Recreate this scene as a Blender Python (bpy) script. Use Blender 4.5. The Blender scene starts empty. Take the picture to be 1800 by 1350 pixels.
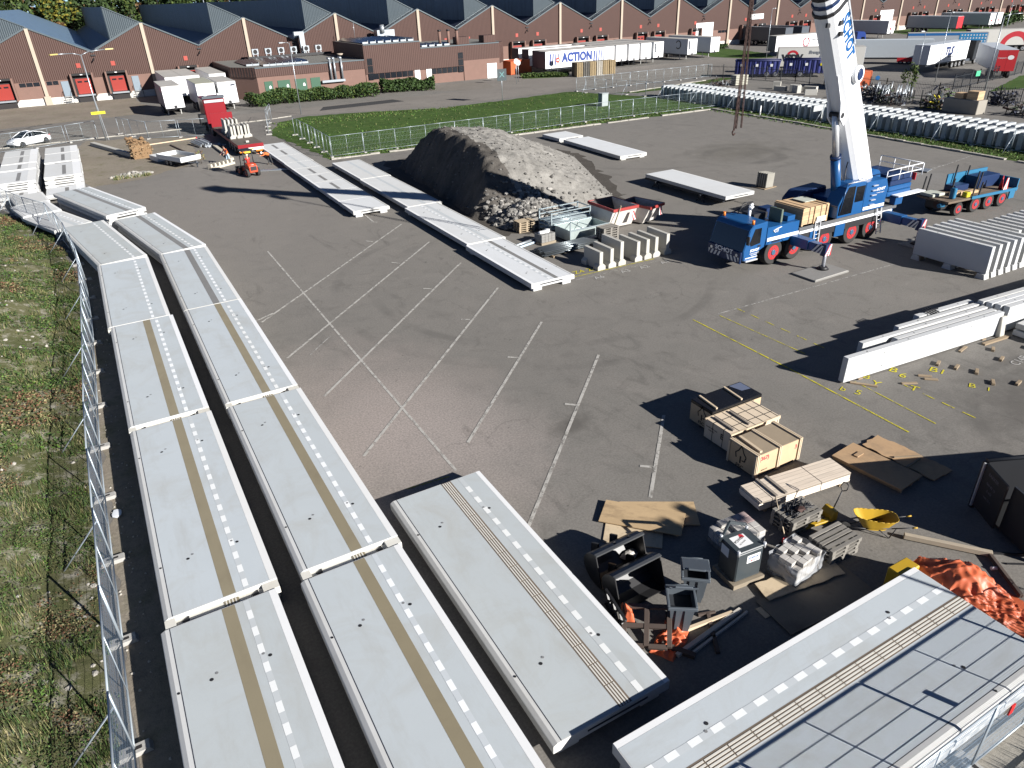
import bpy, bmesh, math, random
from math import radians, sin, cos, pi, sqrt, atan2, hypot, tan
from mathutils import Vector, Matrix, noise as mnoise
random.seed(11)
sc = bpy.context.scene
COL = sc.collection
# ------------------------------------------------------------------ camera
# site axes: x runs along the warehouse front, y away from the camera towards it, z up, metres
HEAD, PITCH, ROLL, CAM_H = radians(28.4), radians(29.0), radians(2.2), 14.2
cam_d = bpy.data.cameras.new('camera'); cam_o = bpy.data.objects.new('camera', cam_d); COL.objects.link(cam_o)
_f = Vector((sin(HEAD)*cos(PITCH), cos(HEAD)*cos(PITCH), -sin(PITCH)))
_r0 = Vector((cos(HEAD), -sin(HEAD), 0)); _u0 = _r0.cross(_f)
_R = cos(ROLL)*_r0 - sin(ROLL)*_u0; _Up = sin(ROLL)*_r0 + cos(ROLL)*_u0
cm = Matrix((( _R.x, _Up.x, -_f.x, 0), (_R.y, _Up.y, -_f.y, 0), (_R.z, _Up.z, -_f.z, CAM_H), (0, 0, 0, 1)))
cam_o.matrix_world = cm
cam_d.sensor_fit = 'HORIZONTAL'; cam_d.sensor_width = 36; cam_d.lens = 36*1249/1800
cam_d.clip_start = 0.3; cam_d.clip_end = 4000
sc.camera = cam_o
# ------------------------------------------------------------------ sky, sun, exposure
SUN_AZ, SUN_EL = radians(-64.9), radians(24.0)
world = bpy.data.worlds.new('World'); sc.world = world; world.use_nodes = True
wn = world.node_tree.nodes; wl = world.node_tree.links
sky = wn.new('ShaderNodeTexSky'); sky.sky_type = 'NISHITA'; sky.sun_disc = False
sky.sun_elevation = SUN_EL; sky.sun_rotation = pi/2 - SUN_AZ
sky.air_density = 0.32; sky.dust_density = 0.0; sky.ozone_density = 3.0; sky.altitude = 0
wl.new(sky.outputs[0], wn['Background'].inputs[0]); wn['Background'].inputs[1].default_value = 0.05
sd = bpy.data.lights.new('sun', 'SUN'); sd.energy = 5.0; sd.angle = radians(0.5); sd.color = (1.0, 0.967, 0.922)
so = bpy.data.objects.new('sun', sd); COL.objects.link(so)
sv = Vector((cos(SUN_AZ)*cos(SUN_EL), sin(SUN_AZ)*cos(SUN_EL), sin(SUN_EL)))
so.rotation_euler = sv.to_track_quat('Z', 'Y').to_euler(); so.location = (30, -40, 60)
sc.view_settings.view_transform = 'Standard'; sc.view_settings.look = 'None'
sc.view_settings.exposure = 1.12; sc.view_settings.gamma = 1.0
sc.render.engine = 'CYCLES'
sc.cycles.max_bounces = 5; sc.cycles.diffuse_bounces = 2; sc.cycles.transparent_max_bounces = 24

# ------------------------------------------------------------------ materials
MATS = {}
def srgb(h):
    h = h.lstrip('#'); v = [int(h[i:i+2], 16)/255 for i in (0, 2, 4)]
    return tuple(c/12.92 if c <= .04045 else ((c+.055)/1.055)**2.4 for c in v)
class NT:
    def __init__(s, name):
        s.m = bpy.data.materials.new(name); s.m.use_nodes = True; s.t = s.m.node_tree
        s.b = s.t.nodes['Principled BSDF']
    def n(s, typ, **kw):
        nd = s.t.nodes.new(typ)
        for k, v in kw.items():
            if k.startswith('i_'):
                key = k[2:]; key = int(key) if key.isdigit() else key
                nd.inputs[key].default_value = v
            else: setattr(nd, k, v)
        return nd
    def l(s, a, b): s.t.links.new(a, b)
    def coord(s, which='Object', rnd=False):
        tc = s.n('ShaderNodeTexCoord'); o = tc.outputs[which]
        if rnd:
            oi = s.n('ShaderNodeObjectInfo'); mul = s.n('ShaderNodeMath', operation='MULTIPLY'); mul.inputs[1].default_value = 37.0
            s.l(oi.outputs['Random'], mul.inputs[0])
            ad = s.n('ShaderNodeVectorMath', operation='ADD'); s.l(o, ad.inputs[0]); s.l(mul.outputs[0], ad.inputs[1]); o = ad.outputs[0]
        return o
    def noise(s, co, scale, detail=5, rough=.6, dist=0.0, stretch=None):
        if stretch:
            mp = s.n('ShaderNodeMapping'); s.l(co, mp.inputs[0]); mp.inputs['Scale'].default_value = stretch; co = mp.outputs[0]
        nd = s.n('ShaderNodeTexNoise'); s.l(co, nd.inputs['Vector'])
        nd.inputs['Scale'].default_value = scale; nd.inputs['Detail'].default_value = detail; nd.inputs['Roughness'].default_value = rough
        nd.inputs['Distortion'].default_value = dist
        return nd.outputs['Fac']
    def ramp(s, fac, a, b, lo=0.0, hi=1.0):
        r = s.n('ShaderNodeMapRange'); s.l(fac, r.inputs[0]); r.inputs[1].default_value = a; r.inputs[2].default_value = b
        r.inputs[3].default_value = lo; r.inputs[4].default_value = hi
        return r.outputs[0]
    def mix(s, fac, a, b, blend='MIX'):
        m = s.n('ShaderNodeMix', data_type='RGBA', blend_type=blend)
        for i, x in ((0, fac), (6, a), (7, b)):
            if isinstance(x, (int, float)): m.inputs[i].default_value = x
            elif isinstance(x, tuple): m.inputs[i].default_value = x + ((1,) if len(x) == 3 else ())
            else: s.l(x, m.inputs[i])
        return m.outputs[2]
    def math(s, op, a, b=0.0):
        m = s.n('ShaderNodeMath', operation=op)
        for i, x in ((0, a), (1, b)):
            if isinstance(x, (int, float)): m.inputs[i].default_value = x
            else: s.l(x, m.inputs[i])
        return m.outputs[0]
    def sep(s, co):
        x = s.n('ShaderNodeSeparateXYZ'); s.l(co, x.inputs[0]); return x.outputs
    def bump(s, h, strength=.3, dist=.02):
        b = s.n('ShaderNodeBump'); b.inputs['Strength'].default_value = strength; b.inputs['Distance'].default_value = dist
        s.l(h, b.inputs['Height']); s.l(b.outputs[0], s.b.inputs['Normal'])
    def out(s, col=None, rough=.7, metal=0.0, spec=.4):
        if col is not None:
            if isinstance(col, tuple): s.b.inputs['Base Color'].default_value = col + (1,)
            else: s.l(col, s.b.inputs['Base Color'])
        if isinstance(rough, (int, float)): s.b.inputs['Roughness'].default_value = rough
        else: s.l(rough, s.b.inputs['Roughness'])
        s.b.inputs['Metallic'].default_value = metal; s.b.inputs['Specular IOR Level'].default_value = spec
        return s.m
def dk(c, k): return tuple(max(0.0, min(1.0, x*k)) for x in c)
def M(name, col=None, rough=.7, metal=0.0, var=.12, scale=2.5, grime=.0, gcol=(.05, .045, .04), bump=.0, bscale=25, spec=.4, stretch=None, gscale=.8):
    """plain painted / weathered surface: two-scale colour variation, optional grime patches, optional bump"""
    if name in MATS: return MATS[name]
    if isinstance(col, str): col = srgb(col)
    t = NT(name); co = t.coord('Object', rnd=True)
    c = t.mix(t.noise(co, scale, 6, stretch=stretch), dk(col, 1-var), dk(col, 1+var))
    c = t.mix(t.ramp(t.noise(co, scale*9, 3), .35, .7, 0, var*.8), c, dk(col, .7))
    if grime:
        c = t.mix(t.ramp(t.noise(co, gscale, 7, .68, stretch=stretch), .5, .72, 0, grime), c, gcol)
    if bump: t.bump(t.noise(co, bscale, 4), bump, .02)
    MATS[name] = t.out(c, rough, metal, spec); return MATS[name]
def corrugated(name, col, pitch, axis=0, depth=.03, rough=.5, var=.1, metal=0.0, streak=.0, dark=.75):
    """ribbed sheet: the ribs are a height profile along one object axis"""
    if name in MATS: return MATS[name]
    if isinstance(col, str): col = srgb(col)
    t = NT(name); co = t.coord('Object'); s = t.sep(co)[axis]
    w = t.math('SINE', t.math('MULTIPLY', s, 2*pi/pitch))
    st = [1.2, 1.2, 1.2]; st[2] = .08
    c = t.mix(t.noise(co, .6, 6), dk(col, 1-var), dk(col, 1+var))
    c = t.mix(t.ramp(w, -.9, -.3, .35, 0.0), c, dk(col, dark))
    if streak: c = t.mix(t.ramp(t.noise(co, 1.0, 6, .7, stretch=tuple(st)), .48, .7, 0, streak), c, (.02, .022, .025))
    t.bump(w, .6, depth)
    MATS[name] = t.out(c, rough, metal); return MATS[name]
def planks(name, col, width, axis=1, along=0, var=.2, rough=.75, dirt=.3):
    if name in MATS: return MATS[name]
    if isinstance(col, str): col = srgb(col)
    t = NT(name); co = t.coord('Object', rnd=True); base = t.coord('Object'); s = t.sep(base)[axis]
    idx = t.math('FLOOR', t.math('DIVIDE', s, width)); wn_ = t.n('ShaderNodeTexWhiteNoise', noise_dimensions='1D'); t.l(idx, wn_.inputs['W'])
    st = [9.0, 9.0, 9.0]; st[along] = .7
    c = t.mix(wn_.outputs['Value'], dk(col, 1-var), dk(col, 1+var))
    c = t.mix(t.ramp(t.noise(co, 2.0, 5, stretch=tuple(st)), .4, .7, 0, .45), c, dk(col, .6))
    c = t.mix(t.ramp(t.noise(co, 1.3, 6, .7), .5, .72, 0, dirt), c, dk(col, .3))
    fr = t.math('FRACT', t.math('DIVIDE', s, width))
    c = t.mix(t.ramp(t.math('ABSOLUTE', t.math('SUBTRACT', fr, .5)), .44, .5, 0, .75), c, dk(col, .18))
    MATS[name] = t.out(c, rough); return MATS[name]
def grid_mesh(name, px, pz, wire, col, axes=(0, 2), rough=.4, metal=.7):
    """woven wire panel: solid only on the wires of a grid"""
    if name in MATS: return MATS[name]
    t = NT(name); s = t.sep(t.coord('Object'))
    a = t.math('LESS_THAN', t.math('FRACT', t.math('DIVIDE', s[axes[0]], px)), wire/px)
    b = t.math('LESS_THAN', t.math('FRACT', t.math('DIVIDE', s[axes[1]], pz)), wire/pz)
    t.l(t.math('MAXIMUM', a, b), t.b.inputs['Alpha'])
    MATS[name] = t.out(srgb(col), rough, metal); return MATS[name]

# ------------------------------------------------------------------ mesh builder
def T(x=0, y=0, z=0, rz=0, rx=0, ry=0, s=1):
    return Matrix.Translation((x, y, z)) @ Matrix.Rotation(rz, 4, 'Z') @ Matrix.Rotation(ry, 4, 'Y') @ Matrix.Rotation(rx, 4, 'X') @ Matrix.Scale(s, 4)
class MB:
    def __init__(s): s.v = []; s.f = []; s.mi = []; s.sm = []; s.mats = []
    def idx(s, m):
        if m not in s.mats: s.mats.append(m)
        return s.mats.index(m)
    def add(s, vs, fs, m, tr=None, smooth=False):
        o = len(s.v); k = s.idx(m)
        for p in vs:
            p = Vector(p); s.v.append(tr @ p if tr is not None else p)
        for f in fs: s.f.append([i+o for i in f]); s.mi.append(k); s.sm.append(smooth)
        return s
    def box(s, x0, y0, z0, x1, y1, z1, m, tr=None):
        if x0 > x1: x0, x1 = x1, x0
        if y0 > y1: y0, y1 = y1, y0
        if z0 > z1: z0, z1 = z1, z0
        vs = [(x0,y0,z0),(x1,y0,z0),(x1,y1,z0),(x0,y1,z0),(x0,y0,z1),(x1,y0,z1),(x1,y1,z1),(x0,y1,z1)]
        return s.add(vs, [(0,3,2,1),(4,5,6,7),(0,1,5,4),(1,2,6,5),(2,3,7,6),(3,0,4,7)], m, tr)
    def bar(s, p, q, w, h, m, up=(0, 0, 1)):
        """rectangular bar from p to q"""
        p = Vector(p); q = Vector(q); d = (q-p); L = d.length; d.normalize(); up = Vector(up)
        if abs(d.dot(up)) > .98: up = Vector((1, 0, 0))
        a = d.cross(up).normalized(); b = a.cross(d).normalized()
        vs = []
        for e in (p, q):
            for i, j in ((-1,-1),(1,-1),(1,1),(-1,1)): vs.append(e + a*(w/2*i) + b*(h/2*j))
        return s.add(vs, [(0,1,2,3),(7,6,5,4),(0,4,5,1),(1,5,6,2),(2,6,7,3),(3,7,4,0)], m)
    def cyl(s, p, q, r, m, r2=None, n=12, caps=True, smooth=True):
        p = Vector(p); q = Vector(q); r2 = r if r2 is None else r2
        d = (q-p).normalized(); up = Vector((0,0,1)) if abs(d.z) < .95 else Vector((1,0,0))
        a = d.cross(up).normalized(); b = a.cross(d)
        vs = []
        for e, rr in ((p, r), (q, r2)):
            for i in range(n):
                t = 2*pi*i/n; vs.append(e + a*(cos(t)*rr) + b*(sin(t)*rr))
        s.add(vs, [(i, i+n, (i+1)%n+n, (i+1)%n) for i in range(n)], m, None, smooth)
        if caps:
            o = len(s.v)-2*n; k = s.idx(m)
            s.f.append([o+i for i in range(n)]); s.mi.append(k); s.sm.append(False)
            s.f.append([o+n+i for i in reversed(range(n))]); s.mi.append(k); s.sm.append(False)
        return s
    def tube(s, pts, r, m, n=6):
        pts = [Vector(p) for p in pts]
        for a, b in zip(pts, pts[1:]): s.cyl(a, b, r, m, n=n)
        return s
    def prism(s, poly, a, b, m, axis='y', tr=None, smooth=False):
        """closed polygon (list of 2-D points) pushed from a to b along axis; poly coords are the two other axes in xyz order"""
        def P(p, h):
            return {'x': (h, p[0], p[1]), 'y': (p[0], h, p[1]), 'z': (p[0], p[1], h)}[axis]
        n = len(poly); vs = [P(p, a) for p in poly] + [P(p, b) for p in poly]
        fs = [tuple(range(n)), tuple(reversed(range(n, 2*n)))] + [(i, i+n, (i+1)%n+n, (i+1)%n) for i in range(n)]
        return s.add(vs, fs, m, tr, smooth)
    def quad(s, pts, m, tr=None): return s.add(pts, [tuple(range(len(pts)))], m, tr)
    def rock(s, c, r, m, squash=(1, 1, .7), seg=1, rng=random):
        vs, fs = ICO[seg]; ph = rng.random()*50; rot = Matrix.Rotation(rng.random()*6.28, 3, 'Z') @ Matrix.Rotation(rng.random()*6.28, 3, 'X')
        out = []
        for v in vs:
            k = 1 + .38*mnoise.noise(v*1.6 + Vector((ph, ph*.7, 0)))
            w = rot @ (v*k); out.append((c[0]+w.x*r*squash[0], c[1]+w.y*r*squash[1], c[2]+w.z*r*squash[2]))
        return s.add(out, fs, m)
    def build(s, name, parent=None, bevel=0.0, tr=None, auto=True):
        me = bpy.data.meshes.new(name); me.from_pydata([tuple(v) for v in s.v], [], s.f)
        for m in s.mats: me.materials.append(m)
        me.polygons.foreach_set('material_index', s.mi); me.polygons.foreach_set('use_smooth', s.sm)
        bm = bmesh.new(); bm.from_mesh(me)
        if auto and len(bm.faces) < 60000: bmesh.ops.recalc_face_normals(bm, faces=bm.faces)
        if bevel:
            bmesh.ops.remove_doubles(bm, verts=bm.verts, dist=1e-5)
            es = [e for e in bm.edges if len(e.link_faces) == 2 and e.calc_face_angle(0) > .5]
            bmesh.ops.bevel(bm, geom=es, offset=bevel, segments=1, affect='EDGES', clamp_overlap=True)
        bm.to_mesh(me); bm.free(); me.update()
        o = bpy.data.objects.new(name, me); COL.objects.link(o)
        if parent is not None: o.parent = parent
        if tr is not None: o.matrix_local = tr
        return o
ICO = {}
for k in (1, 2):
    _b = bmesh.new(); bmesh.ops.create_icosphere(_b, subdivisions=k, radius=1)
    ICO[k] = ([v.co.copy() for v in _b.verts], [tuple(v.index for v in f.verts) for f in _b.faces]); _b.free()
def tag(o, label=None, cat=None, group=None, kind=None):
    if label: o['label'] = label
    if cat: o['category'] = cat; o['kind'] = 'thing'
    if group: o['group'] = group
    if kind: o['kind'] = kind
    return o
def thing(name, label, cat, x=0, y=0, z=0, rz=0, group=None):
    o = bpy.data.objects.new(name, None); o.empty_display_size = .3; COL.objects.link(o)
    o.location = (x, y, z); o.rotation_euler = (0, 0, rz)
    return tag(o, label, cat, group)
def dup(o, x=None, y=None, z=None, rz=None, label=None, group=None, parent=None):
    """copy of a thing with copies of its parts and sub-parts (mesh data shared)"""
    def rec(src, par):
        c = src.copy(); COL.objects.link(c); c.parent = par
        for ch in [k for k in KIDS.get(src.name, [])] or list(src.children): rec(ch, c)
        return c
    c = rec(o, parent)
    loc = list(c.location)
    for i, q in enumerate((x, y, z)):
        if q is not None: loc[i] = q
    c.location = loc
    if rz is not None: c.rotation_euler = (0, 0, rz)
    if label: c['label'] = label
    if group: c['group'] = group
    return c
KIDS = {}
def struct(name, mb, **kw): return tag(mb.build(name, **kw), kind='structure')
FONT_CACHE = {}
def lettering(name, txt, size, mat, parent, tr, depth=.004, shear=0.0, sx=1.0, align='CENTER', spacing=1.0, bold=0.0):
    cu = bpy.data.curves.new(name, 'FONT'); cu.body = txt; cu.size = size; cu.extrude = depth; cu.align_x = align; cu.align_y = 'CENTER'
    cu.shear = shear; cu.space_character = spacing; cu.offset = bold; cu.resolution_u = 3
    tmp = bpy.data.objects.new('tmp_text', cu); COL.objects.link(tmp)
    dg = bpy.context.evaluated_depsgraph_get(); me = bpy.data.meshes.new_from_object(tmp.evaluated_get(dg))
    bpy.data.objects.remove(tmp); bpy.data.curves.remove(cu)
    me.name = name; me.materials.clear(); me.materials.append(mat)
    o = bpy.data.objects.new(name, me); COL.objects.link(o)
    if parent is not None: o.parent = parent
    o.matrix_local = tr @ Matrix.Diagonal((sx, 1, 1, 1)); return o
# orientation of lettering on upright faces: reads left to right for someone looking at the face
def face_y(x, y, z): return Matrix.Translation((x, y, z)) @ Matrix.Rotation(pi/2, 4, 'X')                       # looks towards -y
def face_x(x, y, z): return Matrix.Translation((x, y, z)) @ Matrix.Rotation(-pi/2, 4, 'Z') @ Matrix.Rotation(pi/2, 4, 'X')   # looks towards -x
# ------------------------------------------------------------------ ground
def asphalt_mat():
    t = NT('asphalt'); co = t.coord('Object'); x, y, z = t.sep(co)
    base = t.mix(t.noise(co, .07, 6, .6), (.13, .123, .112), (.212, .2, .18))
    base = t.mix(t.ramp(t.noise(co, .35, 7, .65, .6), .42, .68, 0, .55), base, (.215, .198, .178))
    base = t.mix(t.ramp(t.noise(co, .9, 8, .7, .8), .52, .72, 0, .5), base, (.085, .079, .072))
    def blob(cx, cy, rx, ry, rot=0.0, edge=.35, wob=.5, nscale=.35):
        mp = t.n('ShaderNodeMapping', vector_type='TEXTURE'); t.l(co, mp.inputs[0])
        mp.inputs['Location'].default_value = (cx, cy, 0); mp.inputs['Rotation'].default_value = (0, 0, rot); mp.inputs['Scale'].default_value = (rx, ry, 1)
        a = t.sep(mp.outputs[0]); d = t.math('SQRT', t.math('ADD', t.math('MULTIPLY', a[0], a[0]), t.math('MULTIPLY', a[1], a[1])))
        d = t.math('ADD', d, t.math('MULTIPLY', t.math('SUBTRACT', t.noise(co, nscale, 6, .65), .5), wob*2))
        return t.ramp(d, 1.0-edge, 1.0+edge, 1.0, 0.0)
    # dust swept over the parking bays, sand near the slabs, oily and wet patches
    base = t.mix(t.math('MULTIPLY', blob(6.6, 22.6, 3.2, 5.4, 0, .8, 1.0), .85), base, (.34, .29, .262))
    base = t.mix(t.math('MULTIPLY', blob(8.2, 20.5, 2.4, 3.2, .3, .8, .9, .8), .45), base, (.36, .315, .29))
    base = t.mix(t.math('MULTIPLY', blob(7, 60, 8, 16, 0, .7, 1.0), .55), base, (.25, .228, .205))
    base = t.mix(t.math('MULTIPLY', blob(53, 50.5, 4.2, 3.2, .3, .6, 1.4, .6), .8), base, (.085, .078, .062))
    base = t.mix(t.math('MULTIPLY', blob(56, 36, 4, 4, .3, .5, .9, .6), .5), base, (.25, .246, .24))
    base = t.mix(t.math('MULTIPLY', blob(12.5, 18.6, .75, .4, .2, .6, 1.0, 1.6), .8), base, (.07, .065, .058))
    base = t.mix(t.math('MULTIPLY', blob(28.5, 10.6, 3.6, 1.8, .2, .7, 1.6, .9), .65), base, (.055, .05, .045))
    base = t.mix(t.math('MULTIPLY', blob(36, 52, 30, 20, .2, .7, 1.0), .4), base, (.2, .183, .16))
    base = t.mix(t.math('MULTIPLY', blob(16, 9.5, 4, 4, .2, .7, 1.0), .35), base, (.18, .163, .14))
    # tyre arcs: thin rings about a few turning points
    for cx, cy, r0, w, k in ((20, 33, 9.5, .16, .4), (20, 33, 11.6, .16, .35), (48, 60, 12, .22, .35), (48, 60, 14.2, .22, .3), (30, 6, 7, .14, .45), (30, 6, 8.8, .14, .4), (52, 49, 3.4, .3, .5), (52, 49, 5.2, .25, .35)):
        d = t.math('SQRT', t.math('ADD', t.math('POWER', t.math('SUBTRACT', x, cx), 2.0), t.math('POWER', t.math('SUBTRACT', y, cy), 2.0)))
        ring = t.ramp(t.math('ABSOLUTE', t.math('SUBTRACT', d, r0)), w, w*2.2, 1.0, 0.0)
        ring = t.math('MULTIPLY', ring, t.ramp(t.noise(co, .22, 4), .45, .62, 0, k))
        base = t.mix(ring, base, (.08, .075, .068))
    # cracks and repaired joints
    v = t.n('ShaderNodeTexVoronoi', feature='DISTANCE_TO_EDGE'); mp = t.n('ShaderNodeMapping'); t.l(co, mp.inputs[0])
    wob = t.n('ShaderNodeVectorMath', operation='ADD'); nz = t.n('ShaderNodeTexNoise'); nz.inputs['Scale'].default_value = .5; nz.inputs['Detail'].default_value = 6
    t.l(co, nz.inputs['Vector']); sc_ = t.n('ShaderNodeVectorMath', operation='SCALE'); sc_.inputs['Scale'].default_value = 3.0
    t.l(nz.outputs['Color'], sc_.inputs[0]); t.l(co, wob.inputs[0]); t.l(sc_.outputs[0], wob.inputs[1]); t.l(wob.outputs[0], v.inputs['Vector']); v.inputs['Scale'].default_value = .13
    crack = t.math('MULTIPLY', t.ramp(v.outputs['Distance'], .0015, .006, 1.0, 0.0), t.ramp(t.noise(co, .15, 3), .48, .62, 0, .38))
    base = t.mix(crack, base, (.07, .065, .058))
    # aggregate speckle and pale crumbs
    base = t.mix(t.ramp(t.noise(co, 14, 3, .7), .38, .62, 0, .5), base, (.1, .093, .084))
    base = t.mix(t.ramp(t.noise(co, 42, 2, .6), .66, .76, 0, .6), base, (.27, .25, .23))
    base = t.mix(t.ramp(t.noise(co, 5.5, 3, .75), .74, .8, 0, .75), base, (.3, .285, .265))
    base = t.mix(t.ramp(t.noise(co, .5, 7, .7, 1.5, stretch=(1, .3, 1)), .58, .74, 0, .55), base, (.062, .058, .052))
    base = t.mix(t.ramp(t.noise(co, 1.1, 7, .75, .5, stretch=(.4, 1, 1)), .6, .72, 0, .45), base, (.24, .222, .2))
    base = t.mix(t.ramp(t.noise(co, 2.6, 5, .7, .3), .66, .72, 0, .7), base, (.05, .047, .043))
    t.bump(t.noise(co, 30, 4, .7), .35, .015)
    return t.out(base, t.ramp(t.noise(co, .3, 5), .3, .7, .78, .95), 0, .3)
ASPH = asphalt_mat()
def soil_mat(name, a, b, c, s=.8, fine=12, bump=.6):
    if name in MATS: return MATS[name]
    t = NT(name); co = t.coord('Object')
    k = t.mix(t.ramp(t.noise(co, s, 8, .68), .35, .65), a, b)
    k = t.mix(t.ramp(t.noise(co, s*4, 6, .7), .5, .7, 0, .8), k, c)
    k = t.mix(t.ramp(t.noise(co, fine, 4, .7), .45, .7, 0, .4), k, dk(a, .5))
    t.bump(t.noise(co, fine, 5, .75), bump, .05)
    MATS[name] = t.out(k, .95, 0, .15); return MATS[name]
GRASS = soil_mat('lawn', (.036, .068, .014), (.052, .10, .02), (.085, .105, .032), .25, 9, .8)
VERGE = soil_mat('verge_grass', (.035, .065, .012), (.06, .1, .02), (.09, .085, .04), .8, 8, .8)
DIRT = soil_mat('dry_dirt', (.19, .165, .13), (.25, .22, .18), (.12, .115, .065), .22, 5)
APRON = soil_mat('apron_dirt', (.19, .16, .13), (.25, .215, .175), (.12, .125, .07), .18, 4)
SOIL = soil_mat('bank_soil', (.065, .075, .028), (.125, .118, .065), (.36, .335, .29), .5, 9)
ROADM = soil_mat('road_asphalt', (.175, .16, .143), (.21, .192, .172), (.14, .13, .118), .12, 16, .2)
PATCHM = soil_mat('new_asphalt', (.045, .045, .046), (.056, .055, .055), (.04, .04, .04), .4, 30, .2)
CONC_PATH = soil_mat('concrete_path', (.27, .25, .215), (.32, .3, .26), (.2, .19, .16), .5, 20, .2)
KERBM = soil_mat('kerb_concrete', (.3, .285, .25), (.4, .38, .34), (.12, .115, .09), 1.2, 14, .4)
E6 = 3000
struct('ground', MB().quad([(-E6, -E6, 0), (E6, -E6, 0), (E6, E6, 0), (-E6, E6, 0)], ASPH))
def ragged(pts, step=.8, jit=.25, seed=1):
    rng = random.Random(seed); out = []
    for a, b in zip(pts, pts[1:]+pts[:1]):
        n = max(1, int(hypot(b[0]-a[0], b[1]-a[1])/step))
        for i in range(n):
            k = i/n; out.append((a[0]+(b[0]-a[0])*k + rng.uniform(-jit, jit), a[1]+(b[1]-a[1])*k + rng.uniform(-jit, jit)))
    return out
def sheet(name, pts, z, m, step=.8, jit=.25, seed=1):
    p = ragged(pts, step, jit, seed) if jit else pts
    return struct(name, MB().quad([(x, y, z) for x, y in p], m))
sheet('road', [(-120, 104.5), (19, 104.2), (24.5, 105.5), (32, 103.2), (44, 99.2), (66, 101.4), (88, 99.4), (110, 96), (300, 60), (330, 60), (330, 130), (128, 112), (121, 122), (62, 122.5), (58, 113), (46, 112.6), (20, 112.5), (-120, 113)], .004, ROADM, 2, .15, 3)
sheet('apron', [(-60, 122), (-3, 122.6), (7, 124), (8, 131), (7.5, 147.6), (-60, 147.6)], .006, APRON, 1.5, .4, 4)
sheet('dirt', [(-1.8, 74.5), (.6, 74.6), (4.6, 77), (7.6, 80), (9.2, 88), (9.4, 97), (4, 100.5), (-1.6, 103), (-3, 90)], .006, DIRT, .8, .35, 5)
sheet('lawn', [(18.2, 92.5), (19.7, 72.6), (26, 72.3), (68.8, 71.8), (72.2, 72.4), (72.0, 85), (68.2, 93.2), (66.2, 99.6), (55, 98.4), (43.5, 97.4), (33.3, 101.6), (25.2, 103.7), (21.3, 101)], .012, GRASS, .8, .3, 6)
sheet('verge', [(67.2, 20), (67.6, 34), (69.2, 58), (69.5, 71.6), (72.4, 71.6), (72.3, 20)], .01, VERGE, .8, .12, 7)
sheet('lawn', [(122.5, 117), (128, 115.5), (134, 123), (139, 141), (124, 138), (121, 126)], .012, GRASS, 1, .3, 8)
sheet('lawn', [(196, 128), (224, 124), (245, 142), (240, 147), (205, 147)], .012, GRASS, 1, .3, 9)
sheet('lawn', [(106.8, 58.4), (113, 57), (150, 60), (150, 68), (126, 65)], .012, GRASS, 1, .2, 10)
sheet('verge', [(68.5, 94.2), (72, 92.4), (84, 94.6), (95, 96.2), (97, 93.4), (82, 91.8), (72.4, 90.6)], .01, VERGE, .8, .35, 12)
sheet('verge', [(70, 121), (78.2, 117), (78.8, 118.4), (78.4, 121.6), (72, 124)], .01, VERGE, .8, .2, 13)
sheet('dirt', [(60, 112.8), (63, 122), (46, 125.8), (50, 117), (55, 113)], .008, soil_mat('paving', (.17, .155, .135), (.2, .18, .16), (.12, .11, .09), .3, 6, .3), 1.5, .15, 14)
sheet('road_patch', [(28.6, 107.7), (41.9, 108.2), (41.3, 111.6), (30.2, 111.2)], .01, PATCHM, 3, .05, 15)
sheet('path', [(11.2, 2.9), (40, 2.9), (40, 4.5), (11.2, 4.5)], .006, CONC_PATH, 2, .02, 16)
sheet('verge', [(12.6, -8), (60, -8), (60, 2.75), (13.2, 2.75)], .012, VERGE, .6, .06, 17)
sheet('dirt', [(-2.9, 5), (-1.2, 5), (-1.2, 62), (-5, 70), (-8, 72), (-3.6, 55), (-2.9, 45)], .005, DIRT, .8, .2, 18)
def kerb(pts, w=.3, h=.12, seed=0, gap=0.0, name='kerb'):
    mb = MB(); rng = random.Random(seed)
    for a, b in zip(pts, pts[1:]):
        L = hypot(b[0]-a[0], b[1]-a[1]); n = max(1, int(L/1.0)); an = atan2(b[1]-a[1], b[0]-a[0])
        for i in range(n):
            if rng.random() < gap: continue
            k = (i+.5)/n
            mb.box(-L/n/2+.01, -w/2, -.05, L/n/2-.01, w/2, h + rng.uniform(-.03, .03), KERBM, T(a[0]+(b[0]-a[0])*k, a[1]+(b[1]-a[1])*k + rng.uniform(-.04, .04), 0, an + rng.uniform(-.02, .02)))
    return struct(name, mb)
kerb([(19.7, 72.45), (69.2, 71.6)], .34, .12, 1, .04)
kerb([(69.2, 71.5), (69.0, 58), (67.4, 34), (66.9, 18)], .34, .14, 2, .02)
kerb([(72, 92.3), (90, 95.2)], .3, .12, 3, .05)
kerb([(-20, 104.2), (19, 104.0), (24, 105.2)], .14, .1, 4)
kerb([(40, 4.5), (11.2, 4.5)], .1, .03, 5)
kerb([(11.2, 2.85), (40, 2.85)], .1, .06, 6)
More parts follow.
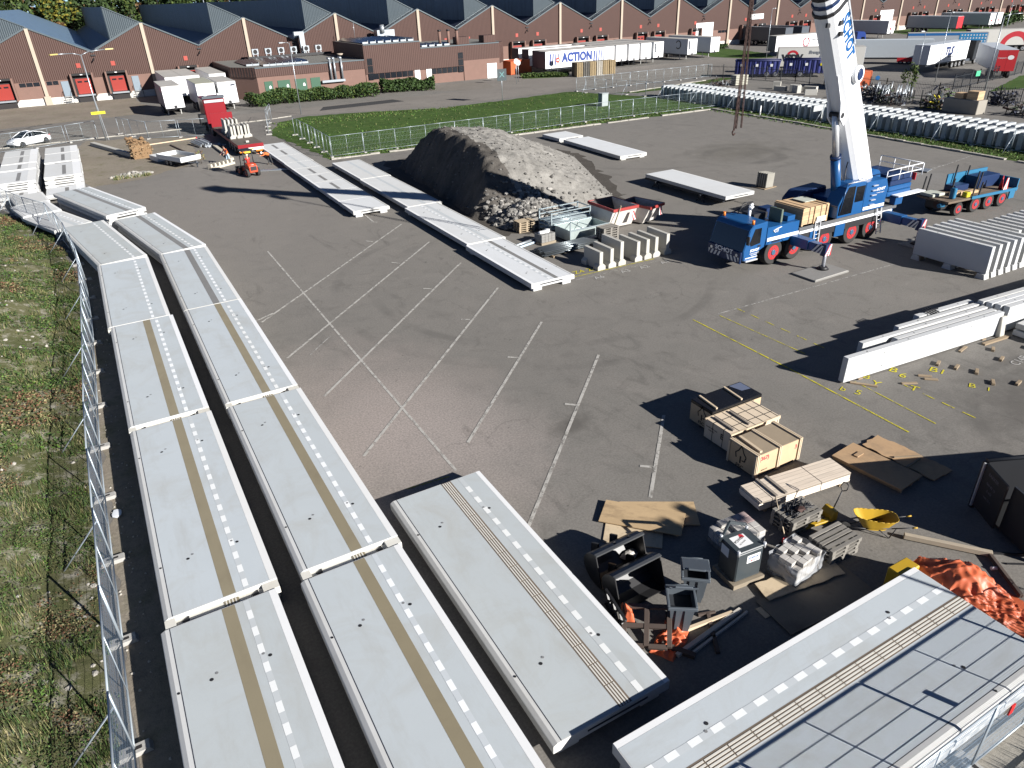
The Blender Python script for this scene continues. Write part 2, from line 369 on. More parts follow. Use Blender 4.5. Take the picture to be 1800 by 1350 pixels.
# painted lines on the yard
def paint_mat(name, col, wear):
    if name in MATS: return MATS[name]
    t = NT(name); co = t.coord('Object')
    c = t.mix(t.noise(co, 2.5, 5), dk(col, .75), dk(col, 1.1))
    t.l(t.ramp(t.noise(co, 3.0, 8, .75), wear-.09, wear+.09), t.b.inputs['Alpha'])
    MATS[name] = t.out(c, .85, 0, .2); return MATS[name]
PW = paint_mat('worn_white_paint', (.40, .385, .355), .43)
PY = paint_mat('worn_yellow_paint', (.48, .42, .03), .45)
PYS = paint_mat('sprayed_yellow_paint', (.5, .44, .03), .33); PWS = paint_mat('sprayed_white_paint', (.42, .41, .39), .33)
PWF = paint_mat('chalk_white_paint', (.36, .35, .33), .47)
def stripe(mb, a, b, w, m, z=.014):
    d = Vector((b[0]-a[0], b[1]-a[1])); n = Vector((-d.y, d.x)).normalized()*(w/2)
    mb.quad([(a[0]-n.x, a[1]-n.y, z), (b[0]-n.x, b[1]-n.y, z), (b[0]+n.x, b[1]+n.y, z), (a[0]+n.x, a[1]+n.y, z)], m)
mk = MB()
stripe(mk, (7.6, 46.45), (7.6, 18.3), .10, PW, .010)
for a, b in [((4.73,34.94),(17.08,47.05)), ((4.82,30.14),(17.07,42.14)), ((5.24,25.78),(16.97,37.25)), ((5.2,20.8),(16.86,32.38)), ((8.7,19.6),(16.46,27.17)), ((8.0,14.3),(16.69,22.75)), ((12.21,13.68),(15.8,17.3)), ((13.2, 6.4), (14.6, 7.8))]:
    stripe(mk, a, b, .12, PW)
for a, b in [((13.62,44.78),(13.95,44.3)), ((13.5,39.7),(13.85,39.25)), ((13.38,34.6),(13.75,34.3)), ((13.3,29.65),(13.66,29.36)), ((13.22,24.76),(13.6,24.43)), ((13.12,20.0),(13.52,19.6)), ((13.0,15.2),(13.4,14.85)), ((15.9,54.31),(15.58,48.75)), ((15.3,48.9),(15.8,48.5)), ((5.5,35.8),(4.4,35.2))]:
    stripe(mk, a, b, .12, PW, .018)
stripe(mk, (24.13,23.19), (37,22.91), .07, PWF); stripe(mk, (21.0,30.95), (27.0,30.8), .05, PWF); stripe(mk, (61.8,35.9), (48.9,34.8), .1, PWF)
stripe(mk, (5.8, 29.9), (7.2, 31.4), .06, PWF)
stripe(mk, (22.67,23.34), (22.54,17), .075, PY); stripe(mk, (22.54,17), (22.29,11.78), .075, PY)
stripe(mk, (24.06,22.99), (24.18,17.96), .05, PY); stripe(mk, (23.85,15.2), (23.59,11.62), .05, PY)
for k in range(6): stripe(mk, (25.37-.012*k, 23.2-k*.95), (25.36-.012*k, 22.65-k*.95), .06, PY)
for k in range(4): stripe(mk, (25.2-.02*k, 14.0-k*.8), (25.18-.02*k, 13.5-k*.8), .06, PY)
stripe(mk, (5.78,18.22), (7.26,18.1), .04, PY); stripe(mk, (21.2,31.39), (26.8,31.24), .07, PY)
stripe(mk, (66.9,36.6), (52.4,34.4), .1, PWF)
struct('painted_marking', mk)
for txt, x, y, rz, s, m in [('B', 25.95, 15.0, -1.25, .62, PYS), ('6', 25.85, 14.5, -1.25, .6, PYS), ('B1', 27.35, 14.0, -1.2, .62, PYS), ('B', 24.55, 15.2, -1.2, .5, PYS), ('Y', 24.4, 14.65, -1.2, .6, PYS), ('T', 25.25, 13.6, -1.2, .6, PYS), ('B', 27.3, 12.55, -1.1, .5, PYS), ('1', 27.55, 12.05, -1.1, .45, PYS), ('5', 23.2, 14.55, -1.2, .55, PYS), ('b', 22.95, 15.05, -1.2, .5, PYS),
                           ('C14B', 30.95, 12.75, .1, .5, PWS), ('Z4', 21.85, 31.9, .0, .62, PYS), ('Z4', 22.75, 31.85, .0, .62, PYS), ('A6', 22.3, 30.55, 0, .55, PWS), ('A3', 24.1, 30.5, 0, .55, PWS), ('A2', 25.4, 30.45, 0, .55, PWS), ('A1', 26.9, 30.4, 0, .55, PWS)]:
    tag(lettering('painted_marking', txt, s, m, None, T(x, y, .016, rz), 0.0), kind='structure')
# ------------------------------------------------------------------ grassy bank beside the site fence
FENCE_L = [(-2.8, 4), (-2.79, 12.7), (-2.85, 18.7), (-2.92, 25.1), (-2.8, 32), (-2.71, 42.3), (-2.85, 47.7), (-3.5, 54.5), (-4.54, 60.8), (-5.87, 63.5), (-7.1, 66.9), (-8.48, 71.4), (-10.5, 77)]
def fence_x(y):
    for (x0, y0), (x1, y1) in zip(FENCE_L, FENCE_L[1:]):
        if y <= y1: return x0 + (x1-x0)*max(0, (y-y0))/(y1-y0)
    return FENCE_L[-1][0]
def bank_z(x, y):
    d = fence_x(y) - .35 - x
    if d < 0: return -.04
    h = 1.5*min(1, d/4.5)**1.2
    h *= max(.12, min(1, (66-y)/22))
    h += .30*mnoise.noise(Vector((x*.55, y*.55, 1)))*min(1, d) + .10*mnoise.noise(Vector((x*2.2, y*2.2, 4)))*min(1, d*2)
    return max(h, -.03) + .02
mb = MB(); xs = [-.35*i*(1+.03*i) for i in range(46)]; ny = 190
vs = []
for j in range(ny):
    y = -6 + j*.42
    for i, dx in enumerate(xs):
        x = fence_x(y) - .3 + dx; vs.append((x, y, bank_z(x, y)))
n_ = len(xs)
mb.add(vs, [(j*n_+i, j*n_+i+1, (j+1)*n_+i+1, (j+1)*n_+i) for j in range(ny-1) for i in range(n_-1)], SOIL, None, True)
struct('embankment', mb)
GB = [M('blade_green', (.058, .105, .02), .7, var=.25), M('blade_dark', (.034, .06, .016), .7, var=.25), M('blade_dry', (.23, .20, .10), .8, var=.2), M('blade_olive', (.115, .118, .042), .8, var=.25), M('blade_russet', (.13, .065, .035), .8, var=.25), M('blade_bright', (.07, .15, .015), .7, var=.2)]
rng = random.Random(5)
def tuft(mb, x, y, z, h, n, mats, spread, lean=.5, w=.012):
    for _ in range(n):
        a = rng.random()*6.283; r = spread*sqrt(rng.random()); bx, by = x+cos(a)*r, y+sin(a)*r
        hh = h*rng.uniform(.5, 1.15); a2 = rng.random()*6.283; l = lean*hh*rng.random()
        dx, dy = cos(a2)*w, sin(a2)*w; tx, ty = bx+cos(a2+1.3)*l, by+sin(a2+1.3)*l
        mb.add([(bx-dx, by-dy, z), (bx+dx, by+dy, z), (tx, ty, z+hh)], [(0, 1, 2)], rng.choice(mats))
def leafy(mb, x, y, z, h, n, mats, spread, s=.05):
    for _ in range(n):
        a = rng.random()*6.283; r = spread*rng.random()**.6; zz = z + h*rng.random()*(1-.5*r/spread)
        c = Vector((x+cos(a)*r, y+sin(a)*r, zz)); u = Vector((rng.uniform(-1,1), rng.uniform(-1,1), rng.uniform(-.4,.6))).normalized()*s*rng.uniform(.6, 1.5)
        v = u.cross(Vector((rng.uniform(-1,1), rng.uniform(-1,1), rng.uniform(-1,1)))).normalized()*s*.55
        mb.add([c-u, c+v, c+u, c-v], [(0, 1, 2, 3)], rng.choice(mats))
gm = MB(); made = 0
while made < 10500:
    y = 6 + 62*rng.random()**1.5; x = fence_x(y) - .45 - rng.random()**1.2*(7.5 if y < 40 else 6)
    k = mnoise.noise(Vector((x*.45, y*.45, 7))); k2 = mnoise.noise(Vector((x*.9, y*.9, 21))); k3 = mnoise.noise(Vector((x*.3, y*.3, 33)))
    if k < -.2 and rng.random() < .9: continue
    z = bank_z(x, y) - .02; near = y < 26
    if k3 > .12: leafy(gm, x, y, z, rng.uniform(.15, .42), 18 if near else 9, [GB[4], GB[4], GB[3], GB[2], GB[1]], .28, .032 if near else .06)
    elif k2 > -.05: leafy(gm, x, y, z, rng.uniform(.1, .32), 20 if near else 9, [GB[0], GB[1], GB[3], GB[1]] if rng.random() < .9 else [GB[5], GB[0]], .27, .03 if near else .06)
    else: tuft(gm, x, y, z, rng.uniform(.12, .32), 14 if near else 8, [GB[0], GB[3], GB[2], GB[3], GB[1]] if k2 < -.2 else [GB[0], GB[1], GB[3]], .2, 1.1, .012 if near else .02)
    made += 1
for _ in range(900):
    x = 12.8+rng.random()*9; y = 2.6-rng.random()**1.3*4
    tuft(gm, x, y, .01, rng.uniform(.2, .5), 12, [GB[0], GB[3], GB[2], GB[4], GB[1]], .16, .9, .012)
tag(gm.build('grass', auto=False), kind='stuff')
lg = MB()
for _ in range(5200):
    k = rng.random()
    if k < .3: x, y = 19.6+rng.random()*49, 72.6+rng.random()**2*3
    elif k < .62: x, y = 68.0+rng.random()*4.2, 24+rng.random()*47
    elif k < .8: x, y = 19+rng.random()*48, 73+rng.random()*25
    else: x, y = 20+rng.random()*45, 96+rng.random()*5
    if k >= .8 and y > 103.5-abs(x-25)*.3: continue
    if 68 > x and y < 72.5: continue
    tuft(lg, x, y, .01, rng.uniform(.08, .22), 4, [GB[0], GB[5], GB[1], GB[3]], .18, .7, .05)
tag(lg.build('grass', auto=False), kind='stuff')
pb = MB(); PEB = M('pale_rubble', (.36, .34, .30), .9, var=.25)
for _ in range(420):
    y = 8+rng.random()**1.4*48; x = fence_x(y)-.5-rng.random()*5.5
    if mnoise.noise(Vector((x*.45, y*.45, 7))) > -.1: continue
    pb.rock((x, y, bank_z(x, y)+.01), rng.uniform(.03, .11), PEB, rng=rng)
for _ in range(260):
    y = 10+rng.random()*50; x = fence_x(y)+rng.uniform(-.2, .8); pb.rock((x, y, .015), rng.uniform(.012, .045), PEB, rng=rng)
tag(pb.build('gravel', auto=False), kind='stuff')
# ------------------------------------------------------------------ precast platform slabs
def conc(name, col, var=.06, blotch=.25, bcol=(.3, .28, .24), fine=.25, rough=.8):
    t = NT(name); co = t.coord('Object', rnd=True)
    oi = t.n('ShaderNodeObjectInfo')
    c = t.mix(t.noise(co, .9, 6), dk(col, 1-var), dk(col, 1+var))
    c = t.mix(oi.outputs['Random'], c, t.mix(1.0, c, (.90, .885, .85), 'MULTIPLY'))
    c = t.mix(t.ramp(t.noise(co, .55, 7, .7, 1.0), .47, .72, 0, blotch), c, bcol)
    c = t.mix(t.ramp(t.noise(co, 1.6, 5, .7, stretch=(1, .22, 1)), .52, .72, 0, blotch*.7), c, dk(bcol, .9))
    c = t.mix(t.ramp(t.noise(co, 60, 2), .35, .65, 0, fine*.5), c, dk(col, .75))
    t.bump(t.noise(co, 45, 3), .12, .01)
    MATS[name] = t.out(c, rough, 0, .3); return MATS[name]
S_BODY = conc('slab_concrete', (.51, .515, .51), .05, .22)
S_DECK = conc('slab_deck', (.425, .462, .485), .05, .42, (.33, .32, .285)); S_LIGHT = conc('slab_deck_light', (.56, .575, .585), .04, .3, (.45, .44, .41))
S_EDGE = conc('slab_white_edge', (.69, .70, .71), .03, .15, (.5, .49, .46))
S_PALE = conc('slab_pale', (.47, .475, .47), .04, .2, (.38, .37, .34))
S_DASH = conc('slab_dash_white', (.72, .74, .75), .03, .06, (.5, .5, .5))
S_BAND = conc('slab_dash_band', (.465, .497, .52), .04, .12, (.31, .31, .3))
S_TACT = conc('slab_tactile_brown', (.235, .205, .14), .08, .35, (.15, .125, .085))
S_TACG = conc('slab_tactile_grey', (.2, .2, .2), .08, .35, (.14, .14, .135))
S_RIB = conc('slab_rib_cream', (.56, .54, .49), .05, .2, (.4, .37, .32))
S_RIBB = conc('slab_rib_base', (.15, .118, .09), .08, .3, (.09, .075, .06))
S_SEAM = M('slab_seam', (.03, .035, .05), .6)
S_HOLE = M('slab_socket', (.015, .015, .017), .7)
S_STEEL = M('slab_steel', (.25, .25, .25), .5, .3)
S_LIP = conc('slab_lip', (.60, .59, .545), .05, .3, (.38, .32, .22))
def make_slab(label, W, L, top, th=.28, style='brown', flip=False, lip=False, feet=True, stripes=(1.42, 1.73), group=None, x=0, y=0, rz=0, name='concrete_slab', dashes=True, foot_h=None, sockets=True, gutter=True, edge=.19, deckm=None):
    """a slab lying along its local y; x runs from the gutter edge (0) to the platform edge (W)"""
    fx = (lambda v: W-v) if flip else (lambda v: v)
    r = thing(name, label, 'concrete slab', x, y, 0, rz, group)
    z0 = top-th
    prof = [(0, z0), (W, z0), (W, top), (.11, top), (.02, top-.045), (0, top-.06)] if gutter else [(0, z0), (W, z0), (W, top), (0, top)]
    b = MB(); b.prism([(fx(p[0]), p[1]) for p in prof], 0, L, S_BODY, 'y'); b.build('deck', r, bevel=.008)
    s = MB()
    def band(x0, x1, y0, y1, z, m, mb=None):
        x0, x1 = fx(x0), fx(x1); (mb or s).quad([(min(x0,x1), y0, z), (max(x0,x1), y0, z), (max(x0,x1), y1, z), (min(x0,x1), y1, z)], m)
    g0 = .225 if gutter else .05
    e0 = W-edge
    s = MB(); band(g0, e0, .03, L-.03, top+.003, deckm or S_DECK); s.build('walking_surface', r)
    s = MB(); band(e0+.004, W-.004, .01, L-.01, top+.004, S_EDGE); s.build('white_edge', r)
    if gutter:
        s = MB(); band(.205, .222, .02, L-.02, top+.005, S_SEAM); s.build('drain_slot', r)
    a, c = stripes
    if style in ('brown', 'grey', 'faint'):
        s = MB(); m = {'brown': S_TACT, 'grey': S_TACG, 'faint': S_BAND}[style]
        band(a, c, .03, L-.03, top+.006, m); s.build('guide_strip', r)
    elif style == 'short_grey':
        s = MB(); band(a, c, L*.1, L*.8, top+.006, S_TACG); s.build('guide_strip', r)
    elif style == 'ribbed':
        s = MB(); band(a-.02, c+.03, .02, L-.02, top+.005, S_RIBB)
        n = int(L/.62); st = (c-a)/4
        for j in range(n):
            for i in range(4):
                xx0 = a + i*st + .012; xx1 = a + (i+1)*st - .022
                y0 = .03 + j*(L-.05)/n; y1 = y0 + (L-.05)/n - .03
                p0, p1 = sorted((fx(xx0), fx(xx1)))
                s.box(p0, y0, top+.004, p1, y1, top+.014, S_RIB)
        s.build('guide_strip', r)
    if dashes:
        d0 = c+(.28 if style == 'ribbed' else .2); d1 = d0+(.15 if style == 'ribbed' else .135)
        s = MB(); band(d0, d1, .03, L-.03, top+.0065, S_BAND)
        p = .60; dl = .30
        y = .12
        while y+dl < L-.05:
            band(d0, d1, y, y+dl, top+.0085, S_DASH); y += p
        s.build('dash_line', r)
    if sockets:
        s = MB(); k = 0
        for yy in (L*.2, L*.8):
            for xx in (.85, W-.62):
                for dx, dy, rr, m in ((0, 0, .045, S_HOLE), (.13*(1 if xx < W/2 else -1), .13, .036, S_STEEL)):
                    cx, cy = fx(xx+dx), yy+dy; rr2 = rr
                    MB().quad([(cx+cos(t*pi/5)*rr2, cy+sin(t*pi/5)*rr2, top+.011) for t in range(10)], m).build('lifting_socket', r)
            cx = fx(.16); MB().quad([(cx+cos(t*pi/4)*.034, yy+sin(t*pi/4)*.034, top+.011) for t in range(8)], S_HOLE).build('lifting_socket', r)
    if lip:
        s = MB(); zl = top-.13
        lx0, lx1 = sorted((fx(.0), fx(W)))
        s.box(lx0+.004, -.30, z0+.03, lx1-.004, -.003, zl, S_LIP)
        for xa, xb in ((0.0, .26), (W-.42, W)):            # raised end blocks either side of the recess
            p0, p1 = sorted((fx(xa), fx(xb))); s.box(p0+.006, -.31, zl-.05, p1-.006, -.005, top-.03, S_LIP)
        p0, p1 = sorted((fx(.3), fx(W-.9))); s.box(p0, -.30, zl, p1, -.17, zl+.02, S_LIP)
        s.build('end_lip', r, bevel=.006)
        s = MB()
        p0, p1 = sorted((fx(a-.02), fx(c+.03))); s.quad([(p0, -.28, zl+.022), (p1, -.28, zl+.022), (p1, -.02, zl+.022), (p0, -.02, zl+.022)], S_TACT)
        for i in range(4):
            q0, q1 = sorted((fx(a+i*(c-a)/4+.012), fx(a+(i+1)*(c-a)/4-.03))); s.box(q0, -.27, zl+.02, q1, -.03, zl+.034, S_RIB)
        s.build('guide_strip', r)
        for xa in (.36, W-.72):
            p0, p1 = fx(xa), fx(xa+.2); MB().quad([(p0, -.16, zl+.024), (p1, -.03, zl+.024), (p1, -.2, zl+.024), (p0+(p1-p0)*.5, -.24, zl+.024)], S_HOLE).build('notch', r)
    if not lip:
        p0, p1 = sorted((fx(W*.28), fx(W*.8))); MB().box(p0, -.004, top-.17, p1, .05, top-.11, S_HOLE).build('end_slit', r)
    if feet:
        fh = foot_h if foot_h else z0
        for xa, xb in ((.18, .72), (W-.72, W-.18)):
            for ya, yb in ((.1, .5), (L-.5, L-.1)):
                p0, p1 = sorted((fx(xa), fx(xb))); MB().box(p0, ya, max(0.0, z0-fh), p1, yb, z0-.001, S_BODY).build('support_block', r, bevel=.01)
    return r
def under_slab(label, W, L, top, th, x, y, rz, group, feet_h=.18):
    """lower slab of a stack: only its sides show"""
    r = thing('concrete_slab', label, 'concrete slab', x, y, 0, rz, group)
    MB().prism([(0, top-th), (W, top-th), (W, top), (.12, top), (0, top-.1)], 0, L, S_BODY, 'y').build('deck', r, bevel=.008)
    for xa, xb in ((.18, .72), (W-.72, W-.18)):
        for ya, yb in ((.1, .5), (L-.5, L-.1)):
            MB().box(xa, ya, max(0, top-th-feet_h), xb, yb, top-th-.001, S_BODY).build('support_block', r, bevel=.01)
    return r
GA = 'platform slabs laid out in two rows beside the fence'
# outer row (next to the fence), near to far: x, y, length, style, label
for (x, y, L, st, lb) in [(-1.78, 4.4, 10.45, 'brown', 'nearest grey slab in the row next to the fence, cut by the bottom edge'),
        (-1.72, 15.2, 10.05, 'brown', 'brown striped slab, second from the camera in the row next to the fence'),
        (-1.80, 25.6, 10.35, 'brown', 'brown striped slab, third from the camera in the row next to the fence'),
        (-1.96, 36.0, 10.4, 'none', 'slab with white dashes but no brown strip, fourth from the camera by the fence')]:
    make_slab(lb, 2.76, L, 1.0, style=st, lip=(y > 10), group=GA, x=x, y=y, rz=radians(.3))
    under_slab('lower slab under the %s slab of the row next to the fence' % {4.4: 'nearest', 15.2: 'second nearest', 25.6: 'third nearest', 36.0: 'dash-marked straight'}[y], 2.7, L-.2, .52, .3, x+.05, y+.15, radians(.3), GA)
for (x, y, L, st, lb) in [(1.60, 3.6, 11.15, 'brown', 'nearest slab of the inner row, cut by the bottom edge'),
        (1.60, 15.1, 10.05, 'brown', 'brown striped slab, second from the camera in the inner row'),
        (1.50, 25.5, 10.65, 'brown', 'brown striped slab, third from the camera in the inner row'),
        (1.42, 36.2, 10.25, 'grey', 'grey slab with a grey guide strip, fourth from the camera in the inner row')]:
    make_slab(lb, 2.76, L, 1.0, style=st, lip=(10 < y < 30), group=GA, x=x, y=y, rz=radians(.4))
    under_slab('lower slab under the %s slab of the inner row' % {3.6: 'nearest', 15.1: 'second nearest', 25.5: 'third nearest', 36.2: 'fourth'}[y], 2.7, L-.2, .52, .3, x+.05, y+.15, radians(.4), GA)
make_slab('grey slab with white dashes, first one turned towards the fence where the outer row bends', 2.72, 10.6, 1.0, style='none', group=GA, x=-1.95, y=46.45, rz=radians(10.3))
under_slab('lower slab under the dash-marked slab where the outer row bends', 2.66, 10.3, .52, .3, -1.9, 46.6, radians(10.3), GA)
make_slab('grey slab with a grey guide strip where the inner row starts to bend', 2.76, 10.5, 1.0, style='grey', group=GA, x=1.40, y=46.5, rz=radians(10.6))
under_slab('lower slab under the slab where the inner row starts to bend', 2.7, 10.3, .52, .3, 1.45, 46.6, radians(10.6), GA)
make_slab('raised slab with grey guide strip at the far end of the inner row', 2.78, 10.7, 1.36, style='grey', group=GA, x=-.95, y=56.95, rz=radians(18.0))
under_slab('middle slab beneath the raised slab at the far end of the inner row', 2.72, 10.4, .92, .3, -.9, 57.1, radians(18.0), GA, .1)
under_slab('bottom slab beneath the raised slab at the far end of the inner row', 2.72, 10.4, .46, .3, -.88, 57.1, radians(18.0), GA)
make_slab('pale slab with faint strip lying low along the fence bend', 2.6, 6.0, .7, style='faint', group=GA, x=-4.35, y=57.8, rz=radians(21), feet=True, deckm=S_LIGHT)
make_slab('short blank pale slab against the fence bend, nearer of two', 2.6, 4.1, .8, style='plain', dashes=False, group=GA, x=-6.35, y=63.05, rz=radians(14), sockets=False, deckm=S_LIGHT)
make_slab('short blank pale slab against the fence bend, farther of two', 2.4, 3.7, .8, style='plain', dashes=False, group=GA, x=-7.0, y=67.35, rz=radians(9), sockets=False, deckm=S_LIGHT)
# separate slabs with ribbed guide strips, close to the camera
make_slab('low slab with a cream ribbed strip, alone right of the two slab rows', 3.1, 9.4, .52, .28, style='ribbed', x=4.87, y=7.82, rz=0, stripes=(1.74, 2.02), edge=.15)
D_GROUP = 'slabs stacked beside the mesh fence at the lower right'
dlab = 'top slab of the lower right stack, ribbed guide strip and fence shadows across it'
d = make_slab(dlab, 3.3, 9.5, .98, .30, style='ribbed', x=15.25, y=3.7, rz=pi/2, stripes=(1.84, 2.14), group=D_GROUP, feet=False, edge=.15)
for i, zt in enumerate((.66, .36)):
    under_slab(['middle slab of the lower right stack by the mesh fence', 'bottom slab of the lower right stack by the mesh fence'][i], 3.15, 9.2, zt, .28, 15.12-.05, 3.7+.03*i, pi/2, D_GROUP, .06 if i == 0 else .2)
# ------------------------------------------------------------------ slabs in the middle of the yard
GM = 'platform slabs laid end to end in the middle of the yard'
ys = [50.55, 54.1, 57.7, 61.35, 64.7, 68.0, 71.2, 75.1, 78.9]
lbl = ['short blank grey slab, nearest end of the long row that runs to the red truck', 'short blank slab under the crane shadow, second in the long row', 'short grey slab with dark strip, third in the long row to the red truck', 'short slab with dark strip, fourth in the long row to the red truck', 'pale short slab with dark strip, fifth in the long row to the red truck', 'pale short blank slab, sixth in the long row to the red truck', 'pale short slab next to the bent worker in the long row', 'short slab with dark strip beside the truck tail, eighth in the long row', 'short slab with dark strip at the far end of the long row']
for i, y in enumerate(ys):
    L = (ys[i+1]-y if i < 8 else 3.9)-.05
    st = ['plain', 'plain', 'short_grey', 'short_grey', 'short_grey', 'faint', 'faint', 'short_grey', 'short_grey'][i]
    make_slab(lbl[i], 2.8, L, .5, .28, style=st, flip=True, dashes=False, gutter=True, x=14.76+(.0 if y < 70 else .05), y=y, stripes=(1.35, 1.62), group=GM, sockets=False, deckm=S_LIGHT)
make_slab('grey slab at the far end of the four-slab row beside the rubble heap', 2.78, 8.2, .5, style='faint', flip=True, x=18.6, y=60.2, group=GM, dashes=False, stripes=(1.2, 1.45), sockets=False, deckm=S_LIGHT)
make_slab('long slab with crane shadow at its near end, beside the rubble heap', 2.78, 10.7, .5, style='faint', flip=True, x=18.5, y=49.35, group=GM, dashes=False, stripes=(1.2, 1.45), sockets=False, deckm=S_LIGHT)
make_slab('long slab with faint grey strip, third in the row beside the rubble heap', 2.75, 10.3, .5, style='faint', flip=True, x=18.2, y=38.85, group=GM, stripes=(1.0, 1.25), deckm=S_LIGHT)
make_slab('nearest slab of the row beside the rubble heap, its end towards the barriers', 2.75, 7.9, .5, style='grey', flip=True, x=18.0, y=30.7, group=GM, stripes=(1.0, 1.25), deckm=S_LIGHT)
make_slab('small blank white slab lying flat by the lawn fence behind the heap', 3.0, 3.4, .42, .3, style='plain', dashes=False, gutter=False, sockets=False, deckm=S_LIGHT, x=42.0, y=65.2, feet=True)
make_slab('long blank white slab lying flat on the open yard behind the heap', 3.0, 10.3, .42, .3, style='plain', dashes=False, gutter=False, sockets=False, deckm=S_LIGHT, x=41.6, y=54.2, rz=radians(-2.5))
make_slab('long blank white slab resting on steel trestles left of the crane', 2.8, 9.0, .8, .25, style='plain', dashes=False, gutter=False, sockets=False, deckm=S_LIGHT, x=37.85, y=36.9, rz=radians(0), feet=False)
STEELD = M('trestle_steel', (.03, .035, .045), .5, .5)
for i, y in enumerate((39.2, 44.3)):
    r = thing('steel_trestle', ['nearer steel trestle under the blank white slab', 'farther steel trestle under the blank white slab'][i], 'trestle', 39.2, y, 0, 0, 'steel trestles under a slab')
    MB().box(-1.7, -.08, .40, 1.5, .08, .545, STEELD).build('beam', r)
    for s in (-1.45, 1.3):
        m = MB(); m.bar((s, 0, .4), (s-.12, -.42, 0), .08, .08, STEELD); m.bar((s, 0, .4), (s-.12, .42, 0), .08, .08, STEELD); m.bar((s-.1, -.25, .15), (s-.1, .25, .15), .05, .05, STEELD); m.build('leg', r)
MB_ = MB(); MB_.box(-.1, -4.4, .36, .1, 4.4, .5, STEELD)
tag(MB_.build('steel_beam', tr=T(38.0, 41.6, 0, 0)), 'long dark steel beam under the left edge of the trestle slab', 'beam')
# ------------------------------------------------------------------ stacks of short slabs beyond the bend
GS = 'short slabs stacked in two columns near the white car'
def short_stack(x, y, L, n, top, labels, W=2.9, st='short_grey'):
    for i in range(n):
        zt = top-.36*i
        if zt < .25: break
        r = make_slab(labels[min(i, len(labels)-1)], W, L, zt, .26, style=st if i == 0 else 'none', deckm=S_LIGHT, dashes=False, gutter=False, sockets=False, feet=True, foot_h=.1 if zt > .5 else None, x=x+random.uniform(-.05, .05), y=y+random.uniform(-.06, .06)-(.05*i), stripes=(1.42, 1.72), group=GS, edge=.65)
for col, x, rows in [('right', -5.0, [(86.2, 4.0, 1.5), (81.0, 5.0, 1.5), (74.0, 6.6, 1.42)]), ('left', -8.5, [(86.6, 3.8, 1.55), (82.4, 4.1, 1.55), (79.3, 3.0, 1.5), (73.6, 5.5, 1.42)])]:
    for i, (y, L, top) in enumerate(rows):
        where = ['farthest', 'second farthest', 'third farthest', 'nearest'][i] if col == 'left' else ['farthest', 'middle', 'nearest'][i]
        short_stack(x, y, L, 4, top, ['top slab of the %s pile in the %s column of short slabs' % (where, col), 'second slab down in the %s pile of the %s column of short slabs' % (where, col), 'third slab down in the %s pile of the %s column of short slabs' % (where, col), 'lowest slab in the %s pile of the %s column of short slabs' % (where, col)])
short_stack(-4.95, 70.4, 3.2, 2, .6, ['top slab of the low pile in front of the right column of short slabs', 'lower slab of the low pile in front of the right column of short slabs'])
short_stack(-8.4, 71.9, 1.5, 2, .62, ['top slab of the low pile in front of the left column of short slabs', 'lower slab of the low pile in front of the left column of short slabs'], W=2.7)
# ------------------------------------------------------------------ warehouse
CLAD = corrugated('brown_cladding', (.064, .033, .0255), .30, 0, .05, .55, .1, 0, .0, .7)
BRICK = M('pink_brick', (.165, .098, .078), .85, var=.12, scale=1.2, grime=.25, gcol=(.12, .08, .06), bump=.3, bscale=9)
WHITEB = M('white_painted_base', (.55, .53, .49), .8, var=.1, grime=.3, gcol=(.25, .22, .18))
BEIGE = M('beige_column', (.36, .30, .235), .8, var=.08, grime=.2, gcol=(.25, .2, .15))
SLATE = corrugated('slate_roof', (.06, .072, .09), .55, 0, .03, .4, .15, .3, .1, .8)
BLUEROOF = corrugated('blue_roof', (.15, .22, .29), .55, 1, .04, .38, .15, .3, .15, .8)
NAVY = corrugated('shaded_roof', (.022, .026, .045), .9, 1, .03, .5, .2, .1, .0, .7)  # shadow of the shed walls put into the left slopes' colour
SHEDW = corrugated('shed_wall', (.075, .085, .115), .45, 1, .04, .5, .12, .1, .75, .8)
ENDCAP = corrugated('end_cap_sheet', (.045, .06, .07), .30, 0, .03, .45, .08, .2, .1, .85)
TRIM = M('roof_trim', (.085, .105, .115), .4, .2)
DARK = M('dark_recess', (.02, .018, .018), .8)
REDD = M('red_door', (.24, .024, .016), .45, var=.06, grime=.12, gcol=(.15, .02, .02))
REDS = M('red_sign', (.30, .05, .035), .5)
GLASSD = M('dark_glass', (.012, .014, .018), .12, spec=.6)
GREYD = M('grey_door', (.17, .21, .245), .5)
STEELG = M('galvanised', (.36, .39, .41), .38, .65, var=.1)
WHITEP = M('white_paint', (.70, .70, .69), .5, var=.04)
BLACKM = M('black_metal', (.02, .02, .022), .5)
WY = 148.3
X0, BAY = 3.0, 16.85
wh = thing('warehouse', 'long brown clad warehouse with a zigzag saw-tooth roof and loading docks', 'warehouse', 0, 0, 0)
K0, K1 = -2, 17
xa, xb = X0+K0*BAY, X0+K1*BAY
ZV, ZP, ZH = 7.45, 11.45, 14.0
pts = [(xa, 3.65)]; 
for k in range(K1, K0, -1): pass
top = []
for k in range(K0, K1):
    top += [(X0+k*BAY, ZV), (X0+(k+.5)*BAY, ZP)]
top.append((xb, ZV))
m = MB()
for (ax, az), (bx, bz) in zip(top, top[1:]): m.quad([(ax, WY, 3.65), (bx, WY, 3.65), (bx, WY, bz), (ax, WY, az)], CLAD)
m.build('cladding', wh, auto=False)
m = MB(); m.box(xa, WY+.06, 0, xb, WY+.4, 3.64, BRICK); m.build('brick_wall', wh)
m = MB(); m.box(xa, WY-.02, 0, xb, WY+.055, 1.05, WHITEB); m.build('plinth', wh)
m = MB()
for (ax, az), (bx, bz) in zip(top, top[1:]): m.bar((ax, WY-.02, az+.06), (bx, WY-.02, bz+.06), .28, .2, TRIM)
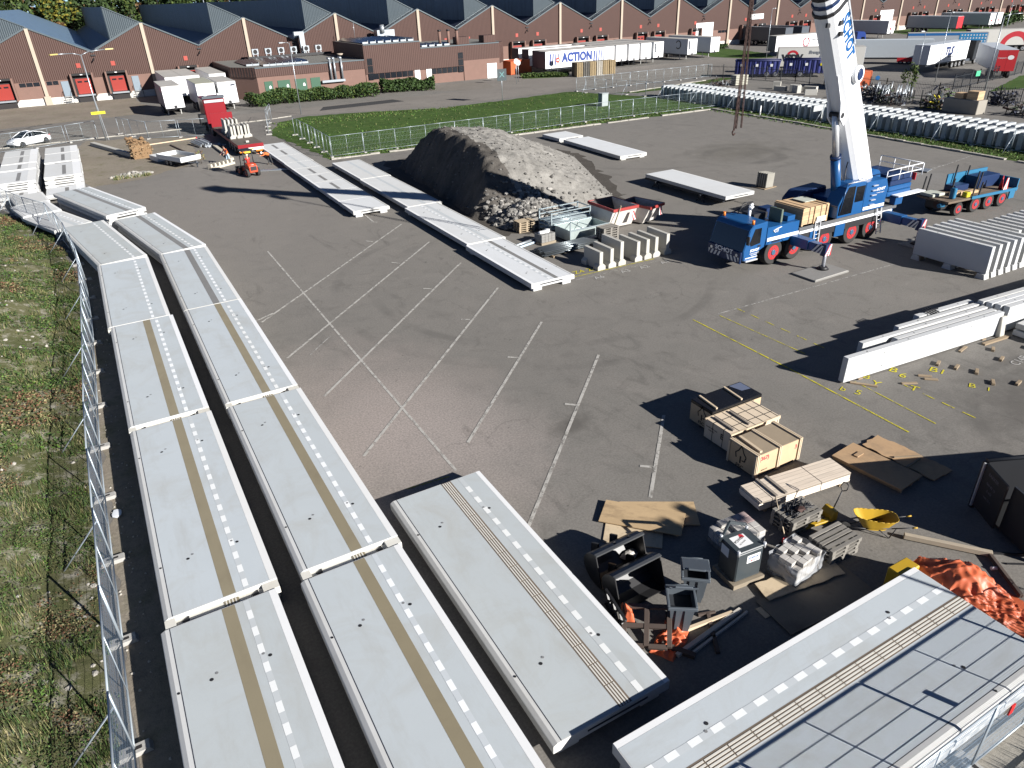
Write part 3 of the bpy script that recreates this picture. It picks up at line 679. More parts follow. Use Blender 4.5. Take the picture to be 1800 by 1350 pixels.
m.build('gable_trim', wh)
SB, FAR = WY+2.6, 290
for k in range(K0, K1):
    x0 = X0+k*BAY; xp = x0+BAY/2; x1 = x0+BAY; xr = xp-5.2; zr = ZV+(ZP-ZV)*(xr-x0)/(BAY/2)
    m = MB()
    m.quad([(x0, WY+.1, ZV), (xp, WY+.1, ZP), (xp, SB, ZP), (x0, SB, ZV)], SLATE); m.quad([(xp, WY+.1, ZP), (x1, WY+.1, ZV), (x1, SB, ZV), (xp, SB, ZP)], BLUEROOF if k < 0 else SLATE)
    m.quad([(x0, SB, ZV), (xr, SB, zr), (xr, FAR, zr), (x0, FAR, ZV)], NAVY)  # NAVY holds the shed walls' shadow on the left slopes
    m.quad([(xr, SB, ZH), (x1, SB, ZV), (x1, FAR, ZV), (xr, FAR, ZH)], BLUEROOF)
    r = m.build('roof', wh, auto=False)
    m = MB(); m.quad([(xr, SB, zr), (xp, SB, ZP), (xr, SB, ZH)], ENDCAP); m.build('end_cap', wh, auto=False)
    m = MB(); m.quad([(xr, FAR, zr), (xr, SB, zr), (xr, SB, ZH), (xr, FAR, ZH)], SHEDW); m.build('shed_wall', wh, auto=False)
    m = MB(); m.bar((xr, SB-.03, ZH+.05), (xp, SB-.03, ZP+.08), .2, .12, TRIM); m.bar((x0+.6, SB-.5, ZV+.4), (xp, SB-.5, ZP+.12), .12, .1, TRIM); m.build('ridge_flashing', wh)
    m = MB(); m.box(xp-.26, WY-.28, 1.0, xp+.26, WY-.025, ZP-.05, BEIGE); c = m.build('column', wh)
    MB().box(xp-.5, WY-.5, 0, xp+.5, WY-.285, 1.35, BEIGE).build('column_base', c)
    m = MB(); m.box(x0-.35, WY-.22, ZV-.55, x0+.35, WY-.03, ZV-.35, BLACKM); m.bar((x0, WY-.1, ZV-.9), (x0-.25, WY-.75, ZV-1.25), .12, .16, BLACKM); m.build('wall_lamp', wh)
def dock(x, sign=True, deep=.9, w=3.2):
    m = MB(); y = WY
    m.box(x-w/2-.12, y-deep, 1.0, x-w/2+.14, y-.03, 4.45, BRICK); m.box(x+w/2-.14, y-deep, 1.0, x+w/2+.12, y-.03, 4.45, BRICK)
    m.box(x-w/2+.145, y-deep+.02, 4.15, x+w/2-.145, y-.03, 4.44, DARK)
    m.box(x-w/2+.15, y-.05, 1.2, x+w/2-.15, y-.025, 4.14, DARK)
    o = m.build('dock_shelter', wh)
    m = MB(); m.box(x-w/2+.5, y-.12, 1.25, x+w/2-.5, y-.055, 3.6, REDD)
    d = m.build('dock_door', o)
    for s in (-.5, .5): MB().box(x+s-.33, y-.14, 3.0, x+s+.33, y-.125, 3.25, GLASSD).build('door_window', d)
    m = MB(); m.box(x-w/2+.3, y-deep-.1, .95, x+w/2-.3, y-.06, 1.18, STEELG); m.box(x-.18, y-deep-.02, 4.2, x+.18, y-deep, 4.32, WHITEP)
    m.build('dock_leveller', o)
    MB().box(x-w/2+.3, y-.6, 0, x+w/2-.3, y-.03, .9, DARK).build('dock_pit', o)
    if sign:
        s = MB().box(x-.32, y-.06, 5.25, x+.32, y-.02, 5.95, REDS).build('dock_sign', wh)
for k in range(-1, 17):
    xv = X0+k*BAY
    for s in (-2.62, 2.62):
        if k == 1 and s > 0: continue
        if k in (2, 3): continue
        if k in (8, 12) and s > 0: continue
        dock(xv+s)
for x0_, x1_ in ((135.5, 141.1), (204.7, 210.6)):
    MB().box(x0_, WY-.15, 1.1, x1_, WY-.02, 5.5, WHITEP).build('roller_door', wh)
MB().box(153.4, WY-.3, 5.5, 158, WY-.03, 6.7, WHITEP).build('sign_board', wh)
for x0_, x1_ in ((-8.9, -5.9), (-5.0, -3.2), (12.9, 15.2), (143, 146.5), (250, 256)):
    n = max(2, int((x1_-x0_)/1.0))
    for i in range(n): MB().box(x0_+i*(x1_-x0_)/n+.05, WY+.02, 2.95, x0_+(i+1)*(x1_-x0_)/n-.05, WY+.057, 3.55, GLASSD).build('window', wh)
for x in (-2.35, 8.4):
    d = MB().box(x-.55, WY-.06, 1.1, x+.55, WY+.05, 3.4, GREYD).build('door', wh)
    m = MB()
    for i in range(5): m.box(x-.6, WY-.5-.28*i, 1.05-.21*i-.04, x+.6, WY-.24-.28*i, 1.05-.21*i, STEELG)
    for s in (-.62, .62):
        m.tube([(x+s, WY-.2, 1.05), (x+s, WY-.2, 2.0), (x+s, WY-1.6, 1.0), (x+s, WY-1.6, 0)], .03, BLACKM); m.tube([(x+s, WY-.9, .45), (x+s, WY-.9, 1.5)], .025, BLACKM)
    m.build('door_steps', d)
# things far behind the saw-tooth roof
FB = M('far_render', (.42, .36, .29), .8)
fb = thing('distant_house', 'small beige building with a flat roof showing behind the saw-tooth roofs', 'house', 67, 306, 0)
MB().box(-8, -5, 0, 8, 5, 9.5, FB).build('wall', fb); MB().box(-8.3, -5.3, 9.51, 8.3, 5.3, 10.0, TRIM).build('roof', fb)
mast = thing('antenna_mast', 'thin grey mast standing behind the saw-tooth roofs', 'mast', 45, 300, 0)
MB().cyl((0, 0, 0), (0, 0, 19), .22, STEELG, .12).build('pole', mast); MB().box(-.5, -.2, 8, .5, .2, 9, STEELG).build('antenna', mast)
# ------------------------------------------------------------------ office annex in front of the warehouse
an = thing('office_annex', 'low brick annex with rooftop units and solar panels before the warehouse', 'annex', 0, 0, 0)
AY = 127.0
ACLAD = corrugated('annex_cladding', (.07, .037, .029), .34, 0, .05, .6, .1, 0, .0, .68)
FLAT = M('flat_roof', (.15, .145, .13), .9, var=.15, grime=.5, gcol=(.09, .085, .07), scale=.3)
low = [(24.6, AY), (42.6, AY), (42.6, 147.9), (21.5, 147.9), (21.5, 131.5)]
m = MB(); m.prism([(x, y) for x, y in low], 0, 3.35, BRICK, 'z'); m.build('brick_wall', an)
lowc = [(24.5, AY-.1), (42.6, AY-.1), (42.6, 147.95), (21.4, 147.95), (21.4, 131.45)]
m = MB(); m.prism(lowc, 3.36, 4.75, ACLAD, 'z'); m.build('parapet', an)
m = MB(); m.quad([(24.8, AY+.2, 4.76), (42.5, AY+.2, 4.76), (42.5, 147.8, 4.76), (21.7, 147.8, 4.76), (21.7, 131.6, 4.76)], FLAT); m.build('roof', an)
tall = [(42.65, AY-.14), (53, AY-.14), (53, 143.8), (42.65, 143.8)]
m = MB(); m.prism(tall, 2.45, 7.0, ACLAD, 'z'); m.build('upper_wall', an)
m = MB(); m.prism([(53.01, AY-.14), (68.6, AY-.14), (70.6, AY+2), (70.6, 143.8), (53.01, 143.8)], 2.46, 5.9, ACLAD, 'z'); m.build('upper_wall', an)
m = MB(); m.prism([(42.7, AY), (68.5, AY), (70.5, AY+2.1), (70.5, 143.7), (42.7, 143.7)], 0, 2.44, BRICK, 'z'); m.box(61.2, AY-.16, 0, 68.55, AY-.004, 3.3, BRICK); m.build('brick_wall', an)
for (x0_, x1_, z_) in ((42.8, 52.9, 7.01), (53.1, 70.4, 5.91)):
    MB().quad([(x0_, AY+.1, z_), (x1_, AY+.1 if x1_ < 60 else AY+2.3, z_), (x1_, 143.6, z_), (x0_, 143.6, z_)], FLAT).build('roof', an)
    MB().box(x0_-.1, AY-.2, z_-.12, (x1_ if x1_ < 60 else 68.5)+.05, AY-.145, z_+.05, TRIM).build('roof_trim', an)
MB().box(24.5, AY-.16, 4.62, 42.6, AY-.105, 4.8, TRIM).build('roof_trim', an)
GREEN = M('green_door', (.03, .085, .05), .55, var=.08)
for x0_, x1_ in ((25.6, 26.9), (27.7, 29.7), (30.5, 32.4), (33.1, 34.7)):
    d = MB().box(x0_, AY-.07, .05, x1_, AY-.003, 2.65, GREEN).build('door', an)
    if x0_ < 33:
        MB().quad([(x1_-.62, AY-.075, 1.55), (x1_-.28, AY-.075, 1.55), (x1_-.28, AY-.075, 1.85), (x1_-.45, AY-.075, 2.05), (x1_-.62, AY-.075, 1.85)], WHITEP).build('warning_sign', d)
for i in range(7): MB().box(44.0+i*1.06, AY-.09, 1.55, 44.95+i*1.06, AY-.004, 2.4, GLASSD).build('window', an)
for i in range(6): MB().box(54.9+i*1.02, AY-.09, 1.55, 55.8+i*1.02, AY-.004, 2.4, GLASSD).build('window', an)
for i in range(3): MB().box(43.1, AY-.19, 1.5+i*1.15, 44.0, AY-.15, 2.55+i*1.15, GLASSD).build('window', an)
for i in range(3): MB().box(60.15, AY-.2, 1.5+i*1.1, 61.1, AY-.165, 2.5+i*1.1, GLASSD).build('window', an)
for x0_ in (51.6, 53.8): MB().box(x0_, AY-.12, 0, x0_+1.0, AY-.02, 2.42, WHITEP).build('door', an)
MB().box(65.9, AY-.24, 0, 67.9, AY-.165, 2.5, WHITEP).build('roller_door', an)
m = MB()
for x in (36.6, 37.3, 38.5): m.cyl((x, AY-.35, 2.0), (x, AY-.35, 5.3), .17, STEELG); m.cyl((x, AY-.35, 5.3), (x, AY+.8, 5.3), .17, STEELG)
m.box(34.9, AY-.6, 1.75, 38.8, AY-.12, 2.1, STEELG); m.build('air_duct', an)
m = MB(); m.cyl((40.8, 134, 4.77), (40.8, 134, 5.25), .25, BLACKM); m.cyl((40.8, 134, 5.25), (40.8, 134, 5.5), .55, BEIGE); m.build('roof_vent', an)
for i in range(6):
    x = 28.6+i*2.3; y = 145
    m = MB(); m.box(x-.55, y-.45, 5.6, x+.55, y+.45, 6.5, STEELG); a = m.build('cooling_unit', an)
    m = MB()
    for sx in (-.45, .45):
        for sy in (-.4, .4): m.bar((x+sx, y+sy, 4.77), (x+sx*.8, y+sy*.8, 5.6), .07, .07, STEELG)
    m.build('stand', a)
    MB().cyl((x, y-.46, 6.05), (x, y-.49, 6.05), .36, DARK).build('fan', a)
MB().box(27.2, 144.3, 4.9, 42.4, 144.5, 5.3, BLACKM).build('pipe_run', an)
m = MB(); m.box(37.3, 146.2, 4.8, 38.2, 147.0, 8.2, STEELG); m.box(36.4, 146.2, 8.2, 38.2, 147.1, 8.8, STEELG); m.build('air_duct', an)
m = MB(); m.box(52.0, 145.0, 7.0, 55.5, 147.0, 8.3, STEELG); m.cyl((53, 144.9, 7.8), (53, 145, 9.2), .45, STEELG); m.build('air_duct', an)
PV = M('solar_panel', (.012, .016, .03), .22, .1, spec=.6)
def pv_row(x, y0, y1, z):
    m = MB(); m.quad([(x, y0, z+.12), (x+.95, y0, z+.5), (x+.95, y1, z+.5), (x, y1, z+.12)], PV)
    m.box(x+.95, y0, z+.02, x+1.0, y1, z+.49, STEELG); m.box(x+.0, y0-.03, z+.02, x+.97, y0-.01, z+.3, STEELG); return m
for i in range(9): pv_row(23.6+i*1.05+.5, 128.2 if i > 1 else 131, 141.5, 4.77).build('solar_panel_row', an)
for i in range(7): pv_row(43.2+i*1.38, 128.4, 142, 7.02).build('solar_panel_row', an)
for i in range(4): pv_row(53.8+i*1.45, 128, 132, 5.92).build('solar_panel_row', an)
for x, y in ((57.6, 128.6), (59.2, 128.4), (60.8, 128.2)):
    m = MB(); m.cyl((x, y, 5.92), (x, y, 8.3), .26, BEIGE if x > 100 else BRICK); m.cyl((x, y, 8.2), (x, y, 8.45), .32, BLACKM); m.build('chimney', an)
for x0_, x1_ in ((60.9, 63.2), (66.2, 68.6)): MB().box(x0_, 128.2, 5.92, x1_, 130.2, 7.1, ACLAD).build('roof_hatch', an)
MB().cyl((46.8, 143, 7.02), (46.8, 143, 10.2), .04, STEELG).build('aerial', an)
# ------------------------------------------------------------------ vegetation behind and around
LEAF = {}
for nm, c in dict(deep=(.020, .036, .012), mid=(.035, .06, .015), light=(.065, .09, .02), yellow=(.16, .14, .02), orange=(.22, .105, .025), brown=(.12, .07, .03), hedge=(.042, .078, .02)).items():
    LEAF[nm] = M('leaf_'+nm, c, .7, var=.3, spec=.25)
BARK = M('bark', (.06, .045, .032), .9)
rt = random.Random(77)
def crown(mb, c, rx, ry, rz_, n, s, mats, rng, lumps=9):
    cs = []
    for _ in range(lumps):
        a = rng.random()*6.283; e = rng.uniform(-.6, 1.0); q = rng.uniform(.45, .95)
        cs.append((c[0]+cos(a)*rx*q*sqrt(max(0, 1-e*e*.8)), c[1]+sin(a)*ry*q*sqrt(max(0, 1-e*e*.8)), c[2]+e*rz_*q, rng.uniform(.28, .5)))
    for _ in range(n):
        l = rng.choice(cs); d = Vector((rng.gauss(0, 1), rng.gauss(0, 1), rng.gauss(0, 1))).normalized()*rng.random()**.4
        p = Vector((l[0]+d.x*rx*l[3], l[1]+d.y*ry*l[3], l[2]+d.z*rz_*l[3]))
        u = Vector((rng.gauss(0, 1), rng.gauss(0, 1), rng.gauss(0, .6))).normalized()*s*rng.uniform(.5, 1.3); v = u.cross(Vector((rng.gauss(0, 1), rng.gauss(0, 1), rng.gauss(0, 1)))).normalized()*s*.6
        mb.add([p-u, p+v, p+u, p-v], [(0, 1, 2, 3)], rng.choice(mats))
def tree(x, y, h, w, pal, label, group='trees behind the warehouse', n=1500, s=.65, name='tree'):
    r = thing(name, label, 'tree', x, y, 0, 0, group)
    m = MB(); m.cyl((0, 0, 0), (rt.uniform(-.3, .3), 0, h*.45), .35, BARK, .22, 8)
    for _ in range(6):
        a = rt.random()*6.28; m.cyl((0, 0, h*.3), (cos(a)*w*.3, sin(a)*w*.3, h*rt.uniform(.5, .85)), .14, BARK, .04, 6)
    m.build('trunk', r)
    m = MB(); crown(m, (0, 0, h*.58), w/2, w/2, h*.42, n, s, pal, rt, 11); m.build('crown', r, auto=False)
P_ = LEAF
tl = ['dark green tree at the far left behind the blue roof', 'dark tree over the left blue roof slope', 'tall dark green tree behind the left blue roof', 'dense green tree left of the yellow one', 'yellow leaved tree between darker trees behind the roofs', 'dark green tree just right of the yellow tree', 'broad dark tree behind the second gable', 'green tree behind the second and third gables', 'dark tree behind the third gable', 'leafy tree right of the thin mast', 'mid green tree near the beige far building', 'green tree behind the beige far building', 'dark tree farthest right behind the roofs']
tx = [(-46, 'deep'), (-34, 'mid'), (-22, 'deep'), (-11, 'mid'), (0, 'yellow'), (11, 'deep'), (22, 'mid'), (33, 'deep'), (43, 'mid'), (53, 'light'), (63, 'mid'), (75, 'deep'), (88, 'deep')]
for (x, c), lb in zip(tx, tl):
    pal = {'deep': [P_['deep'], P_['deep'], P_['mid']], 'mid': [P_['mid'], P_['deep'], P_['light']], 'light': [P_['light'], P_['mid'], P_['deep']], 'yellow': [P_['yellow'], P_['light'], P_['mid']]}[c]
    tree(x+rt.uniform(-2, 2), 312+rt.uniform(-8, 10), rt.uniform(17, 23), rt.uniform(13, 17), pal, lb)
for x, y, lb in ((-14, 298, 'low orange leaved tree at the foot of the dark trees'), (-4, 299, 'low brown autumn tree left of the yellow tree'), (52, 303, 'small orange leaved tree beside the beige far building'), (-26, 300, 'rusty brown tree above the left blue roof')):
    tree(x, y, 10.5 if x < 40 else 15, 11 if x < 40 else 8, [P_['orange'], P_['brown'], P_['light']] if 'orange' in lb else [P_['brown'], P_['brown'], P_['mid']], lb, n=700, s=.6)
tag(None, None) if False else None
fw = MB(); rf = random.Random(3)
for _ in range(9000):
    x = rf.uniform(-90, 110); y = rf.uniform(322, 350); z = rf.uniform(2, 21+4*mnoise.noise(Vector((x*.08, 0, 0))))
    u = Vector((rf.gauss(0, 1), rf.gauss(0, 1), rf.gauss(0, .7))).normalized()*1.5; v = u.cross(Vector((rf.gauss(0, 1), rf.gauss(0, 1), rf.gauss(0, 1)))).normalized()*1.0; p = Vector((x, y, z))
    fw.add([p-u, p+v, p+u, p-v], [(0, 1, 2, 3)], rf.choice([P_['deep'], P_['mid'], P_['deep'], P_['brown']]))
tag(fw.build('woodland', auto=False), kind='stuff')
def hedge(name, label, pts, w, h, n, pal, s=.2, cat='hedge', group=None):
    """hedge or shrub mass along a line: woody core and many leaf faces with an uneven top"""
    r = thing(name, label, cat, pts[0][0], pts[0][1], 0, 0, group); x0_, y0_ = pts[0]
    seg = [(a, b, hypot(b[0]-a[0], b[1]-a[1])) for a, b in zip(pts, pts[1:])]; Ltot = sum(q[2] for q in seg)
    core = MB(); m = MB()
    for a, b, L in seg:
        an_ = atan2(b[1]-a[1], b[0]-a[0])
        k = max(1, int(L/.5))
        for i in range(k):
            t = (i+.5)/k; core.cyl((a[0]-x0_+(b[0]-a[0])*t, a[1]-y0_+(b[1]-a[1])*t, 0), (a[0]-x0_+(b[0]-a[0])*t+rt.uniform(-.2, .2), a[1]-y0_+(b[1]-a[1])*t+rt.uniform(-.2, .2), h*.75), .05, BARK, .02, 5)
    core.build('stems', r)
    for _ in range(n):
        q = rt.random()*Ltot
        for a, b, L in seg:
            if q <= L: break
            q -= L
        t = q/L; d = rt.uniform(-1, 1); cx, cy = a[0]+(b[0]-a[0])*t, a[1]+(b[1]-a[1])*t
        nx, ny_ = -(b[1]-a[1])/L, (b[0]-a[0])/L
        hh = h*(.78+.32*mnoise.noise(Vector((cx*.45, cy*.45, 3))))*(1-.55*abs(d)**3)
        z = hh*rt.random()**.45; p = Vector((cx+nx*d*w/2-x0_, cy+ny_*d*w/2-y0_, z))
        u = Vector((rt.gauss(0, 1), rt.gauss(0, 1), rt.gauss(0, .7))).normalized()*s*rt.uniform(.6, 1.3); v = u.cross(Vector((rt.gauss(0, 1), rt.gauss(0, 1), rt.gauss(0, 1)))).normalized()*s*.6
        m.add([p-u, p+v, p+u, p-v], [(0, 1, 2, 3)], rt.choice(pal))
    m.build('foliage', r, auto=False)
HP = [P_['hedge'], P_['deep'], P_['mid'], P_['hedge']]
hedge('hedge', 'long uneven green hedge in front of the green doors of the annex', [(21.5, 119.5), (27, 121), (33, 120), (41.5, 118.5)], 4.2, 2.3, 9000, [P_['hedge'], P_['deep'], P_['mid'], P_['hedge'], P_['light']], .2)
hedge('shrub', 'dark rounded shrub mass beside the white doors of the annex', [(43.2, 121.5), (47, 121), (51.8, 119.2)], 4.2, 2.4, 4200, [P_['deep'], P_['hedge'], P_['mid']], .22, 'shrub')
hedge('hedge', 'trimmed low hedge between the orange container and the pallet stack', [(70.8, 123), (74, 121.5), (78, 118)], 1.8, 1.0, 2500, [P_['mid'], P_['light'], P_['hedge']], .18)
hedge('hedge', 'low dark hedge behind the grass right of the white trailers', [(123.5, 137), (131, 139.5), (140, 142)], 1.6, 1.2, 1800, HP, .25)
hedge('hedge', 'dark hedge on the grass at the top right corner', [(236, 132), (246, 136), (262, 141)], 4, 4, 2200, HP, .4)
# ------------------------------------------------------------------ site fencing
FMESH = grid_mesh('fence_wire', .05, .22, .014, '#7f93a8', metal=.3)
FMESH2 = grid_mesh('fence_wire_far', .16, .40, .0065, '#8a9896')
FOOTM = M('fence_foot_concrete', (.33, .32, .30), .9, var=.15, bump=.3)
TUBE = M('fence_tube', (.34, .385, .42), .4, .4)
def panel_proto(label, group, mesh, W=3.46, Hh=2.0, brace=0, mid=True, foot=True, r=.021):
    t = thing('fence_panel', label, 'fence panel', 0, 0, -50, 0, group)
    m = MB(); z0 = .14
    m.tube([(0, 0, 0), (0, 0, Hh)], r, TUBE); m.tube([(W, 0, 0), (W, 0, Hh)], r, TUBE); m.tube([(0, 0, Hh), (W, 0, Hh)], r, TUBE); m.tube([(0, 0, z0), (W, 0, z0)], r, TUBE)
    if mid: m.tube([(W/2, 0, z0), (W/2, 0, Hh)], r*.6, TUBE)
    m.build('frame', t)
    MB().quad([(0, .004, z0), (W, .004, z0), (W, .004, Hh), (0, .004, Hh)], mesh).build('wire_mesh', t, auto=False)
    if foot:
        m = MB(); m.prism([(-.36, 0), (.36, 0), (.30, .13), (-.30, .13)], -.13, .13, FOOTM, 'x' if False else 'y', tr=T(0, 0, 0, pi/2)); m.box(-.05, -.16, .131, .05, .16, .136, DARK)
        f = m.build('foot', t, bevel=.01)
    if brace:
        m = MB(); m.tube([(0, 0, 1.55), (.12, brace*1.35, .03)], .022, TUBE); m.build('brace', t)
    return t
def run(pts, proto, labels, group, step=3.5, alt=None, every=0, jitter=.03):
    """panels along a polyline; each panel a thing of its own"""
    seg = []; i = 0; out = []
    d = 0; L = [hypot(b[0]-a[0], b[1]-a[1]) for a, b in zip(pts, pts[1:])]; tot = sum(L)
    def at(s):
        for (a, b), l in zip(zip(pts, pts[1:]), L):
            if s <= l: return (a[0]+(b[0]-a[0])*s/l, a[1]+(b[1]-a[1])*s/l)
            s -= l
        return pts[-1]
    n = int(round(tot/step))
    for i in range(n):
        a = at(i*tot/n); b = at((i+1)*tot/n)
        o = alt if (alt and every and i % every == 0) else proto
        c = dup(o, a[0]+random.uniform(-jitter, jitter)*.5, a[1]+random.uniform(-jitter, jitter)*.5, 0, atan2(b[1]-a[1], b[0]-a[0]), labels(i, n), group); out.append(c)
    return out
def drop(o):
    for c in list(o.children): drop(c)
    bpy.data.objects.remove(o)
def ordinal(i): return ['first', 'second', 'third', 'fourth', 'fifth', 'sixth', 'seventh', 'eighth', 'ninth', 'tenth', 'eleventh', 'twelfth', 'thirteenth', 'fourteenth', 'fifteenth', 'sixteenth', 'seventeenth', 'eighteenth', 'nineteenth', 'twentieth', 'twenty-first', 'twenty-second'][i]
pa = panel_proto('mesh fence panel', 'x', FMESH, r=.024); pb_ = panel_proto('mesh fence panel', 'x', FMESH, brace=1, r=.024)
run([(-2.79, 5.7), (-2.79, 12.7), (-2.85, 18.7), (-2.92, 25.1), (-2.8, 32), (-2.71, 42.3), (-2.85, 47.7), (-3.5, 54.5), (-4.54, 60.8), (-5.87, 63.5), (-7.1, 66.9), (-8.9, 72), (-11, 77)], pa,
    lambda i, n: '%s mesh panel from the camera in the fence along the grassy bank' % ordinal(i), 'mesh fence panels along the grassy bank', alt=pb_, every=2)
pf = panel_proto('mesh fence panel', 'x', FMESH2, r=.022); pfb = panel_proto('mesh fence panel', 'x', FMESH2, brace=-1, r=.022)
run([(20.45, 89.4), (20.45, 82.5), (20.1, 73.55)], pf, lambda i, n: '%s mesh panel along the left end of the lawn, counted from the far end' % ordinal(i), 'mesh fence panels round the lawn')
run([(20.1, 73.55), (38, 73.75), (52, 74.3), (62.4, 73.7), (72.3, 72.9)], pf, lambda i, n: '%s mesh panel from the left along the front of the lawn' % ordinal(i), 'mesh fence panels round the lawn')
run([(66.9, 96.4), (70.3, 89.5), (71.3, 85), (71.1, 63.4), (71.05, 22)], pf, lambda i, n: '%s mesh panel from the far end in the fence along the concrete wall blocks' % ordinal(i), 'mesh fence panels along the wall blocks', alt=pfb, every=2)
run([(66.9, 99.0), (94.4, 98.6)], pf, lambda i, n: '%s mesh panel from the left beside the road behind the lawn' % ordinal(i), 'mesh fence panels beside the road')
run([(18.0, 92.0), (19.4, 99), (21.0, 104)], pf, lambda i, n: '%s mesh panel from the camera at the gap left of the lawn' % ordinal(i), 'mesh fence panels at the lawn gap')
run([(2.6, 105.7), (4.9, 99.2), (10.4, 96.9), (12.2, 96.2)], pf, lambda i, n: '%s mesh panel from the twin lamp post towards the red truck' % ordinal(i), 'mesh fence panels by the rubble patch')
run([(-14, 100.2), (-6.7, 101.2), (-3.3, 102.8), (.4, 104.6)], pf, lambda i, n: '%s mesh panel from the left beside the white car' % ordinal(i), 'mesh fence panels by the white car')
pr_ = panel_proto('mesh fence panel', 'x', FMESH, r=.021)
for i, x in enumerate((5.1, 8.6, 12.1, 15.6)):
    dup(pr_, x, 3.36, 0, 0, ['mesh panel at the left end of the fence below the lower right slabs', 'mesh panel left of the post with the red tag beside the lower right slabs', 'mesh panel with the red tag beside the lower right slabs', 'mesh panel running out of the photo at the right beside the lower right slabs'][i], 'mesh fence panels beside the lower right slabs')
for o in (pa, pb_, pf, pfb, pr_): drop(o)
m = MB(); m.box(12.62, 3.30, 1.35, 12.76, 3.33, 1.62, M('red_tag', (.5, .02, .02), .5)); tag(m.build('tag'), 'small red tag hanging on the mesh fence beside the lower right slabs', 'tag')
# dark palisade fence behind the storage strip
PAL = M('palisade_dark', (.03, .034, .04), .5, .3)
def palisade(label, pts, h=1.9, pitch=.16):
    r = thing('steel_fence', label, 'fence', pts[0][0], pts[0][1], 0); ox, oy = pts[0]
    bars = MB(); rails = MB()
    for a, b in zip(pts, pts[1:]):
        L = hypot(b[0]-a[0], b[1]-a[1])
        for z in (.25, h-.25): rails.bar((a[0]-ox, a[1]-oy, z), (b[0]-ox, b[1]-oy, z), .04, .05, PAL)
        n = int(L/pitch)
        for i in range(n):
            t = i/n; x, y = a[0]+(b[0]-a[0])*t-ox, a[1]+(b[1]-a[1])*t-oy; bars.bar((x, y, .05), (x, y, h), .022, .022, PAL)
        k = max(1, int(L/2.6))
        for i in range(k+1):
            t = i/k; x, y = a[0]+(b[0]-a[0])*t-ox, a[1]+(b[1]-a[1])*t-oy; p = MB(); p.bar((x, y, 0), (x, y, h+.15), .09, .09, PAL); p.build('post', r)
    bars.build('bars', r); rails.build('rails', r)
palisade('long dark bar fence behind the tall clutter on the storage strip', [(94.0, 99.0), (96.2, 94.0), (97.8, 83.5), (96.2, 74), (95.4, 66), (95.4, 58.5), (99, 49)], pitch=.22)
palisade('dark bar fence with a green sign in front of the red trailer', [(105, 62.5), (113, 63.8), (129, 66.5)], pitch=.25)
m = MB(); m.box(111.2, 63.3, 1.2, 112.2, 63.36, 1.9, M('green_sign', (.06, .4, .2), .5)); tag(m.build('sign'), 'small green sign on the bar fence in front of the red trailer', 'sign')
# ------------------------------------------------------------------ lamp posts and road signs
def lamp(label, x, y, h, heads, lean=(0, 0), r=.07, col=STEELG):
    t = thing('street_lamp', label, 'street lamp', x, y, 0, 0, 'street lamps on the site')
    m = MB(); m.cyl((0, 0, 0), (lean[0], lean[1], h), r, col, r*.55, 10); m.build('post', t)
    for dx, dy, dz, w in heads:
        m = MB(); m.tube([(lean[0], lean[1], h-.05), (lean[0]+dx*.35, lean[1]+dy*.35, h+dz*.8), (lean[0]+dx, lean[1]+dy, h+dz)], r*.5, col); a = m.build('arm', t)
        m = MB(); L = hypot(dx, dy) or 1; ux, uy = dx/L, dy/L
        m.prism([(-.14, -.05), (.14, -.05), (.10, .08), (-.10, .08)], 0, w, M('lamp_head_'+('yellow' if w > .85 else 'grey'), (.38, .30, .1) if w > .85 else (.3, .32, .33), .5), 'y', T(lean[0]+dx, lean[1]+dy, h+dz, atan2(uy, ux)-pi/2)); m.build('lamp_head', t)
    return t
t = lamp('tall twin armed lamp post with yellowish heads and a small yellow sign', .84, 101.7, 9.4, [(-2.3, -1.6, .25, .9), (2.6, .8, .35, .9)], r=.10)
MB().box(-.75, -.13, 3.0, .75, -.09, 3.3, M('yellow_sign', (.6, .5, .02), .5)).build('sign', t)
m = MB(); m.bar((.3, 0, .02), (0.02, 0, 5.2), .05, .05, STEELG); m.build('stay', t)
lamp('thin lamp post at the edge of the lawn in front of the annex', 25.6, 106.1, 9.0, [(-1.0, -.4, .1, .6)])
lamp('slim lamp post left of the white sided trailers', 125, 115, 9.0, [(.7, .2, .15, .6)])
lamp('tall grey lamp post with curved arm in front of the red trailer', 107.7, 59.6, 9.0, [(1.9, -1.3, .3, .8)], r=.09)
lamp('thin lamp post in front of the trailer with blue letters', 111.2, 69.1, 9.2, [(.2, 0, .05, .4)], r=.06)
lamp('short lamp post with a square head left of the trailer with blue letters', 112.9, 73.4, 6.6, [(-.3, .1, .05, .5)], r=.06)
lamp('tall lamp post at the top right edge', 168, 92, 9.5, [(.5, .2, .1, .5)])
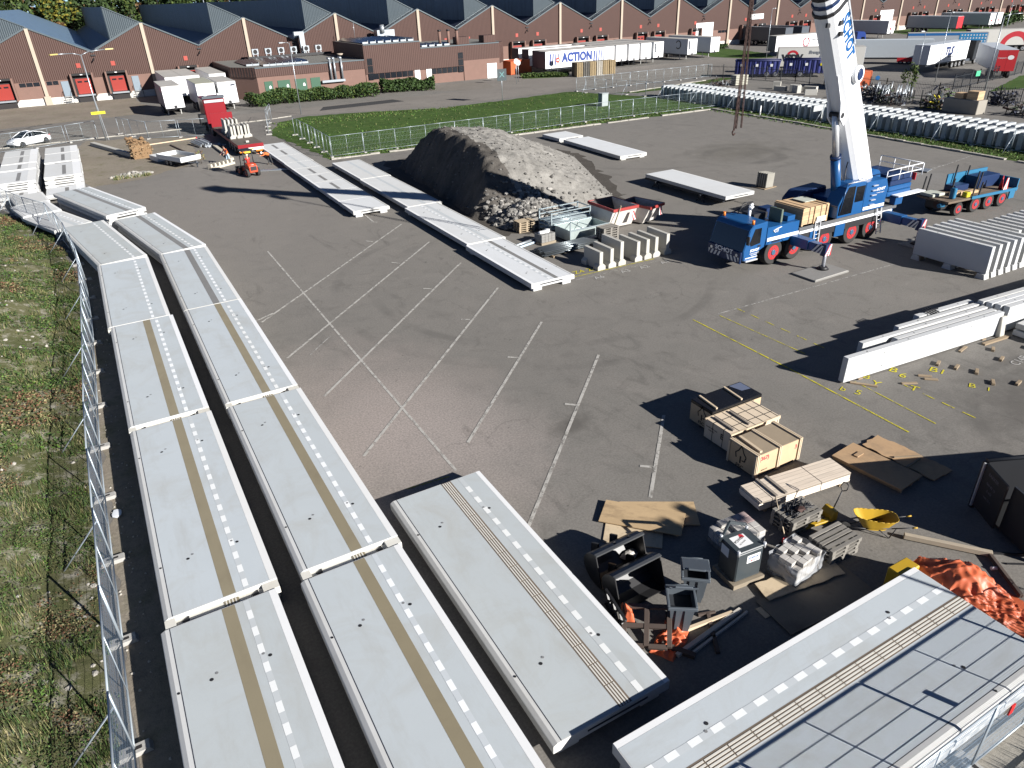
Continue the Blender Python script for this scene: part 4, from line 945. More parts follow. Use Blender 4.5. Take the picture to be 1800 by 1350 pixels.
# floodlight just outside the right edge; its twin heads throw the shadow on the chipboard
t = thing('floodlight_mast', 'twin headed floodlight mast just outside the right edge, casting its shadow on the chipboard sheets', 'floodlight', 19.35, -2.9, 0)
MB().cyl((0, 0, 0), (0, 0, 7.6), .06, STEELG, .045).build('post', t)
m = MB(); m.tube([(-.8, -.15, 7.5), (.8, .15, 7.5)], .04, STEELG); m.build('arm', t)
for s in (-.5, .5): MB().box(s-.17, -.42, 7.5, s+.17, .42, 7.62, BLACKM, T(0, 0, 0, .18)).build('lamp_head', t)
SIGNB = M('sign_back_dark', (.035, .05, .055), .5)
def road_sign(label, x, y, h, kind):
    t = thing('road_sign', label, 'road sign', x, y, 0)
    MB().cyl((0, 0, 0), (0, 0, h), .045, STEELG).build('post', t)
    m = MB()
    if kind == 'square':
        m.box(-.75, -.09, h-1.5, .75, -.05, h+.05, SIGNB); p = m.build('plate', t)
        lettering('symbol', 'X', 1.0, M('sign_symbol', (.1, .22, .22), .5), p, face_y(0, -.095, h-.72), .003, sx=1.2)
    else:
        m.cyl((0, -.05, h-.3), (0, -.08, h-.3), .45, M('sign_red' if kind == 'red' else 'sign_grey', (.5, .05, .03) if kind == 'red' else (.45, .45, .45), .5), n=20); p = m.build('plate', t)
        MB().box(-.28, -.086, h-.38, .28, -.082, h-.22, WHITEP).build('symbol', p)
road_sign('square dark road sign on a pole beside the lawn', 52.4, 96.5, 4.4, 'square')
road_sign('round grey road sign left of the orange container', 65.1, 114.6, 3.9, 'grey')
road_sign('second round grey road sign just in front of the orange container', 67.0, 117.2, 3.4, 'grey')
road_sign('round red road sign beside the trimmed hedge', 77.6, 121.0, 2.9, 'red')
m = MB(); m.box(-.55, -.4, 0, .55, .4, 1.55, M('cabinet_grey', (.27, .3, .30), .6), None); m.box(-.6, -.45, 1.551, .6, .45, 1.66, M('cabinet_grey', None), None); c = m.build('utility_cabinet', bevel=.02, tr=T(60.9, 83.6, 0, .1)); tag(c, 'small grey utility cabinet standing on the lawn', 'cabinet')
m = MB(); m.cyl((0, 0, 0), (0, 0, 1.15), .09, WHITEP); m.cyl((0, 0, 1.15), (0, 0, 1.2), .09, WHITEP, .04); tag(m.build('marker_post', tr=T(69.6, 63.9, 0)), 'white marker post on the grass strip in front of the concrete wall blocks', 'post')
# ------------------------------------------------------------------ rubble heap
def heap_h(x, y):
    t = (y-42)/24
    uf = 22.0 + .10*(y-48) + max(0, 45.5-y)*.5 + .3*mnoise.noise(Vector((y*.35, 2, 0)))
    ur = 33.2 + 6.2*max(0, min(1, (y-43.5)/15)) - (max(0, y-59)**1.6)*.9
    top = 3.85 - .09*max(0, x-27) - max(0, 50-y)*.16 + .25*mnoise.noise(Vector((x*.3, y*.3, 5)))
    gul = .55*abs(mnoise.noise(Vector((x*.25, y*.9, 8)))) + .25*abs(mnoise.noise(Vector((x*.3, y*2.6, 18))))
    face = (x-uf)*1.5 - gul*.9
    back = (ur-x)*.42; near = (y-42.6-.12*abs(x-26))*.72; far = (67-.3*max(0, 26-x)*1.2-y)*.62
    h = min(top, face, back, near, far)
    k = .16; vals = (top, face, back, near, far)
    s = -k*math.log(sum(math.exp(-v/k) for v in vals)) if min(vals) > -3 else -1
    s += .13*mnoise.noise(Vector((x*.9, y*.9, 1)))*min(1, max(0, s)) + .14*mnoise.noise(Vector((x*2.1, y*2.1, 3)))*min(1, max(0, s)) + .09*mnoise.noise(Vector((x*5, y*5, 9)))*min(1, max(0, s*2))
    # second low mound of coarse rubble at the near foot
    d = hypot((x-25.2)/3.1, (y-42.6)/2.3); m2 = 1.35*(1-d)*1.25 + .15*mnoise.noise(Vector((x*1.6, y*1.6, 12)))
    return max(s, min(m2, 1.25), -.08)
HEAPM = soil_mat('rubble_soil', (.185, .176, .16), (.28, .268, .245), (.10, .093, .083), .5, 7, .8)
SHADED_FLANK = soil_mat('shaded_flank_soil', (.075, .068, .06), (.11, .10, .088), (.05, .045, .04), .8, 7, 1.0)  # darker soil colour, shade of the heap's left flank painted in
ht = thing('rubble_heap', 'big grey heap of soil and rubble with a dark steep left flank', 'rubble heap', 30, 54, 0)
m = MB(); st = .17; nx, ny = int(20/st), int(28/st)
grid = [[heap_h(21+i*st, 40+j*st) for i in range(nx)] for j in range(ny)]
m.add([(21+i*st-30, 40+j*st-54, grid[j][i]-.02) for j in range(ny) for i in range(nx)],
      [(j*nx+i, j*nx+i+1, (j+1)*nx+i+1, (j+1)*nx+i) for j in range(ny-1) for i in range(nx-1) if max(grid[j][i], grid[j+1][i+1], grid[j][i+1], grid[j+1][i]) > -.05], HEAPM, None, True)
so_ = m.build('soil', ht, auto=False)
so_.data.materials.append(SHADED_FLANK)
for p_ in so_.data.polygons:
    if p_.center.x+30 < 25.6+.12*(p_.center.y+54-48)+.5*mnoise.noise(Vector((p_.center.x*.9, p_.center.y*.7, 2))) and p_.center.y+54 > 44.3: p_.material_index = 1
STONE = M('rubble_stone', (.17, .162, .148), .9, var=.25, scale=4); STONE2 = M('rubble_stone_pale', (.30, .285, .26), .9, var=.2); STONE3 = M('rubble_stone_dark', (.085, .08, .073), .9, var=.25)
rng = random.Random(9); m = MB(); k = 0
while k < 1100:
    if k < 620: x, y = rng.gauss(25.0, 1.7), rng.gauss(42.6, 1.3); r = rng.uniform(.07, .24)
    else: x, y = 21.5+rng.random()*18, 42+rng.random()*25; r = rng.uniform(.03, .1)*(1.3 if y < 48 else 1)
    h = heap_h(x, y)
    if h < -.03: continue
    m.rock((x-30, y-54, h+r*.2), r, rng.choice([STONE, STONE, STONE2, STONE3] if k < 620 else [STONE, STONE3, STONE]), rng=rng); k += 1
tag(m.build('stones', ht, auto=False), kind='stuff')
# dark spill and loose crumbs round the foot
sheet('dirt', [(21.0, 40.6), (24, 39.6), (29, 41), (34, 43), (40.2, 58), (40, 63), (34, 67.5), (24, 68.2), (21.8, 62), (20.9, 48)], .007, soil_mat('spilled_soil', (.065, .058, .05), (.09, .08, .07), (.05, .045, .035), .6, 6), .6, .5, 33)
# ------------------------------------------------------------------ concrete barriers
CB = conc('barrier_concrete', (.42, .41, .375), .06, .3, (.3, .285, .25)); CBD = conc('wall_concrete', (.49, .50, .505), .04, .18, (.4, .39, .36))
def barrier(label, x, y, z=0, L=1.75, h=1.1, th=.25, rz=0, group='upright concrete barriers by the steel tubes', foot=True):
    t = thing('concrete_barrier', label, 'barrier', x, y, z, rz, group)
    m = MB(); m.prism([(-th/2, .0), (th/2, .0), (th/2-.01, h), (-th/2+.01, h)], 0.02, L, CB, 'y'); m.build('wall', t, bevel=.012)
    if foot:
        for ya, yb in ((-.04, .42), (L-.42, L+.04)):
            m = MB(); m.prism([(-.27, 0), (.27, 0), (.27, .22), (th/2+.004, .36), (-th/2-.004, .36), (-.27, .22)], ya, yb, CB, 'y'); m.build('foot', t, bevel=.01)
        for zz in (h*.55, h*.8): MB().cyl((th/2-.02, .25, zz), (th/2+.004, .25, zz), .03, S_HOLE, n=8).build('socket', t)
    return t
bl = ['lowest upright barrier at the left end of the row of seven', 'second upright barrier from the left, beside the lowest one', 'tall upright barrier, third from the left in the row of seven', 'fourth upright barrier, first one right of the gap', 'fifth upright barrier from the left in the row of seven', 'sixth upright barrier from the left in the row of seven', 'last upright barrier on the right, half in the crane shadow']
for i, x in enumerate((23.1, 23.85, 24.55, 25.75, 26.45, 27.1, 27.95)): barrier(bl[i], x, 31.45, h=(1.05, 1.12, 1.4, 1.18, 1.18, 1.2, 1.25)[i], L=(1.6, 1.75, 1.9, 1.8, 1.8, 1.8, 1.9)[i])
# ------------------------------------------------------------------ long wall panels standing on edge
def wall_panel(label, x, y, L, h, th, rz, group, feet=0, z0=.06, notch=False, curve=False):
    t = thing('concrete_wall', label, 'wall panel', x, y, 0, rz, group)
    m = MB()
    if curve: poly = [(0, z0), (0, h*.25), (.25, h*.55), (.5, h*.85), (.62, h), (L, h), (L, z0)]
    else: poly = [(0, z0), (.03, h), (L, h), (L, z0)]
    m.prism(poly, -th/2, th/2, CBD, 'y'); m.build('panel', t, bevel=.012)
    n = max(2, int(L/2.3))
    for i in range(n):
        px = (i+.5)*L/n
        MB().cyl((px, 0, h-.01), (px, 0, h+.006), .03, S_HOLE, n=8).build('lifting_socket', t)
    for px in (L*.22, L*.78):
        for pz in (h*.3, h*.8): MB().cyl((px, -th/2-.005, pz), (px, -th/2+.02, pz), .028, S_HOLE, n=8).build('socket', t)
    for px in (L*.1, L*.9): MB().box(px-.12, -th/2-.05, 0, px+.12, th/2+.05, z0-.004, M('timber_dunnage', (.25, .19, .125), .85, var=.2)).build('bearer', t)
    return t
GW = 'long wall panels standing on edge side by side'
wall_panel('front white wall panel, longest and nearest of the panels on edge', 23.28, 15.45, 9.35, 1.13, .26, radians(-4.2), GW)
wall_panel('white wall panel with a curved end, second from the front', 25.9, 15.62, 6.8, 1.08, .24, radians(-4.2), GW, curve=True)
wall_panel('white wall panel behind the curved one, third from the front', 24.95, 16.05, 7.7, 1.10, .24, radians(-4.2), GW)
wall_panel('white wall panel, fourth from the front with a dark square end', 27.5, 16.25, 5.3, 1.10, .24, radians(-4.2), GW)
p5 = wall_panel('short white wall panel at the back with black clamps lying on it', 29.3, 16.55, 3.6, 1.06, .28, radians(-4.2), GW)
m = MB()
for i in range(4): m.bar((29.9+i*.16, 16.2, 1.1), (29.95+i*.16, 16.75, 1.12), .05, .04, BLACKM)
m.bar((29.8, 16.5, 1.15), (30.6, 16.42, 1.15), .05, .05, BLACKM)
tag(m.build('lifting_clamp'), 'black lifting clamps lying across the back wall panel', 'clamp')
for i, (dy, lb) in enumerate(((0, 'front'), (.33, 'second'), (.66, 'third'), (.99, 'back'))):
    wall_panel('%s wall panel of the set that runs out of the photo at the right' % lb, 32.95-.1*i, 14.78+dy, 9.3, 1.25, .27, radians(-4.2), 'wall panels running out at the right')
t = thing('prop_block', 'narrow concrete block propped between the two sets of wall panels', 'concrete block', 32.55, 14.52, 0, radians(-4))
MB().box(-.16, -.12, 0, .16, .12, .95, CB, T(0, 0, 0, 0, radians(-9))).build('block', t, bevel=.02); MB().box(-1.4, -.3, 0.002, .3, -.14, .08, M('timber_dunnage')).build('plank', t)
GV = 'tall wall panels standing in a close row beside the crane'
for i in range(6):
    wall_panel('%s tall wall panel from the left in the close row beside the crane outrigger' % ordinal(i), 38.85+.655*i, 18.85, 4.15, 1.75, .26, pi/2, GV, z0=.28)
    o = bpy.data.objects.new('foot', None) if False else None
for i in range(7):
    wall_panel('%s short wall panel from the left in the back row behind the close row' % ordinal(i), 43.2+.66*i, 19.9, 2.2, 1.6, .26, pi/2, 'short wall panels in the back row', z0=.2)
for i in range(2): wall_panel('%s short panel at the right edge beside the close row of tall panels' % ['left', 'right'][i], 44.2+.7*i, 17.4, 1.9, 1.5, .26, pi/2, 'short wall panels at the right edge', z0=.2)
FEETM = CBD
for i in range(6):
    x = 38.85+.655*i
    for y in (19.05, 20.9, 22.75):
        c = [o for o in COL.objects if o.name.startswith('concrete_wall') and abs(o.location.x-x) < .02 and abs(o.location.y-18.85) < .02][0]
        mm = MB(); mm.prism([(y-18.85-.25, 0), (y-18.85+.25, 0), (y-18.85+.18, .275), (y-18.85-.18, .275)], -.2, .22, CBD, 'y'); mm.build('foot', c)
# small slabs at the right edge and timber blocks
for i, z in enumerate((.28, .58)):
    t = thing('small_slab', ['lower small white slab by the right edge', 'upper small white slab by the right edge'][i], 'concrete slab', 33.6+.08*i, 12.6, 0, 0, 'small slabs at the right edge')
    MB().box(-.5, 0, z-.24, 3, 1.7, z, CBD).build('deck', t, bevel=.015)
    for sx in (0, 1.2): MB().box(sx-.1, -.02, z-.15, sx+.25, -.003, z-.05, S_HOLE).build('recess', t)
TB = M('timber_dunnage')
for i, (x, y, a, L) in enumerate(((31.0, 13.9, .5, .35), (30.0, 14.6, .2, .7), (30.4, 13.2, .3, .4), (32.4, 13.2, .3, .38), (27.9, 14.35, .4, .4), (28.2, 13.75, .3, .42), (28.5, 13.1, .5, .42), (28.15, 12.25, .6, .4), (28.9, 11.7, .2, .42), (25.45, 13.95, -.5, .62), (26.5, 14.0, -.75, .5), (26.45, 13.7, -.75, .5), (23.9, 14.85, -.9, 1.0))):
    lab = ['timber block nearest the prop block', 'timber plank just right of the front wall panel', 'timber block right of the front wall panel', 'timber block close to the right edge', 'timber block below the middle of the front wall panel', 'timber block with a long shadow below the front wall panel', 'timber block left of the dark tyre marks', 'timber block between the yellow B and the dark marks', 'timber block beside the yellow 7', 'thick timber block beside the yellow T', 'thin dark stick beside the yellow 0, farther one', 'thin dark stick beside the yellow 0, nearer one', 'long thin stick at the foot of the front wall panel'][i]
    tag(MB().box(-L/2, -.06, 0, L/2, .06, .1 if L < .5 else .06, TB).build('timber_block', bevel=.008, tr=T(x, y, .004, a)), lab, 'timber', 'timber blocks on the yard')
# ------------------------------------------------------------------ steel, pallets and skips in the middle
PALW = planks('pallet_wood', (.27, .225, .165), .115, 1, 0, .25, .85, .35); PALWD = planks('pallet_wood_grey', (.22, .205, .18), .115, 1, 0, .2, .85, .3)
def pallet(parent_or_label, x, y, z, rz, m=PALW, L=1.2, W=.8, group=None, tilt=0):
    t = thing('pallet', parent_or_label, 'pallet', x, y, z, rz, group)
    b = MB()
    for j in range(5): b.box(-L/2, -W/2+j*(W-.115)/4, .118, L/2, -W/2+j*(W-.115)/4+.115, .142, m)
    b.build('top_boards', t)
    b = MB()
    for sx in (-L/2+.07, 0, L/2-.07):
        b.box(sx-.07, -W/2, .095, sx+.07, W/2, .117, m)
        for sy in (-W/2+.05, 0, W/2-.05): b.box(sx-.065, sy-.05, .023, sx+.065, sy+.05, .094, m)
    b.build('blocks', t)
    b = MB()
    for sy in (-W/2+.05, 0, W/2-.05): b.box(-L/2, sy-.05, 0, L/2, sy+.05, .022, m)
    b.build('bottom_boards', t)
    return t
def pallet_stack(x, y, n, rz, lab, group, m=PALW, L=1.2, W=.8, z0=0):
    base = None
    for i in range(n):
        pos = 'top' if i == n-1 else ('bottom' if i == 0 else ordinal(i)+' from the ground')
        l = '%s pallet in the %s' % (pos if pos in ('top', 'bottom') else pos, lab)
        xx, yy, rr = x+random.uniform(-.02, .02), y+random.uniform(-.02, .02), rz+random.uniform(-.02, .02)
        if base is None: base = pallet(l, xx, yy, z0+i*.146, rr, m, L, W, group)
        else: dup(base, xx, yy, z0+i*.146, rr, l, group)
pallet_stack(23.35, 40.6, 5, .0, 'short stack at the foot of the rubble heap', 'pallets stacked by the rubble heap', m=M('pallet_tan', (.3, .24, .165), .85, var=.2))
pallet_stack(26.15, 35.1, 8, .05, 'tall stack behind the upright barriers', 'pallets stacked behind the barriers', m=PALWD)
GAL = M('galvanised_tub', (.40, .46, .45), .42, .5, var=.12, grime=.2, gcol=(.2, .21, .2)); GALB = M('galvanised_blue', (.36, .42, .44), .4, .55, var=.1)
# stillage frame full of long props
t = thing('steel_stillage', 'galvanised steel rack frame loaded with props in front of the rubble heap', 'steel rack', 24.3, 38.7, 0, .02)
m = MB()
for x in (0, 3.1):
    for y in (0, 1.45): m.bar((x, y, 0), (x, y, 1.45), .08, .08, GALB)
for z in (.2, .75, 1.1, 1.4):
    for y in (0, 1.45): m.bar((0, y, z), (3.1, y, z), .06, .06, GALB)
for z in (.2, .8, 1.4):
    for x in (0, 1.55, 3.1): m.bar((x, 0, z), (x, 1.45, z), .06, .06, GALB)
m.build('frame', t)
for j in range(11):
    for kz in range(3):
        MB().cyl((-.1+random.uniform(-.1, .1), .12+j*.12, .32+kz*.24), (3.1+random.uniform(-.2, .1), .12+j*.12, .32+kz*.24), .045, GALB, n=7).build('prop', t)
# galvanised tub
t = thing('steel_tub', 'shallow galvanised tub container in front of the steel rack', 'steel tub', 24.3, 36.5, 0, .02)
m = MB(); Lx, Ly, hz = 3.0, 1.7, .8
m.box(0, 0, .12, Lx, Ly, .18, GAL)
for a in ((0, -.0, Lx, .05), (0, Ly-.05, Lx, Ly)): m.box(a[0], a[1], .181, a[2], a[3], hz, GAL)
m.box(0, .051, .181, .05, Ly-.051, hz, GAL); m.box(Lx-.05, .051, .181, Lx, Ly-.051, hz, GAL)
m.build('tub', t)
m = MB(); m.box(-.05, -.06, hz-.03, Lx+.05, -.002, hz+.05, GALB); m.box(-.05, Ly+.002, hz-.03, Lx+.05, Ly+.06, hz+.05, GALB); m.build('rim', t)
m = MB(); m.bar((1.0, .05, hz), (1.2, Ly-.05, hz), .04, .04, GALB); m.bar((2, .05, hz-.1), (1.8, Ly-.05, hz-.1), .04, .04, GALB); m.build('tie_bar', t)
for x in (.2, 2.6): MB().box(x, .1, 0, x+.2, Ly-.1, .118, GALB).build('skid', t)
m = MB(); m.bar((0, -.03, .1), (0, -.03, 1.35), .06, .06, GALB); m.build('corner_post', t)
# scaffold tubes
t = thing('tube_bundle', 'bundle of long shiny scaffold tubes lying beside the upright barriers', 'steel tubes', 21.4, 35.5, 0, radians(1))
for i in range(26):
    r_ = i//9; c_ = i % 9; o = random.uniform(-.15, .15)
    MB().cyl((o, -.55+c_*.135+(.06 if r_ == 1 else 0), .17+r_*.115), (4.6+o, -.5+c_*.125, .17+r_*.115), .055, M('tube_steel', (.17, .19, .20), .32, .75, var=.25), n=8).build('tube', t)
for x in (.6, 3.8): MB().box(x-.05, -.75, 0.002, x+.05, .75, .11, TB).build('bearer', t)
m = MB(); m.cyl((20.5, 37.6, .16), (22.9, 38.1, .2), .09, STEELG); m.cyl((20.6, 37.3, .1), (22.8, 37.9, .1), .07, M('blue_white_pipe', (.4, .5, .6), .4)); tag(m.build('pipe'), 'pair of thin pipes lying behind the grey block pack', 'pipe')
t = thing('block_pack', 'pack of grey kerb blocks with white bags on top, on a pallet by the tubes', 'block pack', 23.15, 37.65, 0, .1)
BLK = M('block_grey', (.2, .195, .185), .9, var=.2, bump=.3)
m = MB()
for i in range(4):
    for j in range(2):
        for k in range(3): m.box(-.55+i*.27, -.4+j*.4, .15+k*.17, -.55+i*.27+.25, -.4+j*.4+.38, .15+k*.17+.16, BLK)
m.build('blocks', t); m = MB()
for i in range(4): m.rock((-.3+.2*i, random.uniform(-.2, .2), .7), .2, WHITEP, (1, 1, .5), 2)
m.build('bags', t); MB().box(-.6, -.45, 0, .55, .45, .145, PALW).build('base_pallet', t)
# skips
SKW = M('skip_white', (.60, .57, .53), .6, var=.12, grime=.45, gcol=(.16, .1, .07), gscale=1.6); SKR = M('skip_red', (.30, .035, .03), .55, var=.15, grime=.3, gcol=(.1, .04, .03)); SKI = M('skip_inside', (.05, .045, .045), .8); HAZR = M('hazard_red', (.5, .03, .04), .5); HAZW = M('hazard_white', (.62, .62, .6), .5)
def hazard(mb, P, L, H, n, m1=HAZR, m2=HAZW, sl=.6, u=None, v=None):
    """diagonal stripe board in the plane of u,v from corner P"""
    P = Vector(P); u = Vector(u); v = Vector(v); w = L/n
    for i in range(-1, n+1):
        a0 = max(0, min(L, i*w)); a1 = max(0, min(L, (i+1)*w)); b0 = max(0, min(L, i*w+sl*H)); b1 = max(0, min(L, (i+1)*w+sl*H))
        if a1-a0 < 1e-4 and b1-b0 < 1e-4: continue
        pts = [P+u*a0, P+u*a1, P+u*b1+v*H, P+u*b0+v*H]
        mb.quad(pts, m1 if i % 2 else m2)
def skip(label, x, y, rz, L=3.0, W=1.7, h=1.45, col=SKW, group='skips by the rubble heap'):
    t = thing('skip', label, 'skip', x, y, 0, rz, group)
    # long profile is a boat shape: x along, z up
    m = MB(); b = .06
    prof = [(.55, .1), (L-.55, .1), (L+.05, h), (-.05, h)]
    inner = [(.6, .16), (L-.6, .16), (L-.02, h), (.02, h)]
    n = 4
    for s in (0, 1):
        y0, y1 = (0, b) if s == 0 else (W-b, W); m.prism(prof, y0, y1, col, 'y')
    m.add([(.55, b, .1), (L-.55, b, .1), (L-.55, W-b, .1), (.55, W-b, .1)], [(0, 1, 2, 3)], SKI)
    m.add([(.55, b, .11), (.55, W-b, .11), (-.05, W-b, h), (-.05, b, h)], [(0, 1, 2, 3)], col); m.add([(L-.55, b, .11), (L-.55, W-b, .11), (L+.05, W-b, h), (L+.05, b, h)], [(0, 1, 2, 3)], col)
    m.add([(.62, b+.01, .12), (.62, W-b-.01, .12), (.02, W-b-.01, h-.01), (.02, b+.01, h-.01)], [(0, 1, 2, 3)], SKI); m.add([(L-.62, b+.01, .12), (L-.62, W-b-.01, .12), (L-.02, W-b-.01, h-.01), (L-.02, b+.01, h-.01)], [(0, 1, 2, 3)], SKI)
    m.build('tub', t, auto=False)
    m = MB()
    for y0 in (-.05, W-.01): m.box(-.1, y0, h-.16, L+.1, y0+.06, h+.02, SKR)
    for x0 in (-.1, L+.04): m.box(x0, .011, h-.16, x0+.06, W-.011, h+.02, SKR)
    m.build('rim', t)
    for xx in (.75, L/2-.06, L-.85): MB().box(xx, -.07, .12, xx+.12, -.002, h-.17, SKW).build('rib', t)
    for x0 in (.62, L-.95):
        m = MB(); hazard(m, (x0, -.075, .45), .3, .7, 3, u=(1, 0, 0), v=(0, 0, 1), sl=.5); m.build('hazard_board', t)
    m = MB(); hazard(m, (-.02-.12, .2, .6), .4, .6, 3, u=(0, 1, 0), v=(-.0, 0, 1), sl=.5)
    m.build('hazard_board', t)
    MB().quad([(L/2-.2, -.078, .85), (L/2+.1, -.078, .85), (L/2+.1, -.078, 1.1), (L/2-.2, -.078, 1.1)], HAZR).build('sticker', t)
    return t
skip('larger white skip with a red rim in front of the rubble heap', 29.9, 36.9, pi/2+.02, 2.7, 2.0, 1.5)
skip('smaller red and white skip behind the larger one', 32.1, 36.9, pi/2+.25, 2.4, 1.5, 1.3)
m = MB(); m.bar((28.05, 37.1, 0), (28.3, 36.6, 1.75), .05, .07, M('pale_stick', (.5, .45, .3), .8)); tag(m.build('timber_stick'), 'pale stick leaning against the larger skip', 'timber')
t = thing('block_stack', 'small stack of upright concrete plates standing alone left of the crane', 'concrete block', 44.55, 39.0, 0, .1)
for i in range(5): MB().box(-.48, .2*i, .06, .42, .2*i+.14, 1.15, M('plate_old', (.24, .23, .2), .9, var=.15, grime=.3), T(0, 0, 0, 0, 0, .06)).build('plate', t, bevel=.02)
MB().box(-.7, -.1, 0.002, .75, 1.2, .058, TB).build('bearer', t)
t = thing('drain_cover', 'flat metal cover lying on the yard right of the crane boom', 'cover', 58.7, 35.7, 0, .3)
MB().box(-.7, -.45, 0.003, .7, .45, .06, STEELG).build('plate', t); MB().box(-.8, -.5, .0, -.72, .5, .1, BLACKM).build('edge_bar', t)
# ------------------------------------------------------------------ wall blocks in two long rows
WB = conc('wall_block_concrete', (.40, .425, .44), .06, .25, (.3, .31, .31))
def wblock(label, group, L):
    t = thing('wall_block', label, 'concrete block', 0, 0, 0, 0, group)
    m = MB(); m.prism([(0, 0), (L, 0), (L, 1.5), (.12, 1.5), (0, 1.38)], -.22, .22, WB, 'y'); m.build('block', t, bevel=.02); return t
def wrow(x0, y0, y1, x1, step, group, lab, L):
    n = int(abs(y1-y0)/step); p = None
    for i in range(n):
        y = y0+(y1-y0)*i/n; x = x0+(x1-x0)*i/n+random.uniform(-.06, .06)
        if random.random() < .02: continue
        rz = random.uniform(-.03, .03)
        if p is None: p = wblock(lab, group, L); p.location = (x, y, 0)
        else: dup(p, x, y, 0, rz)
wrow(72.2, 85.0, 28.5, 71.9, .87, 'concrete wall blocks in the front row beyond the fence', 'grey concrete wall block in the front row behind the grass strip', 2.0)
wrow(75.2, 84.5, 28.5, 75.1, .87, 'concrete wall blocks in the back row beyond the fence', 'grey concrete wall block in the back row behind the front row', 1.9)
# ------------------------------------------------------------------ mobile crane
CBL = M('crane_blue', (.010, .072, .205), .32, var=.08, grime=.1, gcol=(.02, .05, .1), spec=.5); CBD_ = M('crane_navy', (.010, .026, .08), .4, var=.1); CWH = M('crane_white', (.74, .75, .76), .35, var=.03, grime=.06, gcol=(.45, .45, .43), spec=.5)
CGL = M('cab_glass', (.006, .007, .009), .12, spec=.5); TYRE = M('tyre_rubber', (.028, .027, .026), .85, var=.2, scale=5); RIM = M('wheel_red', (.36, .025, .025), .45); HUB = M('hub_blue', (.04, .10, .16), .4)
DECK = M('deck_grey', (.09, .092, .095), .7, var=.2); ALU = M('aluminium', (.62, .63, .64), .35, .5); CHAINM = M('rusty_chain', (.055, .03, .025), .7, .4, var=.3); ORL = M('orange_beacon', (.62, .18, .02), .3)
CRT = planks('crate_wood', (.48, .33, .19), .16, 2, 0, .15, .75, .2)
def wheel(parent, x, y, r=.72, w=.42, side=-1, rim=RIM, hub=HUB, n=24):
    """wheel with its axle along local y; side -1 shows its face to -y"""
    m = MB(); a, b = y-w/2, y+w/2
    m.cyl((x, a+.05, r), (x, b-.05, r), r, TYRE, n=n, caps=False); m.cyl((x, a, r), (x, a+.05, r), r*.9, TYRE, r, n=n, caps=True); m.cyl((x, b-.05, r), (x, b, r), r, TYRE, r*.9, n=n, caps=True)
    t = m.build('wheel', parent)
    f = a if side < 0 else b; s = side
    m = MB(); m.cyl((x, f+s*.012, r), (x, f-s*.05, r), r*.58, rim, r*.5, n=n)
    m.build('rim', t)
    m = MB(); m.cyl((x, f+s*.05, r), (x, f, r), r*.2, hub, r*.26, n=12)
    for i in range(10): m.cyl((x+cos(i*.628)*r*.36, f+s*.03, r+sin(i*.628)*r*.36), (x+cos(i*.628)*r*.36, f+s*.008, r+sin(i*.628)*r*.36), r*.04, hub, n=6)
    m.build('hub', t)
    return t
def ladder(parent, P, Q, w=.42, axis=(1, 0, 0), rungs=7, r=.03):
    m = MB(); P = Vector(P); Q = Vector(Q); a = Vector(axis)*w/2
    m.bar(P-a, Q-a, .04, .07, ALU); m.bar(P+a, Q+a, .04, .07, ALU)
    for i in range(rungs):
        k = (i+.6)/rungs; c = P+(Q-P)*k; m.cyl(c-a, c+a, .018, ALU, n=6)
    return m.build('ladder', parent)
cr = thing('mobile_crane', 'blue five axle mobile crane with a raised white telescopic boom', 'crane', 35, 28.0, 0)
def cbox(name, x0, y0, z0, x1, y1, z1, m, parent=cr, bev=.02): return MB().box(x0-35, y0-28, z0, x1-35, y1-28, z1, m).build(name, parent, bevel=bev)
NY, FY = 26.68, 29.32
cbox('chassis', 30.2, NY+.45, .55, 41.8, FY-.45, 1.2, BLACKM)
for i, wx in enumerate((31.55, 33.2, 35.75, 38.15, 39.85)):
    wheel(cr, wx-35, NY+.24-28); wheel(cr, wx-35, FY-.24-28, side=1)
# carrier deck and side bands
cbox('deck', 33.4, NY, 1.58, 42.0, FY, 1.80, DECK)
cbox('side_band', 33.45, NY-.02, 1.42, 41.6, NY+.05, 1.575, CWH); cbox('side_skirt', 36.5, NY-.03, .7, 37.35, NY+.008, 1.41, CBL); cbox('side_skirt', 34.35, NY-.03, .75, 34.95, NY+.008, 1.41, CBL)
cbox('black_side_band', 33.5, NY+.012, 1.02, 41.6, NY+.06, 1.415, BLACKM)  # plain black band under the white side stripe
for wx in (31.55,): 
    m = MB()
    for i in range(8):
        a0, a1 = pi*i/8, pi*(i+1)/8; R0 = .86
        m.quad([(wx-35+cos(a0)*R0, NY-28-.01, .72+sin(a0)*R0), (wx-35+cos(a1)*R0, NY-28-.01, .72+sin(a1)*R0), (wx-35+cos(a1)*R0, NY-28+.6, .72+sin(a1)*R0), (wx-35+cos(a0)*R0, NY-28+.6, .72+sin(a0)*R0)], BLACKM)
    m.build('mudguard', cr, auto=False)
